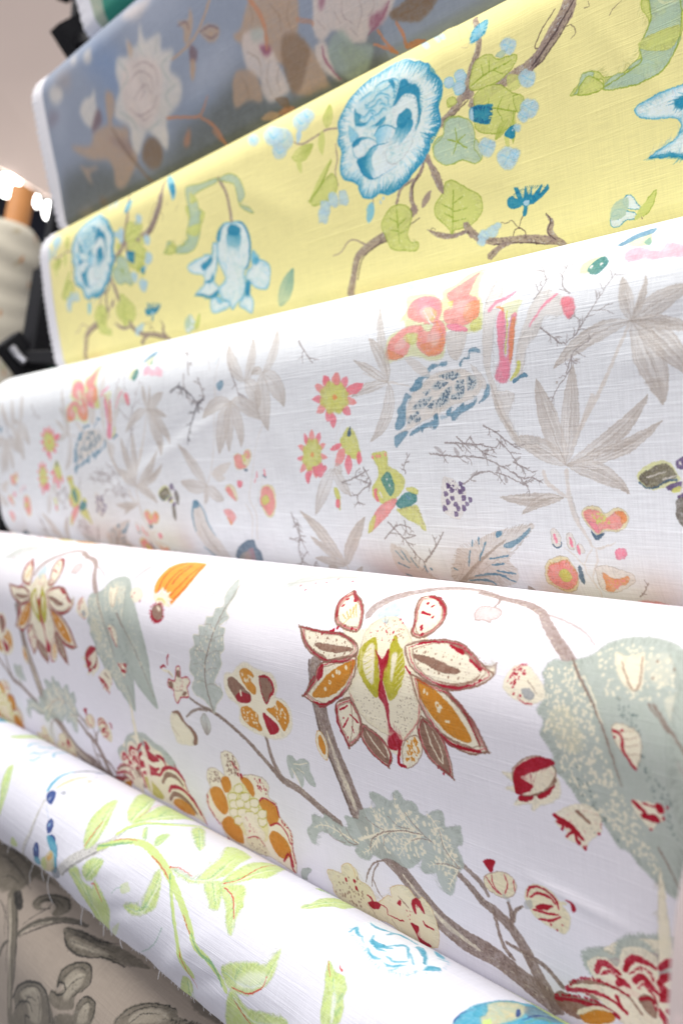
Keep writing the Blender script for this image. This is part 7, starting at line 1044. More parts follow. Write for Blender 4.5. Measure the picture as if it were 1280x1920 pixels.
PRINT_GREEN = [
('L','gy2',[227,137,263,111,300,89,332,69,341,54,344,37],(7.13,7.77,8.42,7.13,5.18,3.24),dict(m=.4)),('L','bk',[230,140,279,109,313,87,343,65],(1.29,1.94,1.62,.97),dict(m=.5,a=.7)),
('L','lg',[337,51,349,32,365,17,392,1,409,-20,410,-54,429,-54],(2.67,3.56,3.11,3.11,3.11,2.67,1.78),dict(m=.2)),('L','dg2',[344,51,354,31,383,4,409,-28,422,-54],(.66,.88,.66),dict(a=.6,m=.3)),
('L','lg',[319,77,349,59,375,48,411,44,455,51,483,59,515,70,552,87,577,102,605,108,637,124],(4.03,4.48,4.48,4.93,4.93,4.48,4.03,3.59,3.14,3.59),dict(m=.2)),
('L','dg2',[317,75,356,59,377,49],(1.35,1.8,.9),dict(a=.7,m=.4)),('L','rd',[341,59,363,49,383,44],(.44,.66,.44),dict(a=.8)),('L','rd',[429,50,460,55,483,61],(.41,.81,.41),dict(a=.9)),
('L','dg2',[480,56,508,79,529,100,553,123],(.96,1.53,1.53,1.53),dict(a=.75,m=.3)),('L','lg',[488,60,512,81,531,100,553,126,568,138],(2.22,2.22,2.59,5.54,5.54),dict(m=.2)),
('L','rd',[547,114,558,133,572,152],(.4,.59,.4),dict(a=.9)),('L','rd',[538,83,560,95],(.36,.54),dict(a=.9)),('L','dg2',[562,94,589,106,610,108,627,123],(.72,1.43,1.79,1.07),dict(a=.7,m=.3)),
('P','lg',[289,86,268,63,260,38,261,10,294,35,308,57,308,74],dict(m=.35,g=1.4,s=.47)),('R','dg2',[289,86,268,63,260,38,261,10,294,35,308,57,308,74],26,4.2,.56,dict(a=.4)),
('B','dg2',[291,84,294,58,269,18],6,3.73,.51,dict(a=.55,m=.3)),('L','pw',[295,84,299,58,274,18],(.7,1.62,.46),dict(a=.55,s=.46)),('L','rd',[287,85,291,67,291,46],(.47,.94,.47),{}),
('P','lg',[318,23,293,6,243,-42,262,-49,328,-3,345,22,340,31],dict(m=.35,g=1.7,s=.57)),('R','dg2',[318,23,293,6,243,-42,262,-49,328,-3,345,22,340,31],26,4.48,.6,dict(a=.4)),
('B','dg2',[334,28,314,-3,277,-35],6,3.91,.54,dict(a=.55,m=.3)),('L','pw',[339,28,319,-2,284,-34],(.73,1.7,.49),dict(a=.55,s=.49)),('P','lg',[344,29,336,1,300,-54,343,-54,370,-54,378,-14,362,11],dict(m=.35,g=1.8,s=.6)),
('R','dg2',[344,29,336,1,300,-54,343,-54,370,-54,378,-14,362,11],26,4.27,.57,dict(a=.4)),('B','dg2',[345,26,358,-2,357,-54],6,3.88,.53,dict(a=.55,m=.3)),
('L','pw',[349,26,363,-2,361,-54],(.72,1.69,.48),dict(a=.55,s=.48)),('B','dg2',[358,-2,333,-33],6,4.52,.62,dict(a=.55,m=.3)),('L','rd',[339,18,328,-3,307,-31],(.51,.51),dict(a=.5)),
('P','lg',[370,28,373,23,394,38,387,38],dict(m=.35,g=1.35,s=.45)),('R','dg2',[370,28,373,23,394,38,387,38],26,4.25,.57,dict(a=.4)),('P','lg',[410,35,405,24,415,15,423,27,421,38],dict(m=.35,g=1.35,s=.45)),
('R','dg2',[410,35,405,24,415,15,423,27,421,38],26,3.91,.52,dict(a=.4)),('B','dg2',[415,36,415,18],6,3.46,.48,dict(a=.55,m=.3)),('L','pw',[419,36,420,19],(.65,1.51,.43),dict(a=.55,s=.43)),
('P','lg',[420,-15,420,-29,467,-2,486,14,467,9,444,0],dict(m=.35,g=1.54,s=.51)),('R','dg2',[420,-15,420,-29,467,-2,486,14,467,9,444,0],26,5.31,.71,dict(a=.4)),('B','dg2',[427,-19,482,13],6,5.1,.7,dict(a=.55,m=.3)),
('L','pw',[431,-18,486,13],(.95,2.22,.63),dict(a=.55,s=.63)),('P','lg',[472,50,507,49,525,46,524,29,519,7,497,-15,508,-26,538,-21,547,0,557,21,549,35,537,46,512,53],dict(m=.35,g=1.2,s=.4)),
('R','dg2',[472,50,507,49,525,46,524,29,519,7,497,-15,508,-26,538,-21,547,0,557,21,549,35,537,46,512,53],26,3.43,.46,dict(a=.4)),('B','dg2',[483,50,517,48,542,34,530,-4],6,3.06,.42,dict(a=.55,m=.3)),
('L','pw',[487,50,521,48,546,34,534,-4],(.57,1.33,.38),dict(a=.55,s=.38)),('B','dg2',[542,34,540,14],6,3.02,.42,dict(a=.55,m=.3)),
('P','lg',[561,35,558,14,554,-10,557,-30,565,-54,598,-8,589,11,577,28],dict(m=.35,g=1.3,s=.43)),('R','dg2',[561,35,558,14,554,-10,557,-30,565,-54,598,-8,589,11,577,28],26,3.32,.44,dict(a=.4)),
('B','dg2',[563,33,577,13,581,-32],6,2.95,.41,dict(a=.55,m=.3)),('L','pw',[567,33,581,14,584,-32],(.55,1.29,.37),dict(a=.55,s=.37)),('L','rd',[564,35,577,20,574,0,565,-37],(.37,.74,.37),{}),
('P','lg',[541,45,559,34,579,49,586,59,575,63,561,56],dict(m=.35,g=1.04,s=.35)),('R','dg2',[541,45,559,34,579,49,586,59,575,63,561,56],26,3.29,.44,dict(a=.4)),('B','dg2',[551,40,580,58],6,2.87,.39,dict(a=.55,m=.3)),
('L','pw',[555,40,583,58],(.53,1.25,.36),dict(a=.55,s=.36)),('P','lg',[566,39,579,29,594,25,613,41,618,56,626,74,608,66,594,53],dict(m=.35,g=1.02,s=.34)),
('R','dg2',[566,39,579,29,594,25,613,41,618,56,626,74,608,66,594,53],26,3.25,.43,dict(a=.4)),('B','dg2',[571,37,600,47,623,71],6,2.92,.4,dict(a=.55,m=.3)),
('L','pw',[574,37,603,47,626,71],(.54,1.27,.36),dict(a=.55,s=.36)),('L','rd',[571,37,594,42,616,59],(.36,.73,.36),{}),('D','rd',[472,50],.95,{}),('L','rd',[472,50,489,45,515,46],(.57,.57,.38),dict(a=.7)),
('P','lg',[260,124,288,110,297,124,329,124,336,112,366,128,365,150,342,185,311,185,301,163,283,144],dict(m=.35,g=1.7,s=.57)),
('R','dg2',[260,124,288,110,297,124,329,124,336,112,366,128,365,150,342,185,311,185,301,163,283,144],26,5.01,.67,dict(a=.4)),('B','dg2',[269,122,303,137,322,172,338,185],6,4.32,.59,dict(a=.55,m=.3)),
('L','pw',[274,121,308,136,328,170,342,185],(.8,1.88,.54),dict(a=.55,s=.54)),('B','dg2',[313,130,320,150],6,4.36,.6,dict(a=.55,m=.3)),('L','rd',[325,119,336,118,354,132],(.5,1,.5),{}),
('P','lg',[302,106,317,91,346,85,340,103,321,117,305,118],dict(m=.35,g=1.44,s=.48)),('R','dg2',[302,106,317,91,346,85,340,103,321,117,305,118],26,4.4,.59,dict(a=.4)),
('B','dg2',[309,117,339,89],6,4.08,.56,dict(a=.55,m=.3)),('L','pw',[314,117,343,89],(.76,1.78,.51),dict(a=.55,s=.51)),
('P','lg',[409,119,434,107,453,104,457,81,457,58,476,71,484,90,472,103,437,119],dict(m=.35,g=1.21,s=.4)),('R','dg2',[409,119,434,107,453,104,457,81,457,58,476,71,484,90,472,103,437,119],26,4.15,.55,dict(a=.4)),
('B','dg2',[416,117,454,108,469,80,463,63],6,3.66,.5,dict(a=.55,m=.3)),('L','pw',[420,117,458,108,473,80,467,63],(.68,1.6,.46),dict(a=.55,s=.46)),('B','dg2',[453,104,470,98],6,3.35,.46,dict(a=.55,m=.3)),
('P','lg',[399,97,412,90,422,96,406,104],dict(a=.5,m=.3)),('L','dg2',[380,113,392,103,403,98],(.48,.71),dict(a=.4)),('L','dg2',[438,170,487,134,505,109],(.72,.72),dict(a=.4)),
('P','lg',[361,170,397,144,365,179],dict(a=.5,m=.4)),('P','lg',[625,105,644,93,671,82,690,77,697,58,704,79,696,95,674,111,647,118,632,116],dict(m=.35,g=.94,s=.31)),
('R','dg2',[625,105,644,93,671,82,690,77,697,58,704,79,696,95,674,111,647,118,632,116],26,3.09,.41,dict(a=.4)),('B','dg2',[628,107,659,107,691,94,700,68],6,2.74,.38,dict(a=.55,m=.3)),
('L','pw',[631,107,662,107,694,94,702,68],(.51,1.19,.34),dict(a=.55,s=.34)),('B','dg2',[649,106,657,90],6,2.66,.37,dict(a=.55,m=.3)),('L','rd',[646,116,674,110,693,98,697,85],(.35,.7,.35),{}),
('P','pw',[651,111,668,93,690,85,698,89,677,106],dict(a=.5,s=1.24)),('P','lg',[647,118,675,124,706,115,739,108,723,131,670,164,617,185,633,144],dict(m=.35,g=1.08,s=.36)),
('R','dg2',[647,118,675,124,706,115,739,108,723,131,670,164,617,185,633,144],26,3.16,.42,dict(a=.4)),('B','dg2',[647,123,679,133,723,118],6,2.9,.4,dict(a=.55,m=.3)),
('L','pw',[650,123,682,133,726,117],(.54,1.26,.36),dict(a=.55,s=.36)),('L','rd',[651,126,669,135,686,141],(.37,.75,.37),{}),('P','lg',[547,147,560,155,543,185,576,185,602,185,554,185,520,185],dict(m=.35,g=.3,s=.1)),
('R','dg2',[547,147,560,155,543,185,576,185,602,185,554,185,520,185],26,4.75,.63,dict(a=.4)),('B','dg2',[550,153,548,185,597,185],6,4.41,.61,dict(a=.55,m=.3)),
('L','pw',[553,153,552,185,600,185],(.81,1.89,.54),dict(a=.55,s=.54)),('P','lg',[757,44,766,47,772,49,778,49,785,49,795,58,796,64,801,69,803,74,804,82,788,91,779,85,774,71,766,58],dict(m=.35,g=.44,s=.15)),
('R','dg2',[757,44,766,47,772,49,778,49,785,49,795,58,796,64,801,69,803,74,804,82,788,91,779,85,774,71,766,58],26,2.68,.32,dict(a=.4)),('B','dg2',[773,54,787,68,795,85],6,2.26,.3,dict(a=.55,m=.3)),
('L','pw',[774,54,788,68,797,85],(.23,.53,.15),dict(a=.55,s=.15)),('B','dg2',[793,60,792,70],6,2.17,.29,dict(a=.55,m=.3)),('B','dg2',[798,70,796,79],6,2.15,.29,dict(a=.55,m=.3)),
('L','rd',[757,44,763,50,770,55],(.16,.32,.16),{}),('P','pw',[782,65,788,68,796,82,795,86],dict(a=.7,s=.58)),('L','rd',[771,42,777,46],(.39,.78),{}),
('P','lg',[674,12,677,0,674,-14,673,-33,672,-54,690,-48,693,-54,705,-23,696,-14,688,0,683,9],dict(m=.35,g=.71,s=.24)),
('R','dg2',[674,12,677,0,674,-14,673,-33,672,-54,690,-48,693,-54,705,-23,696,-14,688,0,683,9],26,3.43,.4,dict(a=.4)),('B','dg2',[677,10,683,-8,687,-28,691,-50],6,3.02,.4,dict(a=.55,m=.3)),
('L','pw',[679,10,685,-8,689,-27,695,-47],(.3,.7,.2),dict(a=.55,s=.2)),('P','lg',[645,-33,636,-54,654,-54,667,-54,651,-54],dict(m=.35,g=1.21,s=.4)),
('R','dg2',[645,-33,636,-54,654,-54,667,-54,651,-54],26,5.93,.7,dict(a=.4)),('B','dg2',[646,-35,662,-54],6,5.55,.74,dict(a=.55,m=.3)),('L','pw',[649,-34,663,-54],(.53,1.25,.36),dict(a=.55,s=.36)),
('R','tq',[746,5,747,-10,744,-24,756,-30,772,-31,787,-44,815,-37,840,-30,851,-6,837,10,820,22,794,22,775,15],60,-2.58,.79,dict(a=.35)),
('P','pw',[747,4,740,-28,756,-43,780,-54,826,-35,840,-28,851,-6,839,8,820,20,802,21,780,16,764,6],dict(a=.6,s=.97)),('L','tq',[744,-22,757,-20,770,-27],(.75,2.26,2.52,1.01),dict(m=.45,s=.38)),
('L','tq',[747,8,745,-2,754,4,763,5],(.59,1.78,1.98,.79),dict(m=.45,s=.3)),('L','tq',[767,-6,776,5,790,2,797,-2],(.64,1.92,2.13,.85),dict(m=.45,s=.32)),
('L','tq',[776,5,787,8,796,6],(.57,1.72,1.91,.76),dict(m=.45,s=.29)),('L','tq',[790,2,795,-9,802,-15,820,0],(.56,1.69,1.88,.75),dict(m=.45,s=.28)),('L','tq',[778,13,791,19,801,17],(.53,1.59,1.77,.71),dict(m=.45,s=.26)),
('L','tq',[773,-16,775,-32,800,-32],(.71,2.14,2.38,.95),dict(m=.45,s=.36)),('L','tq',[808,19,817,17,825,8],(.51,1.52,1.68,.67),dict(m=.45,s=.25)),('L','tq',[801,11,815,11,822,3],(.51,1.54,1.71,.69),dict(m=.45,s=.26)),
('L','tq',[812,-9,830,3],(.6,1.81,2.01,.8),dict(m=.45,s=.3)),('L','tq',[805,-22,816,-23,837,-5],(.7,2.09,2.33,.93),dict(m=.45,s=.35)),('L','tq',[842,4,841,-5,847,-10],(.52,1.57,1.74,.7),dict(m=.45,s=.26)),
('L','tq',[813,-44,826,-35,834,-31],(1.21,3.64,4.05,1.62),dict(m=.45,s=.61)),('L','tq',[820,22,823,15],(.47,1.41,1.57,.63),dict(m=.45,s=.24)),('L','tq',[837,10,838,7],(.51,1.53,1.69,.68),dict(m=.45,s=.25)),
('L','tq',[833,-25,840,-30],(.72,2.17,2.41,.96),dict(m=.45,s=.36)),('P','tq',[771,1,780,1,787,-1,789,3,784,8],dict(m=.3)),('P','tq',[805,-24,809,-31,829,-13,836,-4,823,-14],dict(m=.4,a=.8)),
('P','tq',[842,3,842,-6,848,-11,852,-7],dict(m=.4)),('R','tq',[806,18,822,21,835,16,839,8],22,-3.38,.51,dict(a=.4)),('R','tq',[764,6,779,15,791,19],14,-3.87,.58,dict(a=.4)),
('P','tq',[905,33,904,25,906,13,910,0,916,-12,922,-24,928,-31,932,-54,947,-54,962,-41,981,-18,911,42],dict(m=.25,s=.39)),('P','cb',[914,-1,924,-22,935,-25,943,-7,938,10,929,22,920,16],dict(m=.4,s=.75)),
('P','sl2',[932,-27,939,-43,949,-54,964,-34,954,-17,944,-13],dict(m=.4,s=.83,a=.7)),('L','in',[905,32,904,25,906,18],(.81,.65,.4),dict(m=.3)),('P','in',[934,-11,934,-15,941,-9,940,-4],dict(m=.3)),
('L','in',[946,-4,949,-23,958,-35],(.48,.87,.58),dict(m=.3)),('P','lg',[924,18,927,12,931,17,928,21],{}),('L','dg2',[950,-3,954,-22,962,-21],(.76,.95,.76),dict(a=.8,m=.3)),
('P','tq',[910,11,914,2,921,12,915,19],dict(m=.4)),('R','in',[905,31,911,1,922,-24,948,-52],40,1.94,.32,dict(a=.5)),('L','tq',[118,53,110,39,106,23,109,4],(2.25,3.65,3.37,1.4),dict(m=.3,s=.56)),
('L','cb',[130,43,134,29,139,14,147,0],(2.27,4.25,4.25,2.27),dict(m=.3,s=.71)),('L','sl2',[112,6,118,-13,126,-32,128,-54,173,-54],(1.76,2.81,3.16,2.46,1.4),dict(m=.3,s=.53)),
('L','in',[132,-20,135,-33],(1.48,1.67),dict(a=.8)),('L','cb',[158,5,167,5,171,11],(1.69,2.36,1.35),dict(m=.3)),('L','sl2',[180,33,173,12,149,-17],(.28,.42,.28),dict(a=.5)),('P','sl2',[148,45,156,39,163,45],dict(a=.5)),
('P','in',[122,56,126,49,139,48,150,57,151,65,133,63],dict(m=.3)),('D','pw',[138,60],1.64,dict(a=.6)),('L','bl',[142,69,154,76,167,82],(.41,.41,.41),dict(a=.4)),
('P','in',[168,89,173,80,185,83,188,93,178,99],dict(m=.35)),('D','rl',[175,88],1.34,{}),('P','in',[184,100,197,96,208,102,195,104],dict(m=.2)),
('P','tq',[178,104,188,99,208,102,222,118,218,135,199,148,204,124,189,112],dict(m=.3,s=.44)),('P','in',[131,136,144,121,154,123,152,139,128,149],dict(m=.3)),('D','rl',[142,132],1.98,dict(a=.7)),
('P','tq',[126,149,150,142,145,155,114,169],dict(m=.3,a=.8)),('P','cb',[179,130,199,116,213,123,203,143,156,164,153,152],dict(m=.3)),('P','oc',[187,128,202,119,204,125,189,132],dict(m=.3,a=.8,s=.47)),
('P','lg',[148,152,174,132,177,144,143,170],dict(m=.3,a=.7)),('P','sl2',[191,147,221,132,221,145,184,164],dict(m=.4,a=.7)),('L','in',[214,104,222,118,219,133],(.55,.82,.55),dict(a=.7,m=.3)),
('L','gy2',[128,64,131,80,128,99,115,122,45,185],(2.76,3.31,3.31,3.31,2.48),dict(m=.5)),('L','bk',[132,78,131,104,111,132,48,185],(.55,.69,.82,.69),dict(a=.6,m=.4)),
('P','lg',[43,145,58,147,51,159,14,172],dict(m=.2,a=.8)),('P','lg',[11,185,45,185,22,185],dict(a=.5)),('P','lg',[-36,56,-28,48,-3,67,10,88,8,109,-1,123,-7,99,-23,77],dict(m=.35,g=.93,s=.31)),
('R','dg2',[-36,56,-28,48,-3,67,10,88,8,109,-1,123,-7,99,-23,77],26,5.41,.64,dict(a=.4)),('B','dg2',[-27,56,-1,84,1,114],6,4.74,.63,dict(a=.55,m=.3)),('L','pw',[-23,56,3,84,4,114],(.47,1.1,.32),dict(a=.55,s=.32)),
('L','tq',[-63,9,-77,-5,-72,-18],(1.01,2.36,2.36,1.35),dict(m=.4,s=.67,a=.8)),('L','tq',[-26,20,-30,12,-14,6,-18,-10],(.96,2.24,2.24,1.28),dict(m=.4,s=.64,a=.8)),
('L','tq',[-57,-7,-44,-13,-47,-29],(1.01,2.36,2.36,1.35),dict(m=.4,s=.67,a=.8)),('L','tq',[-10,28,2,23,-2,11],(.93,2.17,2.17,1.24),dict(m=.4,s=.62,a=.8)),
('L','tq',[20,-1,0,-11,-10,-29,-28,-54],(1.01,2.36,2.36,1.35),dict(m=.4,s=.67,a=.8)),('L','tq',[-34,-17,-52,-43],(1.01,2.36,2.36,1.35),dict(m=.4,s=.67,a=.8)),
('L','tq',[11,31,16,24],(.87,2.04,2.04,1.17),dict(m=.4,s=.58,a=.8)),('L','tq',[-74,-54,-43,-54],(.14,.33,.33,.19),dict(m=.4,s=.09,a=.8)),
('P','lg',[-148,7,-141,-17,-155,-54,-127,-54,-119,-22,-125,0],dict(m=.35,g=1.01,s=.34)),('R','dg2',[-148,7,-141,-17,-155,-54,-127,-54,-119,-22,-125,0],26,5.74,.67,dict(a=.4)),
('B','dg2',[-141,5,-143,-54],6,5.06,.67,dict(a=.55,m=.3)),('L','pw',[-137,5,-140,-54],(.51,1.18,.34),dict(a=.55,s=.34)),('P','lg',[-358,-54,-318,-54,-267,-54,-261,-54,-269,-34],dict(m=.35,g=.14,s=.05)),
('R','dg2',[-358,-54,-318,-54,-267,-54,-261,-54,-269,-34],26,.8,.09,dict(a=.4)),
]
PRINT_GREY = [
('P','g1',[-130,34,-102,17,-38,24,17,23,37,40,38,66,9,80,-12,85,-87,72],dict(m=.5,s=1.51)),('P','g1',[-17,33,38,26,112,29,85,31,37,40],dict(m=.4,s=1.47)),
('L','g1',[21,75,58,93,87,111,105,134,108,163,105,190,105,241],(8.16,9.22,10.64,10.64,9.93,9.58,9.58),dict(m=.3,s=.53)),('L','g0',[30,84,78,114,102,155,102,217],(1.41,2.47,2.47,2.12),dict(m=.3,s=.53)),
('L','g3',[38,75,96,108,122,147,115,185],(1.05,1.57,1.57,1.05),dict(m=.3,s=.35,a=.8)),('L','g3',[33,94,79,124,90,170],(.89,1.25,1.07),dict(m=.3,s=.36,a=.7)),('L','g2',[61,156,70,140,83,128],(2.9,3.31,2.07),dict(m=.3)),
('L','g2',[33,178,54,156],(4.44,4.44),{}),('P','g3',[29,75,43,67,75,81,63,88],dict(m=.3,s=.52)),('L','g2',[102,113,118,95,141,77,172,61,203,49,233,44],(3.42,4.45,4.45,4.11,3.42,2.4),dict(m=.3,s=.34)),
('L','g0',[110,108,133,87,163,69],(1.02,1.53,1.02),dict(s=.34)),('L','g3',[109,113,139,91,179,64,219,48],(.68,1.02,1.02,.68),dict(m=.3)),('L','g3',[102,98,117,78,130,61,129,52],(.5,.84,1.01,.67),dict(m=.3)),
('P','g1',[90,69,88,57,108,42,137,32,162,35,174,44,166,58,150,62,143,52,123,51,109,61,120,66,105,72],dict(m=.35,s=.49)),('L','g3',[93,69,92,55,116,40,148,34,170,42],(.84,1.17,1.34,1.01,.84),dict(m=.3)),
('L','g3',[106,67,109,54,129,48,146,51],(.66,1,1,.66),dict(m=.3)),('L','g3',[116,67,136,58],(.66,.82),{}),
('P','g1',[199,67,202,61,225,55,272,47,304,40,341,35,393,33,368,45,330,57,301,64,276,74,252,79,226,77],dict(m=.5,s=.57)),('L','g3',[204,68,221,76,252,79,283,72,314,59,358,51],(.76,1.22,1.37,1.22,1.07,.76),dict(m=.3)),
('L','g3',[201,63,237,52,275,49,311,35],(.61,1.07,1.07,.61),dict(m=.3)),('P','g3',[204,65,231,55,275,49,305,43,281,52,246,60],dict(m=.5,a=.6,s=.73)),('P','g0',[224,70,258,63,306,54,275,66,241,73],dict(m=.5,s=.86,a=.8)),
('P','g1',[249,113,250,101,268,86,292,77,311,81,320,91,316,102,304,115,309,128,274,143,246,144,245,131,265,127,273,117,264,114,256,124],dict(m=.45,s=.44)),
('P','g0',[267,106,281,91,301,90,307,99,297,114,291,125,276,127],dict(m=.5,s=1.16,a=.8)),('L','g3',[256,124,258,116,270,114,278,119,266,129,246,132],(.77,1.23,1.23,1.39,1.23,.77),{}),
('L','g3',[256,119,252,103,269,87,292,77,311,81,322,92,314,105],(.91,1.06,1.21,1.21,1.21,1.06,.76),dict(m=.2)),('P','g1',[118,191,145,165,186,143,219,137,246,144,255,172,119,235,125,206],dict(m=.45,s=.59)),
('P','g0',[145,178,182,152,212,149,220,183,184,200,171,183],dict(m=.4,s=1.55,a=.8)),('L','g3',[115,198,138,170,181,146,219,137,244,145,250,172],(1.25,1.66,1.87,1.87,1.66,1.45),dict(m=.2)),
('L','g3',[125,209,145,190,177,177,190,185],(1.03,1.44,1.24,.82),{}),('L','g3',[165,213,165,201,181,196],(1.19,1.59,.99),{}),('L','g3',[200,149,214,162,211,187],(.73,1.1,.73),dict(a=.8)),
('P','g1',[314,120,326,106,341,102,356,106,359,126,326,140,255,176,276,149,313,133],dict(m=.45,s=.43)),('P','g0',[328,118,339,109,349,126,326,138],dict(m=.5,s=.86,a=.8)),
('L','g3',[317,117,326,106,344,102,356,108,358,124],(.7,.98,.98,.98,.7),dict(m=.2)),('P','g1',[404,106,406,95,414,81,438,63,467,52,485,50,495,54,518,49,544,41,433,113],dict(m=.4,s=.35,a=.8)),
('L','g3',[406,103,410,91,422,76,442,63,468,52,485,50],(.5,.63,.63,.63,.63,.5),dict(m=.3)),('P','g0',[425,89,440,71,469,59,483,65,437,91],dict(m=.5,s=.95,a=.7)),('S','g3',[467,69,510,49,542,40,500,63],40,.82,dict(a=.6)),
('P','g2',[489,30,543,21,551,31,507,37],dict(m=.4,s=.94,a=.6)),('S','g3',[217,76,255,62,274,69,244,85],16,.52,dict(a=.6)),('S','g3',[235,69,271,55,290,63,262,79],16,.52,dict(a=.6)),
('S','g3',[260,65,295,51,314,59,287,74],16,.51,dict(a=.6)),('S','g3',[261,92,300,78,315,86,284,102],16,.49,dict(a=.6)),('S','g3',[256,117,300,102,314,109,276,127],16,.52,dict(a=.6)),
('S','g3',[125,179,194,152,202,163,139,193],16,.72,dict(a=.6)),('S','g3',[171,166,233,142,242,152,184,180],16,.69,dict(a=.6)),('S','g3',[315,121,356,106,368,113,332,131],16,.51,dict(a=.6)),
('L','g0',[399,70,393,60,405,48],(.38,.5,.25),dict(a=.6)),('L','g3',[-98,46,-56,44,5,48,59,56],(.4,1,.8,.4),dict(m=.3,a=.85)),('L','g3',[-123,30,-64,29,3,31],(.42,1.06,.85,.42),dict(m=.3,a=.85)),
('L','g3',[-33,71,-16,61,18,60],(.37,.93,.74,.37),dict(m=.3,a=.85)),('L','g3',[216,68,243,58,284,54,321,46],(.3,.75,.6,.3),dict(m=.3,a=.85)),('L','g3',[227,71,260,65,300,57,340,51],(.3,.74,.59,.3),dict(m=.3,a=.85)),
('L','g3',[216,59,255,50,293,42],(.3,.76,.61,.3),dict(m=.3,a=.85)),('L','g3',[259,114,269,99,284,86,303,84],(.3,.74,.59,.3),dict(m=.3,a=.85)),('L','g3',[279,117,289,102,303,91],(.29,.73,.58,.29),dict(m=.3,a=.85)),
('L','g3',[295,123,305,111,312,99],(.3,.74,.59,.3),dict(m=.3,a=.85)),('L','g3',[138,180,170,157,205,145,230,150],(.41,1.01,.81,.41),dict(m=.3,a=.85)),('L','g3',[152,192,177,169,202,163],(.4,1,.8,.4),dict(m=.3,a=.85)),
('L','g3',[96,108,119,134,118,174],(.34,.86,.69,.34),dict(m=.3,a=.85)),('L','g3',[325,121,334,109,348,108],(.29,.72,.58,.29),dict(m=.3,a=.85)),('L','g3',[415,95,429,78,448,64,471,55],(.25,.62,.5,.25),dict(m=.3,a=.85)),
('L','g3',[430,93,443,76,468,64],(.24,.6,.48,.24),dict(m=.3,a=.85)),('L','g3',[99,69,106,53,131,44,158,45],(.33,.83,.67,.33),dict(m=.3,a=.85)),('L','g3',[114,101,139,84,172,67,206,53],(.33,.83,.66,.33),dict(m=.3,a=.85)),
('L','g3',[4,94,40,103,69,128],(.36,.91,.73,.36),dict(m=.3,a=.85)),('L','g0',[242,70,278,62,315,54],(.59,1.76,1.17),dict(s=.59,a=.7,m=.3)),('L','g0',[281,109,290,94,304,89],(.58,1.75,1.16),dict(s=.58,a=.7,m=.3)),
('L','g0',[164,172,188,154,212,151],(.79,2.37,1.58),dict(s=.79,a=.7,m=.3)),('L','g0',[332,123,342,112],(.57,1.72,1.15),dict(s=.57,a=.7,m=.3)),
]

# ------------------------------------------------------------------ palettes (sRGB inks) and cloths
PAL_RED = dict(cr=(243, 234, 210), cb=(234, 224, 192), kr=(168, 8, 38), tb=(144, 108, 92), oc=(212, 140, 46), ol=(182, 174, 40), st=(146, 126, 116), pb=(168, 148, 142),
               sg=(184, 192, 183), sv=(186, 192, 183), pk=(222, 202, 200), dk=(104, 86, 78), sk=(202, 218, 222), gy=(168, 170, 172), dg=(96, 112, 112), yl=(236, 228, 176), **{'or': (244, 158, 60)}, rr=(216, 66, 36))
PAL_CORAL = dict(be=(228, 221, 213), bd=(176, 163, 151), bt=(206, 190, 172), br=(146, 134, 132), bk=(118, 114, 118), co=(248, 150, 146), pk=(247, 126, 140), pi=(249, 140, 164), yg=(218, 218, 112), yo=(240, 226, 178),
                 oc=(206, 140, 60), ol=(176, 176, 60), cr=(240, 234, 226), cl=(234, 227, 218), bl=(86, 138, 168), nv=(70, 98, 122), tg=(62, 132, 128), pu=(92, 72, 116), by=(104, 96, 84), tb=(150, 124, 90), **{'or': (244, 152, 92)})
PAL_YELLOW = dict(wd=(164, 144, 132), wk=(84, 68, 64), rb=(30, 138, 174), rl=(126, 198, 222), pw=(228, 240, 238), pb2=(186, 216, 226), nv2=(12, 92, 138), gr=(212, 217, 124), go=(146, 168, 50), gw=(236, 236, 186),
                  gb=(184, 206, 178), tg=(70, 140, 136), gy=(170, 180, 170))
PAL_BLUE = dict(sl=(92, 97, 99), sk2=(114, 136, 172), lv=(166, 172, 188), wg=(206, 199, 192), wp=(204, 190, 184), mv=(112, 88, 96), gg=(150, 164, 158), tn=(176, 148, 126), tk=(124, 100, 80), rs=(190, 126, 92), pl=(142, 82, 106), ol2=(140, 150, 110))
PAL_GREEN = dict(lg=(196, 216, 130), dg2=(96, 154, 118), rd=(200, 60, 48), gy2=(206, 204, 196), bk=(120, 118, 120), pw=(240, 244, 244), tq=(72, 160, 188), cb=(212, 198, 154), sl2=(108, 114, 122), oc=(214, 160, 72), **{'in': (30, 56, 124)}, bl=(90, 130, 190), rl=(140, 180, 210))
PAL_GREY = dict(g0=(178, 169, 152), g1=(98, 92, 80), g2=(78, 74, 66), g3=(42, 40, 37))

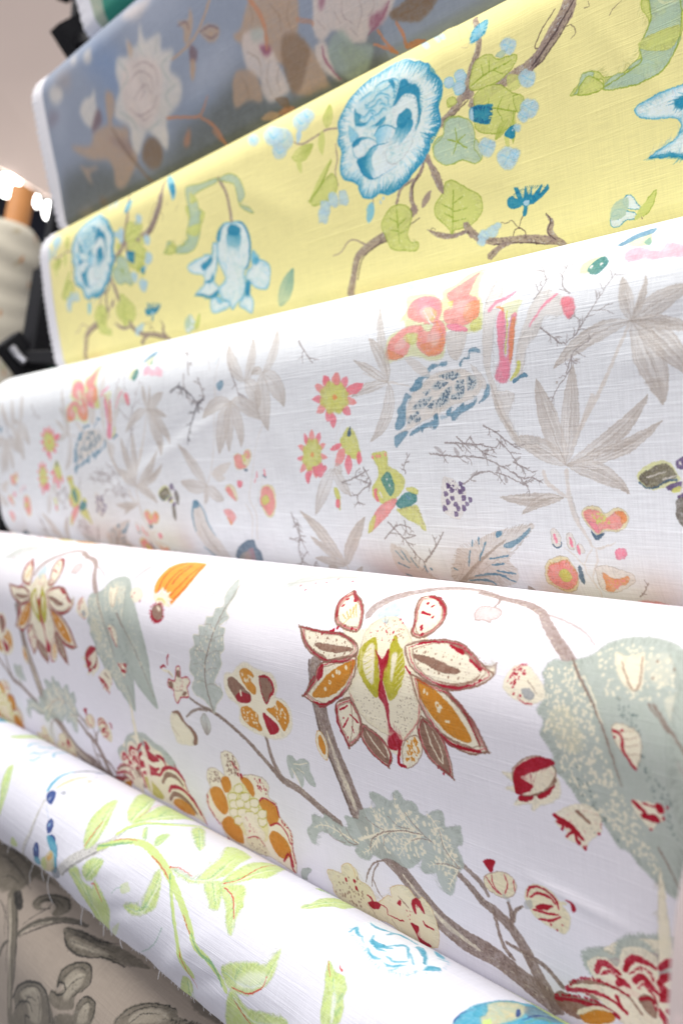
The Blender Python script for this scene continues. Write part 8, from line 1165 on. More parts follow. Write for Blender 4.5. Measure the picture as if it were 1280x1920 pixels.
# name: (profile, left end, right end, repeat mm, skew, first t mm, tile height mm, ground ink)
BOLTS = {
    'teal':   (dict(yf=.392, zt=.680, h=.20, w=.10, rc=.030, tilt=13, bulge=.003, rb=.014), -.945, .40, 500, 0, -70, 330, (44, 138, 118)),
    'blue':   (dict(yf=.396, zt=.4536, h=.171, w=.105, rc=.030, tilt=12, bulge=.002, rb=.012), -1.006, .36, 760, 0, -40, 300, (138, 147, 165)),
    'yellow': (dict(yf=.404, zt=.2833, h=.155, w=.10, rc=.030, tilt=7.5, bulge=.003, rb=.012), -1.001, .37, 436, 0, -40, 260, (245, 235, 163)),
    'coral':  (dict(yf=.350, zt=.1165, h=.198, w=.10, rc=.045, tilt=9, bulge=.003, rb=.046), -1.036, .34, 440, .026, -50, 300, (240, 243, 246)),
    'red':    (dict(yf=.290, zt=-.0595, h=.19, w=.092, rc=.045, tilt=10, bulge=.003, rb=.02), -1.060, .31, 420, .030, -50, 300, (237, 234, 240)),
    'green':  (dict(yf=.247, zt=-.2163, h=.079, w=.079, rc=.0385, tilt=0, bulge=0, rb=.0385), -1.050, .32, 620, 0, -60, 250, (224, 224, 234)),
    'grey':   (dict(yf=.236, zt=-.300, h=.22, w=.10, rc=.05, tilt=0, bulge=.002, rb=.03), -1.060, .31, 560, 0, -70, 330, (158, 146, 134)),
}

GRAIN = dict(blue=(.16, .8, 1.08), yellow=(.12, .45, 1.1), coral=(.26, .6, 1.08), red=(.08, .5, 1.12), green=(.16, .6, 1.1), grey=(.14, .8, 1.1))   # ink grain, edge wander in mm, ink load

def make_cloth(key, prints, pal, seed):
    _, _, _, rep, _, t0, th, ground = BOLTS[key]
    c = Cloth(rep, t0, th, ground, pal, seed, *GRAIN[key])
    c.draw(prints)
    if key in ('yellow', 'coral', 'red'):
        c.draw_shifted(prints, rep / 2, -208, t0 - 20, -18)
        c.draw_shifted(prints, rep / 2, 205, 196, t0 + th + 20)
    return c.image(key + "_print")

# ------------------------------------------------------------------ materials
def mat_new(name):
    m = bpy.data.materials.new(name)
    m.use_nodes = True
    nt = m.node_tree
    return m, nt, nt.nodes["Principled BSDF"]

def link(nt, a, b):
    nt.links.new(a, b)

def cloth_material(name, image, weave=(0.10, 0.06), slub=0.10, bump=0.35, tint=(1, 1, 1), cell=900.0, rough=.85, variation=.04):
    """printed cotton or linen: the print, woven threads, slubs and slow tonal drift; threads also raise the surface"""
    m, nt, bs = mat_new(name)
    N = nt.nodes
    uv = N.new("ShaderNodeUVMap"); uv.uv_map = "cloth"          # print coordinates
    mm = N.new("ShaderNodeUVMap"); mm.uv_map = "thread"         # metres along and across the cloth
    img = N.new("ShaderNodeTexImage"); img.image = image; img.interpolation = 'Cubic'; img.extension = 'REPEAT'
    link(nt, uv.outputs[0], img.inputs[0])
    def threads(sx, sy, scale, detail, seed):
        mp = N.new("ShaderNodeMapping"); mp.inputs['Scale'].default_value = (sx, sy, 1); mp.inputs['Location'].default_value = (seed, seed * 1.7, 0)
        tx = N.new("ShaderNodeTexNoise"); tx.inputs['Scale'].default_value = scale; tx.inputs['Detail'].default_value = detail; tx.inputs['Roughness'].default_value = .6
        link(nt, mm.outputs[0], mp.inputs[0]); link(nt, mp.outputs[0], tx.inputs[0])
        return tx.outputs[0]
    weft = threads(.05, 1, cell * 1.4, 2, 1.3)                   # along the bolt
    warp = threads(1, .05, cell, 2, 5.1)                         # around it
    sl = threads(.02, 1, cell * .35, 3, 9.7)                     # thick slubs
    drift = threads(1, 1, 7, 3, 3.3)
    fibre = threads(1, 1, cell * 2.2, 1, 7.7)
    def ramp(sock, lo, hi, a, b):
        r = N.new("ShaderNodeMapRange"); r.inputs[1].default_value = lo; r.inputs[2].default_value = hi; r.inputs[3].default_value = a; r.inputs[4].default_value = b
        link(nt, sock, r.inputs[0]); return r.outputs[0]
    def mul(a, b):
        x = N.new("ShaderNodeMath"); x.operation = 'MULTIPLY'; link(nt, a, x.inputs[0]); link(nt, b, x.inputs[1]); return x.outputs[0]
    f = mul(ramp(weft, .25, .75, 1 - weave[0], 1 + weave[0] * .5), ramp(warp, .25, .75, 1 - weave[1], 1 + weave[1] * .5))
    f = mul(f, ramp(sl, .55, .8, 1, 1 + slub))
    f = mul(f, ramp(drift, .3, .7, 1 - variation, 1 + variation))
    f = mul(f, ramp(fibre, .3, .7, .97, 1.03))
    sc = N.new("ShaderNodeVectorMath"); sc.operation = 'SCALE'
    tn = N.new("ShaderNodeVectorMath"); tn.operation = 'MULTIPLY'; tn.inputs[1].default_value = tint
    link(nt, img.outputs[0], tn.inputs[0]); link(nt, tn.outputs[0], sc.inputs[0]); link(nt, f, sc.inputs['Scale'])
    link(nt, sc.outputs[0], bs.inputs['Base Color'])
    bs.inputs['Roughness'].default_value = rough
    bs.inputs['Specular IOR Level'].default_value = .18
    bs.inputs['Sheen Weight'].default_value = .12
    bs.inputs['Sheen Roughness'].default_value = .5
    add = N.new("ShaderNodeMath"); add.operation = 'ADD'; link(nt, weft, add.inputs[0]); link(nt, warp, add.inputs[1])
    ad2 = N.new("ShaderNodeMath"); ad2.operation = 'ADD'; link(nt, add.outputs[0], ad2.inputs[0]); link(nt, ramp(sl, .55, .8, 0, 1.2), ad2.inputs[1])
    bp = N.new("ShaderNodeBump"); bp.inputs['Strength'].default_value = bump; bp.inputs['Distance'].default_value = .0005
    link(nt, ad2.outputs[0], bp.inputs['Height']); link(nt, bp.outputs[0], bs.inputs['Normal'])
    return m

def plain(name, col, rough=.8, metal=0.0, noise=None, bump=0.0, spec=.3):
    m, nt, bs = mat_new(name)
    bs.inputs['Roughness'].default_value = rough
    bs.inputs['Metallic'].default_value = metal
    bs.inputs['Specular IOR Level'].default_value = spec
    tc = nt.nodes.new("ShaderNodeTexCoord")
    tx = nt.nodes.new("ShaderNodeTexNoise"); tx.inputs['Scale'].default_value = (noise or (40, 0))[0]; tx.inputs['Detail'].default_value = 4
    link(nt, tc.outputs['Object'], tx.inputs[0])
    mx = nt.nodes.new("ShaderNodeMix"); mx.data_type = 'RGBA'
    k = (noise or (40, .08))[1]
    mx.inputs[6].default_value = tuple(c * (1 - k) for c in col) + (1,)
    mx.inputs[7].default_value = tuple(min(1, c * (1 + k)) for c in col) + (1,)
    link(nt, tx.outputs[0], mx.inputs[0]); link(nt, mx.outputs[2], bs.inputs['Base Color'])
    if bump:
        bp = nt.nodes.new("ShaderNodeBump"); bp.inputs['Strength'].default_value = bump; bp.inputs['Distance'].default_value = .002
        link(nt, tx.outputs[0], bp.inputs['Height']); link(nt, bp.outputs[0], bs.inputs['Normal'])
    return m

def glow(name, col, strength):
    m, nt, bs = mat_new(name)
    bs.inputs['Base Color'].default_value = (.9, .9, .9, 1)
    bs.inputs['Emission Color'].default_value = col + (1,)
    bs.inputs['Emission Strength'].default_value = strength
    return m

M_SELVEDGE = plain("selvedge_cotton", (.80, .79, .83), .9, noise=(600, .06), bump=.4)
M_LAYERS = plain("stacked_cloth_edges", (.62, .60, .60), .95, noise=(300, .2), bump=.6)
M_THREAD = plain("loose_cotton_thread", (.80, .80, .82), .9)
M_BLACK = plain("black_powder_coat", (.004, .004, .006), .55, noise=(120, .2), spec=.3)
M_STEEL = plain("dull_steel", (.35, .35, .37), .4, 1.0)

# ------------------------------------------------------------------ object helpers
def obj(name, verts, faces, mat, parent=None, smooth=True):
    me = bpy.data.meshes.new(name)
    me.from_pydata(verts, [], faces)
    if smooth:
        me.polygons.foreach_set('use_smooth', [True] * len(me.polygons))
    me.materials.append(mat)
    o = bpy.data.objects.new(name, me)
    COL.objects.link(o)
    o.parent = parent
    return o

def thing(name, label, cat, loc=(0, 0, 0), group=None):
    o = bpy.data.objects.new(name, None)
    o.empty_display_size = .05
    COL.objects.link(o)
    o.location = loc
    tag(o, label, cat, group)
    return o

def tag(o, label, cat, group=None):
    o['label'], o['category'] = label, cat
    if group:
        o['group'] = group

def tube_mesh(path, radius, sides=8, cap=True):
    """round bar swept along points; radius may be a list"""
    P = [Vector(p) for p in path]
    rs = radius if isinstance(radius, (list, tuple)) else [radius] * len(P)
    verts, faces = [], []
    up = Vector((0.3, 0.2, 1)).normalized()
    for i, p in enumerate(P):
        d = (P[min(i + 1, len(P) - 1)] - P[max(i - 1, 0)]).normalized()
        a = d.cross(up)
        if a.length < 1e-3:
            a = d.cross(Vector((1, 0, 0)))
        a.normalize()
        b = d.cross(a).normalized()
        for k in range(sides):
            t = 2 * math.pi * k / sides
            verts.append(p + (a * math.cos(t) + b * math.sin(t)) * rs[i])
    n = len(P)
    for i in range(n - 1):
        for k in range(sides):
            k2 = (k + 1) % sides
            faces.append((i * sides + k, i * sides + k2, (i + 1) * sides + k2, (i + 1) * sides + k))
    if cap:
        faces.append(tuple(range(sides))[::-1])
        faces.append(tuple((n - 1) * sides + k for k in range(sides)))
    return verts, faces

def box_between(a, b, wx, wy):
    """bevelled flat bar from a to b; wx along X, wy across"""
    a, b = Vector(a), Vector(b)
    d = (b - a).normalized()
    ex = Vector((1, 0, 0))
    ex = (ex - d * ex.dot(d)).normalized()
    ey = d.cross(ex)
    c = .18
    sec = []
    for sx, sy, cx in ((1, 1, 0), (1, 1, 1), (-1, 1, 1), (-1, 1, 0), (-1, -1, 0), (-1, -1, 1), (1, -1, 1), (1, -1, 0)):
        m = min(wx, wy) * c
        sec.append((sx * (wx - (m if cx else 0)), sy * (wy - (0 if cx else m))))
    verts, faces = [], []
    for p in (a, b):
        for u, v in sec:
            verts.append(p + ex * u + ey * v)
    for k in range(8):
        faces.append((k, (k + 1) % 8, 8 + (k + 1) % 8, 8 + k))
    faces += [tuple(range(8))[::-1], tuple(range(8, 16))]
    return verts, faces

# ------------------------------------------------------------------ fabric bolts
def profile(yf, zt, h, w, rc, tilt, bulge=0.0, rb=0.02, n=12):
    """cross-section of a bolt in (y, z): starts at the top behind the front shoulder, runs down the front and round the back"""
    tl = math.radians(tilt)
    dn, bk = (math.sin(tl), -math.cos(tl)), (math.cos(tl), math.sin(tl))
    pts = []
    def arc(cu, cv, a0, a1, r):
        for k in range(n + 1):
            a = math.radians(a0 + (a1 - a0) * k / n)
            pts.append((cu - r * math.sin(a), cv - r * math.cos(a)))
    arc(rc, rc, 90, 0, rc)
    for k in range(1, 30):
        pts.append((rc + (h - rc - rb) * k / 30, 0.0))
    arc(h - rb, rb, 0, -90, rb)
    arc(h - rb, w - rb, -90, -180, rb)
    for k in range(1, 6):
        pts.append((h - rb - (h - rc - rb) * k / 6, w))
    arc(rc, w - rc, -180, -270, rc)
    res = []
    for u, v in pts:
        if v < w / 2:
            v -= bulge * math.sin(math.pi * min(max(u / h, 0), 1))
        p = (yf + u * dn[0] + v * bk[0], zt + u * dn[1] + v * bk[1])
        if not res or math.hypot(p[0] - res[-1][0], p[1] - res[-1][1]) > 1e-5:
            res.append(p)
    return res

def densify(loop, step):
    out = []
    for i in range(len(loop)):
        a, b = np.array(loop[i]), np.array(loop[(i + 1) % len(loop)])
        k = max(1, int(math.ceil(np.hypot(*(b - a)) / step)))
        for j in range(k):
            out.append(a + (b - a) * j / k)
    return np.array(out)

def wobble(x, t, seed, amp):
    """slow unevenness of layered cloth"""
    r = random.Random(seed)
    z = np.zeros(np.broadcast(x, t).shape)
    for _ in range(7):
        fx, ft, ph = r.uniform(2, 16), r.uniform(4, 30), r.uniform(0, 6.3)
        z = z + np.sin(x * fx + t * ft * r.choice((-1, 1)) + ph) / 7
    return z * amp

def crease_field(x, t, creases):
    """ridges and dents: (x1, t1, x2, t2, width, height) in metres on the cloth"""
    z = np.zeros(np.broadcast(x, t).shape)
    for x1, t1, x2, t2, wd, hg in creases:
        dx, dt = x2 - x1, t2 - t1
        L2 = dx * dx + dt * dt
        s = np.clip(((x - x1) * dx + (t - t1) * dt) / L2, 0, 1)
        d = np.hypot(x - x1 - s * dx, t - t1 - s * dt)
        z = z + hg * np.exp(-(d / wd) ** 2) * np.sin(math.pi * np.clip(s, .02, .98)) ** .5
    return z

def loop_frame(loop):
    nx, pv = np.roll(loop, -1, 0), np.roll(loop, 1, 0)
    d = nx - pv
    d /= np.hypot(d[:, 0], d[:, 1])[:, None]
    nrm = np.stack([d[:, 1], -d[:, 0]], 1)
    c = loop.mean(0)
    if ((loop - c) * nrm).sum() < 0:
        nrm = -nrm
    seg = np.hypot(*(nx - loop).T)
    t = np.concatenate([[0], np.cumsum(seg)])
    return nrm, t

def set_uv(me, name, uv_per_vert_loops):
    lay = me.uv_layers.new(name=name)
    lay.data.foreach_set('uv', np.asarray(uv_per_vert_loops, np.float32).ravel())

def cloth_sheet(name, key, mat, parent, x0, x1, loop, t, nrm, closed, amp, seed, creases=(), off=0.0, nxs=330, edge=None):
    """the printed outer layer: a fine grid swept along the bolt; `edge` bends the last rows into a free, uneven hem"""
    _, _, _, rep, skew, t0, th, _ = BOLTS[key]
    X = np.linspace(x0, x1, nxs)
    n = len(loop)
    T = t[:n + 1] if closed else t[:n]
    rows = list(range(n)) + ([0] if closed else [])
    tt = np.array([T[i] if j < n else T[n] for j, i in enumerate(rows)])
    per = t[n] if closed else None
    Lp, Nn = loop[rows], nrm[rows]
    xx, tg = np.meshgrid(X, tt, indexing='ij')
    dsp = wobble(xx, np.where(tg > tt.max() * .62, tg - (per or 0), tg) if closed else tg, seed, amp) + crease_field(xx, tg, creases) + off
    if closed:
        dsp[:, -1] = dsp[:, 0]
    Y = EYE.y + Lp[None, :, 0] + Nn[None, :, 0] * dsp
    Zc = EYE.z + Lp[None, :, 1] + Nn[None, :, 1] * dsp
    if edge is not None:
        Y, Zc, tg = edge(xx, tg, Y, Zc)
    V = np.stack([xx, Y, Zc], -1).reshape(-1, 3)
    m = len(rows)
    i, j = np.meshgrid(np.arange(nxs - 1), np.arange(m - 1), indexing='ij')
    a = (i * m + j).ravel()
    F = np.stack([a, a + 1, a + m + 1, a + m], 1)
    me = bpy.data.meshes.new(name)
    me.from_pydata(V.tolist(), [], F.tolist())
    me.polygons.foreach_set('use_smooth', [True] * len(me.polygons))
    xm, tm = xx.ravel() * 1000, tg.ravel() * 1000
    U = np.stack([(xm + 700) / rep, 1 - (tm + skew * (xm + 300) - t0) / th], 1)
    if closed:                                                   # the top behind the shoulder counts backwards
        wrap = np.where(tm > per * 1000 * .62, tm - per * 1000, tm)
        U[:, 1] = 1 - (wrap + skew * (xm + 300) - t0) / th
    fl = F.ravel()
    Uf = U[fl].reshape(-1, 4, 2)
    if closed:                                                   # keep the one jump row on the hidden back in one piece
        lo = Uf[:, :, 1].min(1, keepdims=True)
        jump = (Uf[:, :, 1].max(1, keepdims=True) - lo) > per * 1000 / th * .5
        Uf[:, :, 1] = np.where(jump & (Uf[:, :, 1] > lo + .3), lo, Uf[:, :, 1])
    set_uv(me, "cloth", Uf)
    set_uv(me, "thread", np.stack([xx.ravel(), tg.ravel()], 1)[fl])
    me.materials.append(mat)
    o = bpy.data.objects.new(name, me)
    COL.objects.link(o)
    o.parent = parent
    me.update()
    return o

def end_face(parent, loop, x, inset=.002):
    """the stacked layers seen on the end of a bolt: ring after ring stepping slightly in and out"""
    c = loop.mean(0)
    rings, m = 9, len(loop)
    verts, faces = [], []
    for k in range(rings + 1):
        s = 1 - k / (rings + 1) * .96
        for p in loop:
            q = c + (p - c) * s
            verts.append((x + inset + (.0015 if k % 2 else 0) + .001 * math.sin(k * 2.1), EYE.y + q[0], EYE.z + q[1]))
    for k in range(rings):
        for j in range(m):
            j2 = (j + 1) % m
            faces.append((k * m + j, k * m + j2, (k + 1) * m + j2, (k + 1) * m + j))
    faces.append(tuple(rings * m + j for j in range(m)))
    return obj("end_face", verts, faces, M_LAYERS, parent, False)

def selvedge(parent, loop, nrm, x0, width, seed, lift=.0007):
    """unprinted woven border at the end of the bolt, with a slightly ragged outer edge"""
    r = random.Random(seed)
    m = len(loop)
    verts, faces = [], []
    xs = [0, .25, .6, 1]
    jit = [r.uniform(-.0012, .0008) for _ in range(m)]
    for k, f in enumerate(xs):
        for j in range(m):
            l = lift + (.0008 if k == 0 else 0) * math.sin(j * 1.7)
            if k == len(xs) - 1:
                l = .0001
            verts.append((x0 + f * width + (jit[j] if k == 0 else 0), EYE.y + loop[j][0] + nrm[j][0] * l, EYE.z + loop[j][1] + nrm[j][1] * l))
    for k in range(len(xs) - 1):
        for j in range(m):
            j2 = (j + 1) % m
            faces.append((k * m + j, k * m + j2, (k + 1) * m + j2, (k + 1) * m + j))
    return obj("selvedge", verts, faces, M_SELVEDGE, parent)

def fabric_bolt(key, label, mat, amp=.0009, seed=1, creases=(), selv=None):
    prof, x0, x1 = BOLTS[key][:3]
    loop = densify(profile(**prof), .0035)
    nrm, t = loop_frame(loop)
    base = thing("fabric_bolt", label, "fabric bolt", (0, 0, 0), "fabric bolts stacked on the display rack")
    cloth_sheet("printed_cloth", key, mat, base, x0, x1, loop, t, nrm, True, amp, seed, creases)
    end_face(base, loop, x0)
    if selv:
        selvedge(base, loop, nrm, x0 - .001, selv, seed)
    return base

IMG = {k: make_cloth(k, p, pal, s) for k, p, pal, s in (
    ('blue', PRINT_BLUE, PAL_BLUE, 11), ('yellow', PRINT_YELLOW, PAL_YELLOW, 12), ('coral', PRINT_CORAL, PAL_CORAL, 13),
    ('red', PRINT_RED, PAL_RED, 14), ('green', PRINT_GREEN, PAL_GREEN, 15), ('grey', PRINT_GREY, PAL_GREY, 16))}

tc = Cloth(500, -70, 330, BOLTS['teal'][7], dict(c=(214, 196, 176), w=(226, 220, 214), d=(24, 74, 70), g=(120, 160, 130)), 21)
for k in range(26):                                              # loose leaves on the green bolt high up
    x, y = tc.rd.uniform(-400, 600), tc.rd.uniform(0, 420)
    a = tc.rd.uniform(0, 6.3)
    q = [x, y, x + 40 * math.cos(a) + 8, y + 40 * math.sin(a) - 8, x + 80 * math.cos(a), y + 80 * math.sin(a)]
    tc.F(tc.rd.choice('cwg'), q, tc.rd.uniform(12, 26), dict(m=.3, v=('d', .7, 3), e=('d', .8)))
tc.P('c', [-432, 100, -392, 150, -386, 300, -396, 420, -440, 430, -436, 200], dict(m=.2, s=.6))
IMG['teal'] = tc.image("teal_print")

fabric_bolt('teal', "topmost bolt of green fabric with white edge, cut off by the top of the picture", cloth_material("teal_cloth", IMG['teal']), seed=2, selv=.032)
fabric_bolt('blue', "dusky blue and slate floral linen bolt with pale peonies and a white selvedge", cloth_material("dusky_blue_linen", IMG['blue'], (.10, .08), .06, .3, cell=1100), amp=.0012, seed=3, selv=.027,
            creases=[(-.62, .05, -.50, .10, .008, .0012), (-.80, .06, -.74, .16, .01, -.001)])
fabric_bolt('yellow', "yellow cotton bolt printed with blue roses, tulips and twisting branches", cloth_material("yellow_cotton", IMG['yellow'], (.08, .05), .05, .3, cell=1000, variation=.06), amp=.0010, seed=5, selv=.022,
            creases=[(-.27, -.01, -.21, .10, .0035, .0016), (-.245, .0, -.19, .12, .005, -.0018), (-.33, .0, -.30, .09, .005, .0010), (-.30, .02, -.28, .10, .006, -.0010),
                     (-.22, .05, -.16, .13, .004, .0014), (-.20, .06, -.15, .15, .006, -.0014), (-.44, .10, -.30, .135, .012, .0010), (-.62, .06, -.52, .11, .012, .0012), (-.40, .0, -.38, .05, .004, .0008), (-.285, .055, -.215, .145, .004, .001)])
fabric_bolt('coral', "pale white linen bolt printed with beige palms, coral flowers and small birds", cloth_material("white_slub_linen", IMG['coral'], (.10, .07), .12, .45, cell=800), amp=.0011, seed=6,
            creases=[(-.78, .16, -.50, .075, .006, .0009), (-.78, .15, -.50, .065, .008, -.0009), (-.235, .075, -.14, .07, .008, -.0016), (-.235, .09, -.14, .085, .007, .0014), (-.52, .08, -.46, .15, .012, .001), (-.30, .09, -.20, .16, .015, -.001)])
fabric_bolt('red', "white cotton bolt printed with crimson and ochre lilies and spotted sage leaves", cloth_material("white_cotton", IMG['red'], (.05, .04), .05, .25, cell=1100), amp=.0008, seed=8,
            creases=[(-.24, .135, -.19, .14, .002, .0012), (-.45, .06, -.38, .08, .012, .0008), (-.60, .08, -.52, .10, .014, -.0008), (-.30, .12, -.18, .13, .02, -.001)])
fabric_bolt('grey', "lowest bolt of stone coloured linen printed with grey acanthus scrolls", cloth_material("stone_linen", IMG['grey'], (.10, .08), .06, .3, cell=900), amp=.0010, seed=9,
            creases=[(-.60, .06, -.45, .13, .008, .0012), (-.70, .10, -.62, .16, .01, -.001)])

# the narrow bolt whose cut end hangs loose over the grey one
def narrow_bolt():
    prof, x0, x1 = BOLTS['green'][:3]
    full = profile(**prof)
    loop = densify(full, .002)
    nrm, t = loop_frame(loop)
    base = thing("fabric_bolt", "narrow white cotton bolt with lime leaves and a frayed cut edge over the grey bolt", "fabric bolt", (0, 0, 0), "fabric bolts stacked on the display rack")
    inner = loop - nrm * .0012
    rows = len(inner)
    V, F = [], []
    for x in (x0 + .002, x1):
        V += [(x, EYE.y + p[0], EYE.z + p[1]) for p in inner]
    for j in range(rows):
        F.append((j, (j + 1) % rows, rows + (j + 1) % rows, rows + j))
    obj("inner_layers", V, F, M_SELVEDGE, base)
    end_face(base, inner, x0)
    # outer layer: from the hidden back, over the top, to the cut edge
    per = t[len(loop)]
    order = [j for j in range(len(loop)) if t[j] > per * .66] + [j for j in range(len(loop)) if t[j] < .0905]
    tl = np.array([t[j] - per if t[j] > per * .66 else t[j] for j in order])
    def hem(xx, tg, Y, Z):
        k = np.clip((tg - .074) / .0165, 0, 1)
        u = np.sin(xx * 37) * .0011 + np.sin(xx * 91 + 1) * .0007 + np.sin(xx * 233) * .0004 + np.sin(xx * 11 + 2) * .0012
        lift = k ** 2 * (.0026 + .0014 * np.sin(xx * 23 + .5))
        return Y - lift * .8, Z + k * u, tg - k * u * .4
    cr = [(-.62, .07, -.50, .04, .006, .0014), (-.55, .085, -.47, .05, .005, -.0012), (-.46, .09, -.40, .04, .006, .0014), (-.44, .085, -.37, .05, .005, -.0012), (-.36, .09, -.28, .03, .008, .0012), (-.33, .08, -.26, .05, .006, -.001)]
    sheet = cloth_sheet("printed_cloth", 'green', cloth_material("white_twill", IMG['green'], (.06, .05), .04, .35, cell=1000), base, x0, x1, loop[order], tl, nrm[order], False, .0007, 17, cr, .0002, 420, hem)
    # loose threads along the cut edge
    co = np.array([v.co for v in sheet.data.vertices]).reshape(420, len(order), 3)
    edge = co[:, -1]
    r = random.Random(4)
    def strand(x, length, lean, rad):
        i = int(np.argmin(abs(edge[:, 0] - x)))
        p = Vector(edge[i])
        path, d = [p + Vector((0, .0005, .001))], Vector((lean, -.25, -1)).normalized()
        for k in range(7):
            p = p + d * (length / 7)
            d = (d + Vector((r.uniform(-.35, .35), r.uniform(-.05, .2), -.15))).normalized()
            path.append(p.copy())
        return tube_mesh(path, [rad] * 7 + [rad * .5], 5)
    for x, ln in ((-.655, .019), (-.637, .009), (-.626, .024), (-.566, .013), (-.535, .008), (-.512, .006), (-.463, .006), (-.70, .008)):
        v, f = strand(x, ln, r.uniform(-.2, .2), .00022)
        obj("loose_thread", v, f, M_THREAD, base)
    V, F = [], []
    for _ in range(240):
        v, f = strand(r.uniform(-.95, .1), r.uniform(.0008, .0026), r.uniform(-1.2, 1.2), .00012)
        n = len(V)
        V += v
        F += [tuple(i + n for i in q) for q in f]
    fr = obj("frayed_edge", V, F, M_THREAD, base)
    fr['kind'] = "stuff"
narrow_bolt()

# ------------------------------------------------------------------ black display rack at the far end of the bolts
def W(x, y, z):
    return (x, EYE.y + y, EYE.z + z)

rack = thing("display_rack", "black steel display rack leaning behind the far ends of the bolts", "rack", W(-1.08, .40, -1.25))
def part(name, mesh, mat, parent):
    v, f = mesh
    loc = Vector(parent.location)
    return obj(name, [Vector(p) - loc for p in v], f, mat, parent, False)
part("upright", box_between(W(-1.085, .503, .70), W(-1.085, .479, .42), .009, .009), M_BLACK, rack)
part("upright", box_between(W(-1.085, .479, .42), W(-1.085, .384, -.10), .010, .010), M_BLACK, rack)
part("upright", box_between(W(-1.085, .384, -.10), W(-1.085, .345, -1.22), .011, .012), M_BLACK, rack)
part("foot", box_between(W(-1.085, .05, -1.235), W(-1.085, .75, -1.235), .02, .012), M_BLACK, rack)
part("sleeve", box_between(W(-1.083, .452, .26), W(-1.083, .432, .145), .020, .016), M_BLACK, rack)
for y, z in ((.489, .545), (.415, .150), (.40, -.03), (.39, -.22)):
    a = part("arm", box_between(W(-1.09, y - .005, z), W(-.90, y + .045, z - .012), .008, .008), M_BLACK, rack)
    part("arm_bracket", box_between(W(-1.085, y - .018, z + .022), W(-1.085, y + .020, z - .024), .014, .016), M_BLACK, rack)
v, f = tube_mesh([W(-1.068, .398, .160), W(-1.060, .402, .150), W(-1.055, .408, .143)], .005, 10)
part("clip", (v, f), M_STEEL, rack)
part("crossbar", box_between(W(-1.085, .47, .60), W(.30, .50, .60), .008, .008), M_BLACK, rack)

# ------------------------------------------------------------------ upright roll on a cardboard tube, left of the rack
def upright_roll(label, base, axis, r_cloth, top_len, tube_r, tube_len, cloth_mat, bottom, seed, key, folds=True):
    axis = Vector(axis).normalized()
    top = Vector(base)
    t = thing("fabric_roll", label, "fabric roll", tuple(top - axis * bottom))
    o = Vector(t.location)
    a = axis.cross(Vector((0, 1, 0))).normalized()
    b = axis.cross(a).normalized()
    r = random.Random(seed)
    ph = [(r.uniform(8, 40), r.uniform(1, 4), r.uniform(0, 6.3)) for _ in range(9)]
    V, F, U = [], [], []
    n, m = 150, 72
    for i in range(n + 1):
        s = bottom * i / n
        d = bottom - s                                            # distance below the cloth's top
        for j in range(m):
            an = 2 * math.pi * j / m
            w = 0
            if folds:
                for fz, fa, p in ph:
                    w += math.sin(d * fz * 1.6 + .6 * math.sin(an + p) * fa + p)
                w = w / 9 * .010
                w += .0045 * math.exp(-d * 5) * math.sin(d * 150 + 2.0 * math.sin(an * 1 + d * 12))
                w += .004 * math.sin(d * 46 + 1.5 * math.sin(an + 2)) ** 3
            rr = r_cloth * (1 - .22 * math.exp(-d / .018)) + w
            V.append(top - axis * d + a * (rr * math.cos(an)) + b * (rr * math.sin(an)) - o)
    for i in range(n):
        for j in range(m):
            j2 = (j + 1) % m
            F.append((i * m + j, i * m + j2, (i + 1) * m + j2, (i + 1) * m + j))
            for ii, jj in ((i, j), (i, j + 1), (i + 1, j + 1), (i + 1, j)):
                U.append((jj / m, ii / n))
    F.append(tuple(n * m + j for j in range(m)))
    U += [(.5, .5)] * m
    me = bpy.data.meshes.new("rolled_cloth")
    me.from_pydata([tuple(v) for v in V], [], F)
    me.polygons.foreach_set('use_smooth', [True] * len(me.polygons))
    rep = 2 * math.pi * r_cloth
    set_uv(me, "cloth", [(u * 2, v * bottom / .35) for u, v in U])
    set_uv(me, "thread", [(u * rep, v * bottom) for u, v in U])
    me.materials.append(cloth_mat)
    c = bpy.data.objects.new("rolled_cloth", me)
    COL.objects.link(c)
    c.parent = t
    if tube_len:
        seg = 28
        V, F = [], []
        for rr, d in ((tube_r, -.1), (tube_r, tube_len), (tube_r - .004, tube_len), (tube_r - .004, -.1)):
            for j in range(seg):
                an = 2 * math.pi * j / seg
                V.append(top + axis * d + a * (rr * math.cos(an)) + b * (rr * math.sin(an)) - o)
        for k in range(3):
            for j in range(seg):
                j2 = (j + 1) % seg
                F.append((k * seg + j, k * seg + j2, (k + 1) * seg + j2, (k + 1) * seg + j))
        obj("cardboard_tube", V, F, plain("kraft_cardboard", (.46, .20, .065), .6, noise=(30, .1)), t)
    return t

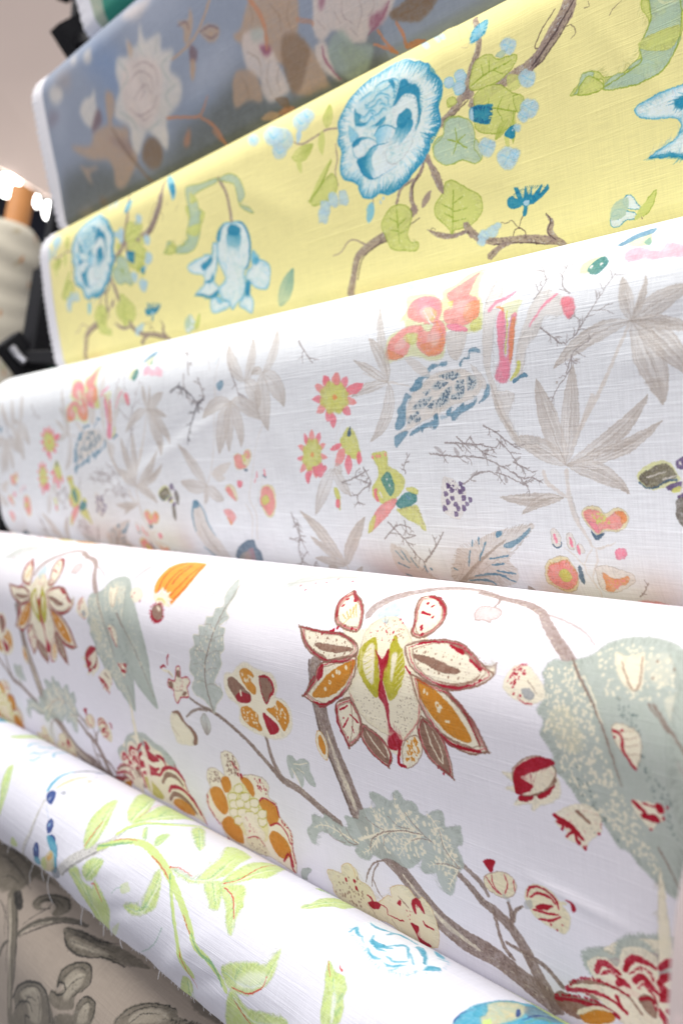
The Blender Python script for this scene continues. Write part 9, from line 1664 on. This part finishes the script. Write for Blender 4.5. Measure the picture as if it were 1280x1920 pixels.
sp = Cloth(280, 0, 350, (196, 189, 172), dict(o=(188, 112, 60), b=(168, 152, 120), g=(168, 172, 120), s=(198, 192, 172), k=(90, 84, 70)), 31, .3, 1.0)
for k in range(46):                                              # scattered sprigs and rust blooms
    x, y = sp.rd.uniform(0, 560), sp.rd.uniform(0, 700)
    a = sp.rd.uniform(0, 6.3)
    c = sp.rd.choice('bgsbs')
    sp.F(c, [x, y, x + 22 * math.cos(a) + 6, y + 22 * math.sin(a), x + 52 * math.cos(a), y + 52 * math.sin(a)], 9, dict(m=.4, s=.8))
    if k % 3 == 0:
        sp.P('o', [x, y - 14, x + 9, y, x + 2, y + 16, x - 9, y + 4], dict(m=.4, s=1.4))
    if k % 9 == 0:
        sp.D('k', [x + 20, y + 10], 2.5, {})
upright_roll("crumpled white floral roll standing on end around a brown cardboard tube", W(-1.703, .643, .483), (.14, .165, 1), .052, 0, .0225, .072,
             cloth_material("crumpled_cream_cotton", sp.image("sprig_print"), (.06, .05), .03, .3), 1.775, 5, 'sprig')
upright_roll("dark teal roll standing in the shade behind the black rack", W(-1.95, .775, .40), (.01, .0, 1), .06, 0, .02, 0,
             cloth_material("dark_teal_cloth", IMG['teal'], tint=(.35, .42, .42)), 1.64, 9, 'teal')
fg = Cloth(300, 0, 350, (206, 190, 188), dict(a=(150, 146, 152), b=(226, 204, 202), c=(128, 122, 126)), 41)
for k in range(40):
    x, y = fg.rd.uniform(0, 600), fg.rd.uniform(0, 700)
    a = fg.rd.uniform(0, 6.3)
    fg.F(fg.rd.choice('abc'), [x, y, x + 30 * math.cos(a), y + 30 * math.sin(a) + 6, x + 60 * math.cos(a), y + 60 * math.sin(a)], 22, dict(m=.4))
upright_roll("out of focus pinkish grey roll at the right edge of the picture", W(-.0815, .2595, -.088), (.0, .0, 1), .058, 0, .02, 0,
             cloth_material("pink_grey_cloth", fg.image("blurred_print")), 1.15, 3, 'fg', folds=False)

# ------------------------------------------------------------------ the shop beyond
def slab(name, corners, thick, mat, kind=None):
    c = [Vector(p) for p in corners]
    n = (c[1] - c[0]).cross(c[3] - c[0]).normalized() * thick
    V = c + [p + n for p in c]
    F = [(0, 1, 2, 3), (7, 6, 5, 4)] + [(k, 4 + k, 4 + (k + 1) % 4, (k + 1) % 4) for k in range(4)]
    o = obj(name, V, F, mat, None, False)
    if kind:
        o['kind'] = kind
    return o

slab("ceiling", [W(-3.055, 1.085, 1.05), W(-2.80, 1.375, .825), W(-2.2, 2.9, 2.9), W(-3.9, .2, 2.9)], .03, plain("blush_plaster", (.90, .735, .635), .9, noise=(3, .06)), "structure")
slab("wall", [W(-4.6, -.6, -1.25), W(-2.5, 3.4, -1.25), W(-2.5, 3.4, 1.3), W(-4.6, -.6, 1.3)], .05, plain("dark_back_wall", (.016, .018, .03), .8), "structure")
slab("floor", [W(-6, -3, -1.25), W(3, -3, -1.25), W(3, 4, -1.25), W(-6, 4, -1.25)], -.04, plain("grey_shop_floor", (.20, .19, .19), .6), "structure")

def bulb(label, c, rx, rz, strength, cat="lamp"):
    o = bpy.data.objects.new("shop_light", None)
    COL.objects.link(o)
    o.location = c
    tag(o, label, cat, "bright lamps far behind the rack")
    V, F = [], []
    n, m = 10, 14
    for i in range(n + 1):
        th = math.pi * i / n
        for j in range(m):
            an = 2 * math.pi * j / m
            V.append((rx * math.sin(th) * math.cos(an), rx * math.sin(th) * math.sin(an), rz * math.cos(th)))
    for i in range(n):
        for j in range(m):
            F.append((i * m + j, i * m + (j + 1) % m, (i + 1) * m + (j + 1) % m, (i + 1) * m + j))
    obj("globe", V, F, glow("lit_globe", (1, .98, .96), strength), o)
    v, f = tube_mesh([(0, 0, rz * .9), (0, 0, rz * .9 + .03), (0, 0, rz * .9 + .16)], [rx * .35, rx * .3, .003], 10)
    obj("lamp_holder", v, f, M_BLACK, o)

bulb("large white lamp glowing beside the brown cardboard tube", W(-3.02, 1.115, .985), .042, .036, 14)
bulb("small white lamp just right of the brown cardboard tube", W(-2.963, 1.19, .935), .009, .020, 14)
bulb("oval white lamp between the cardboard tube and the blue bolt", W(-2.939, 1.217, .905), .016, .030, 14)
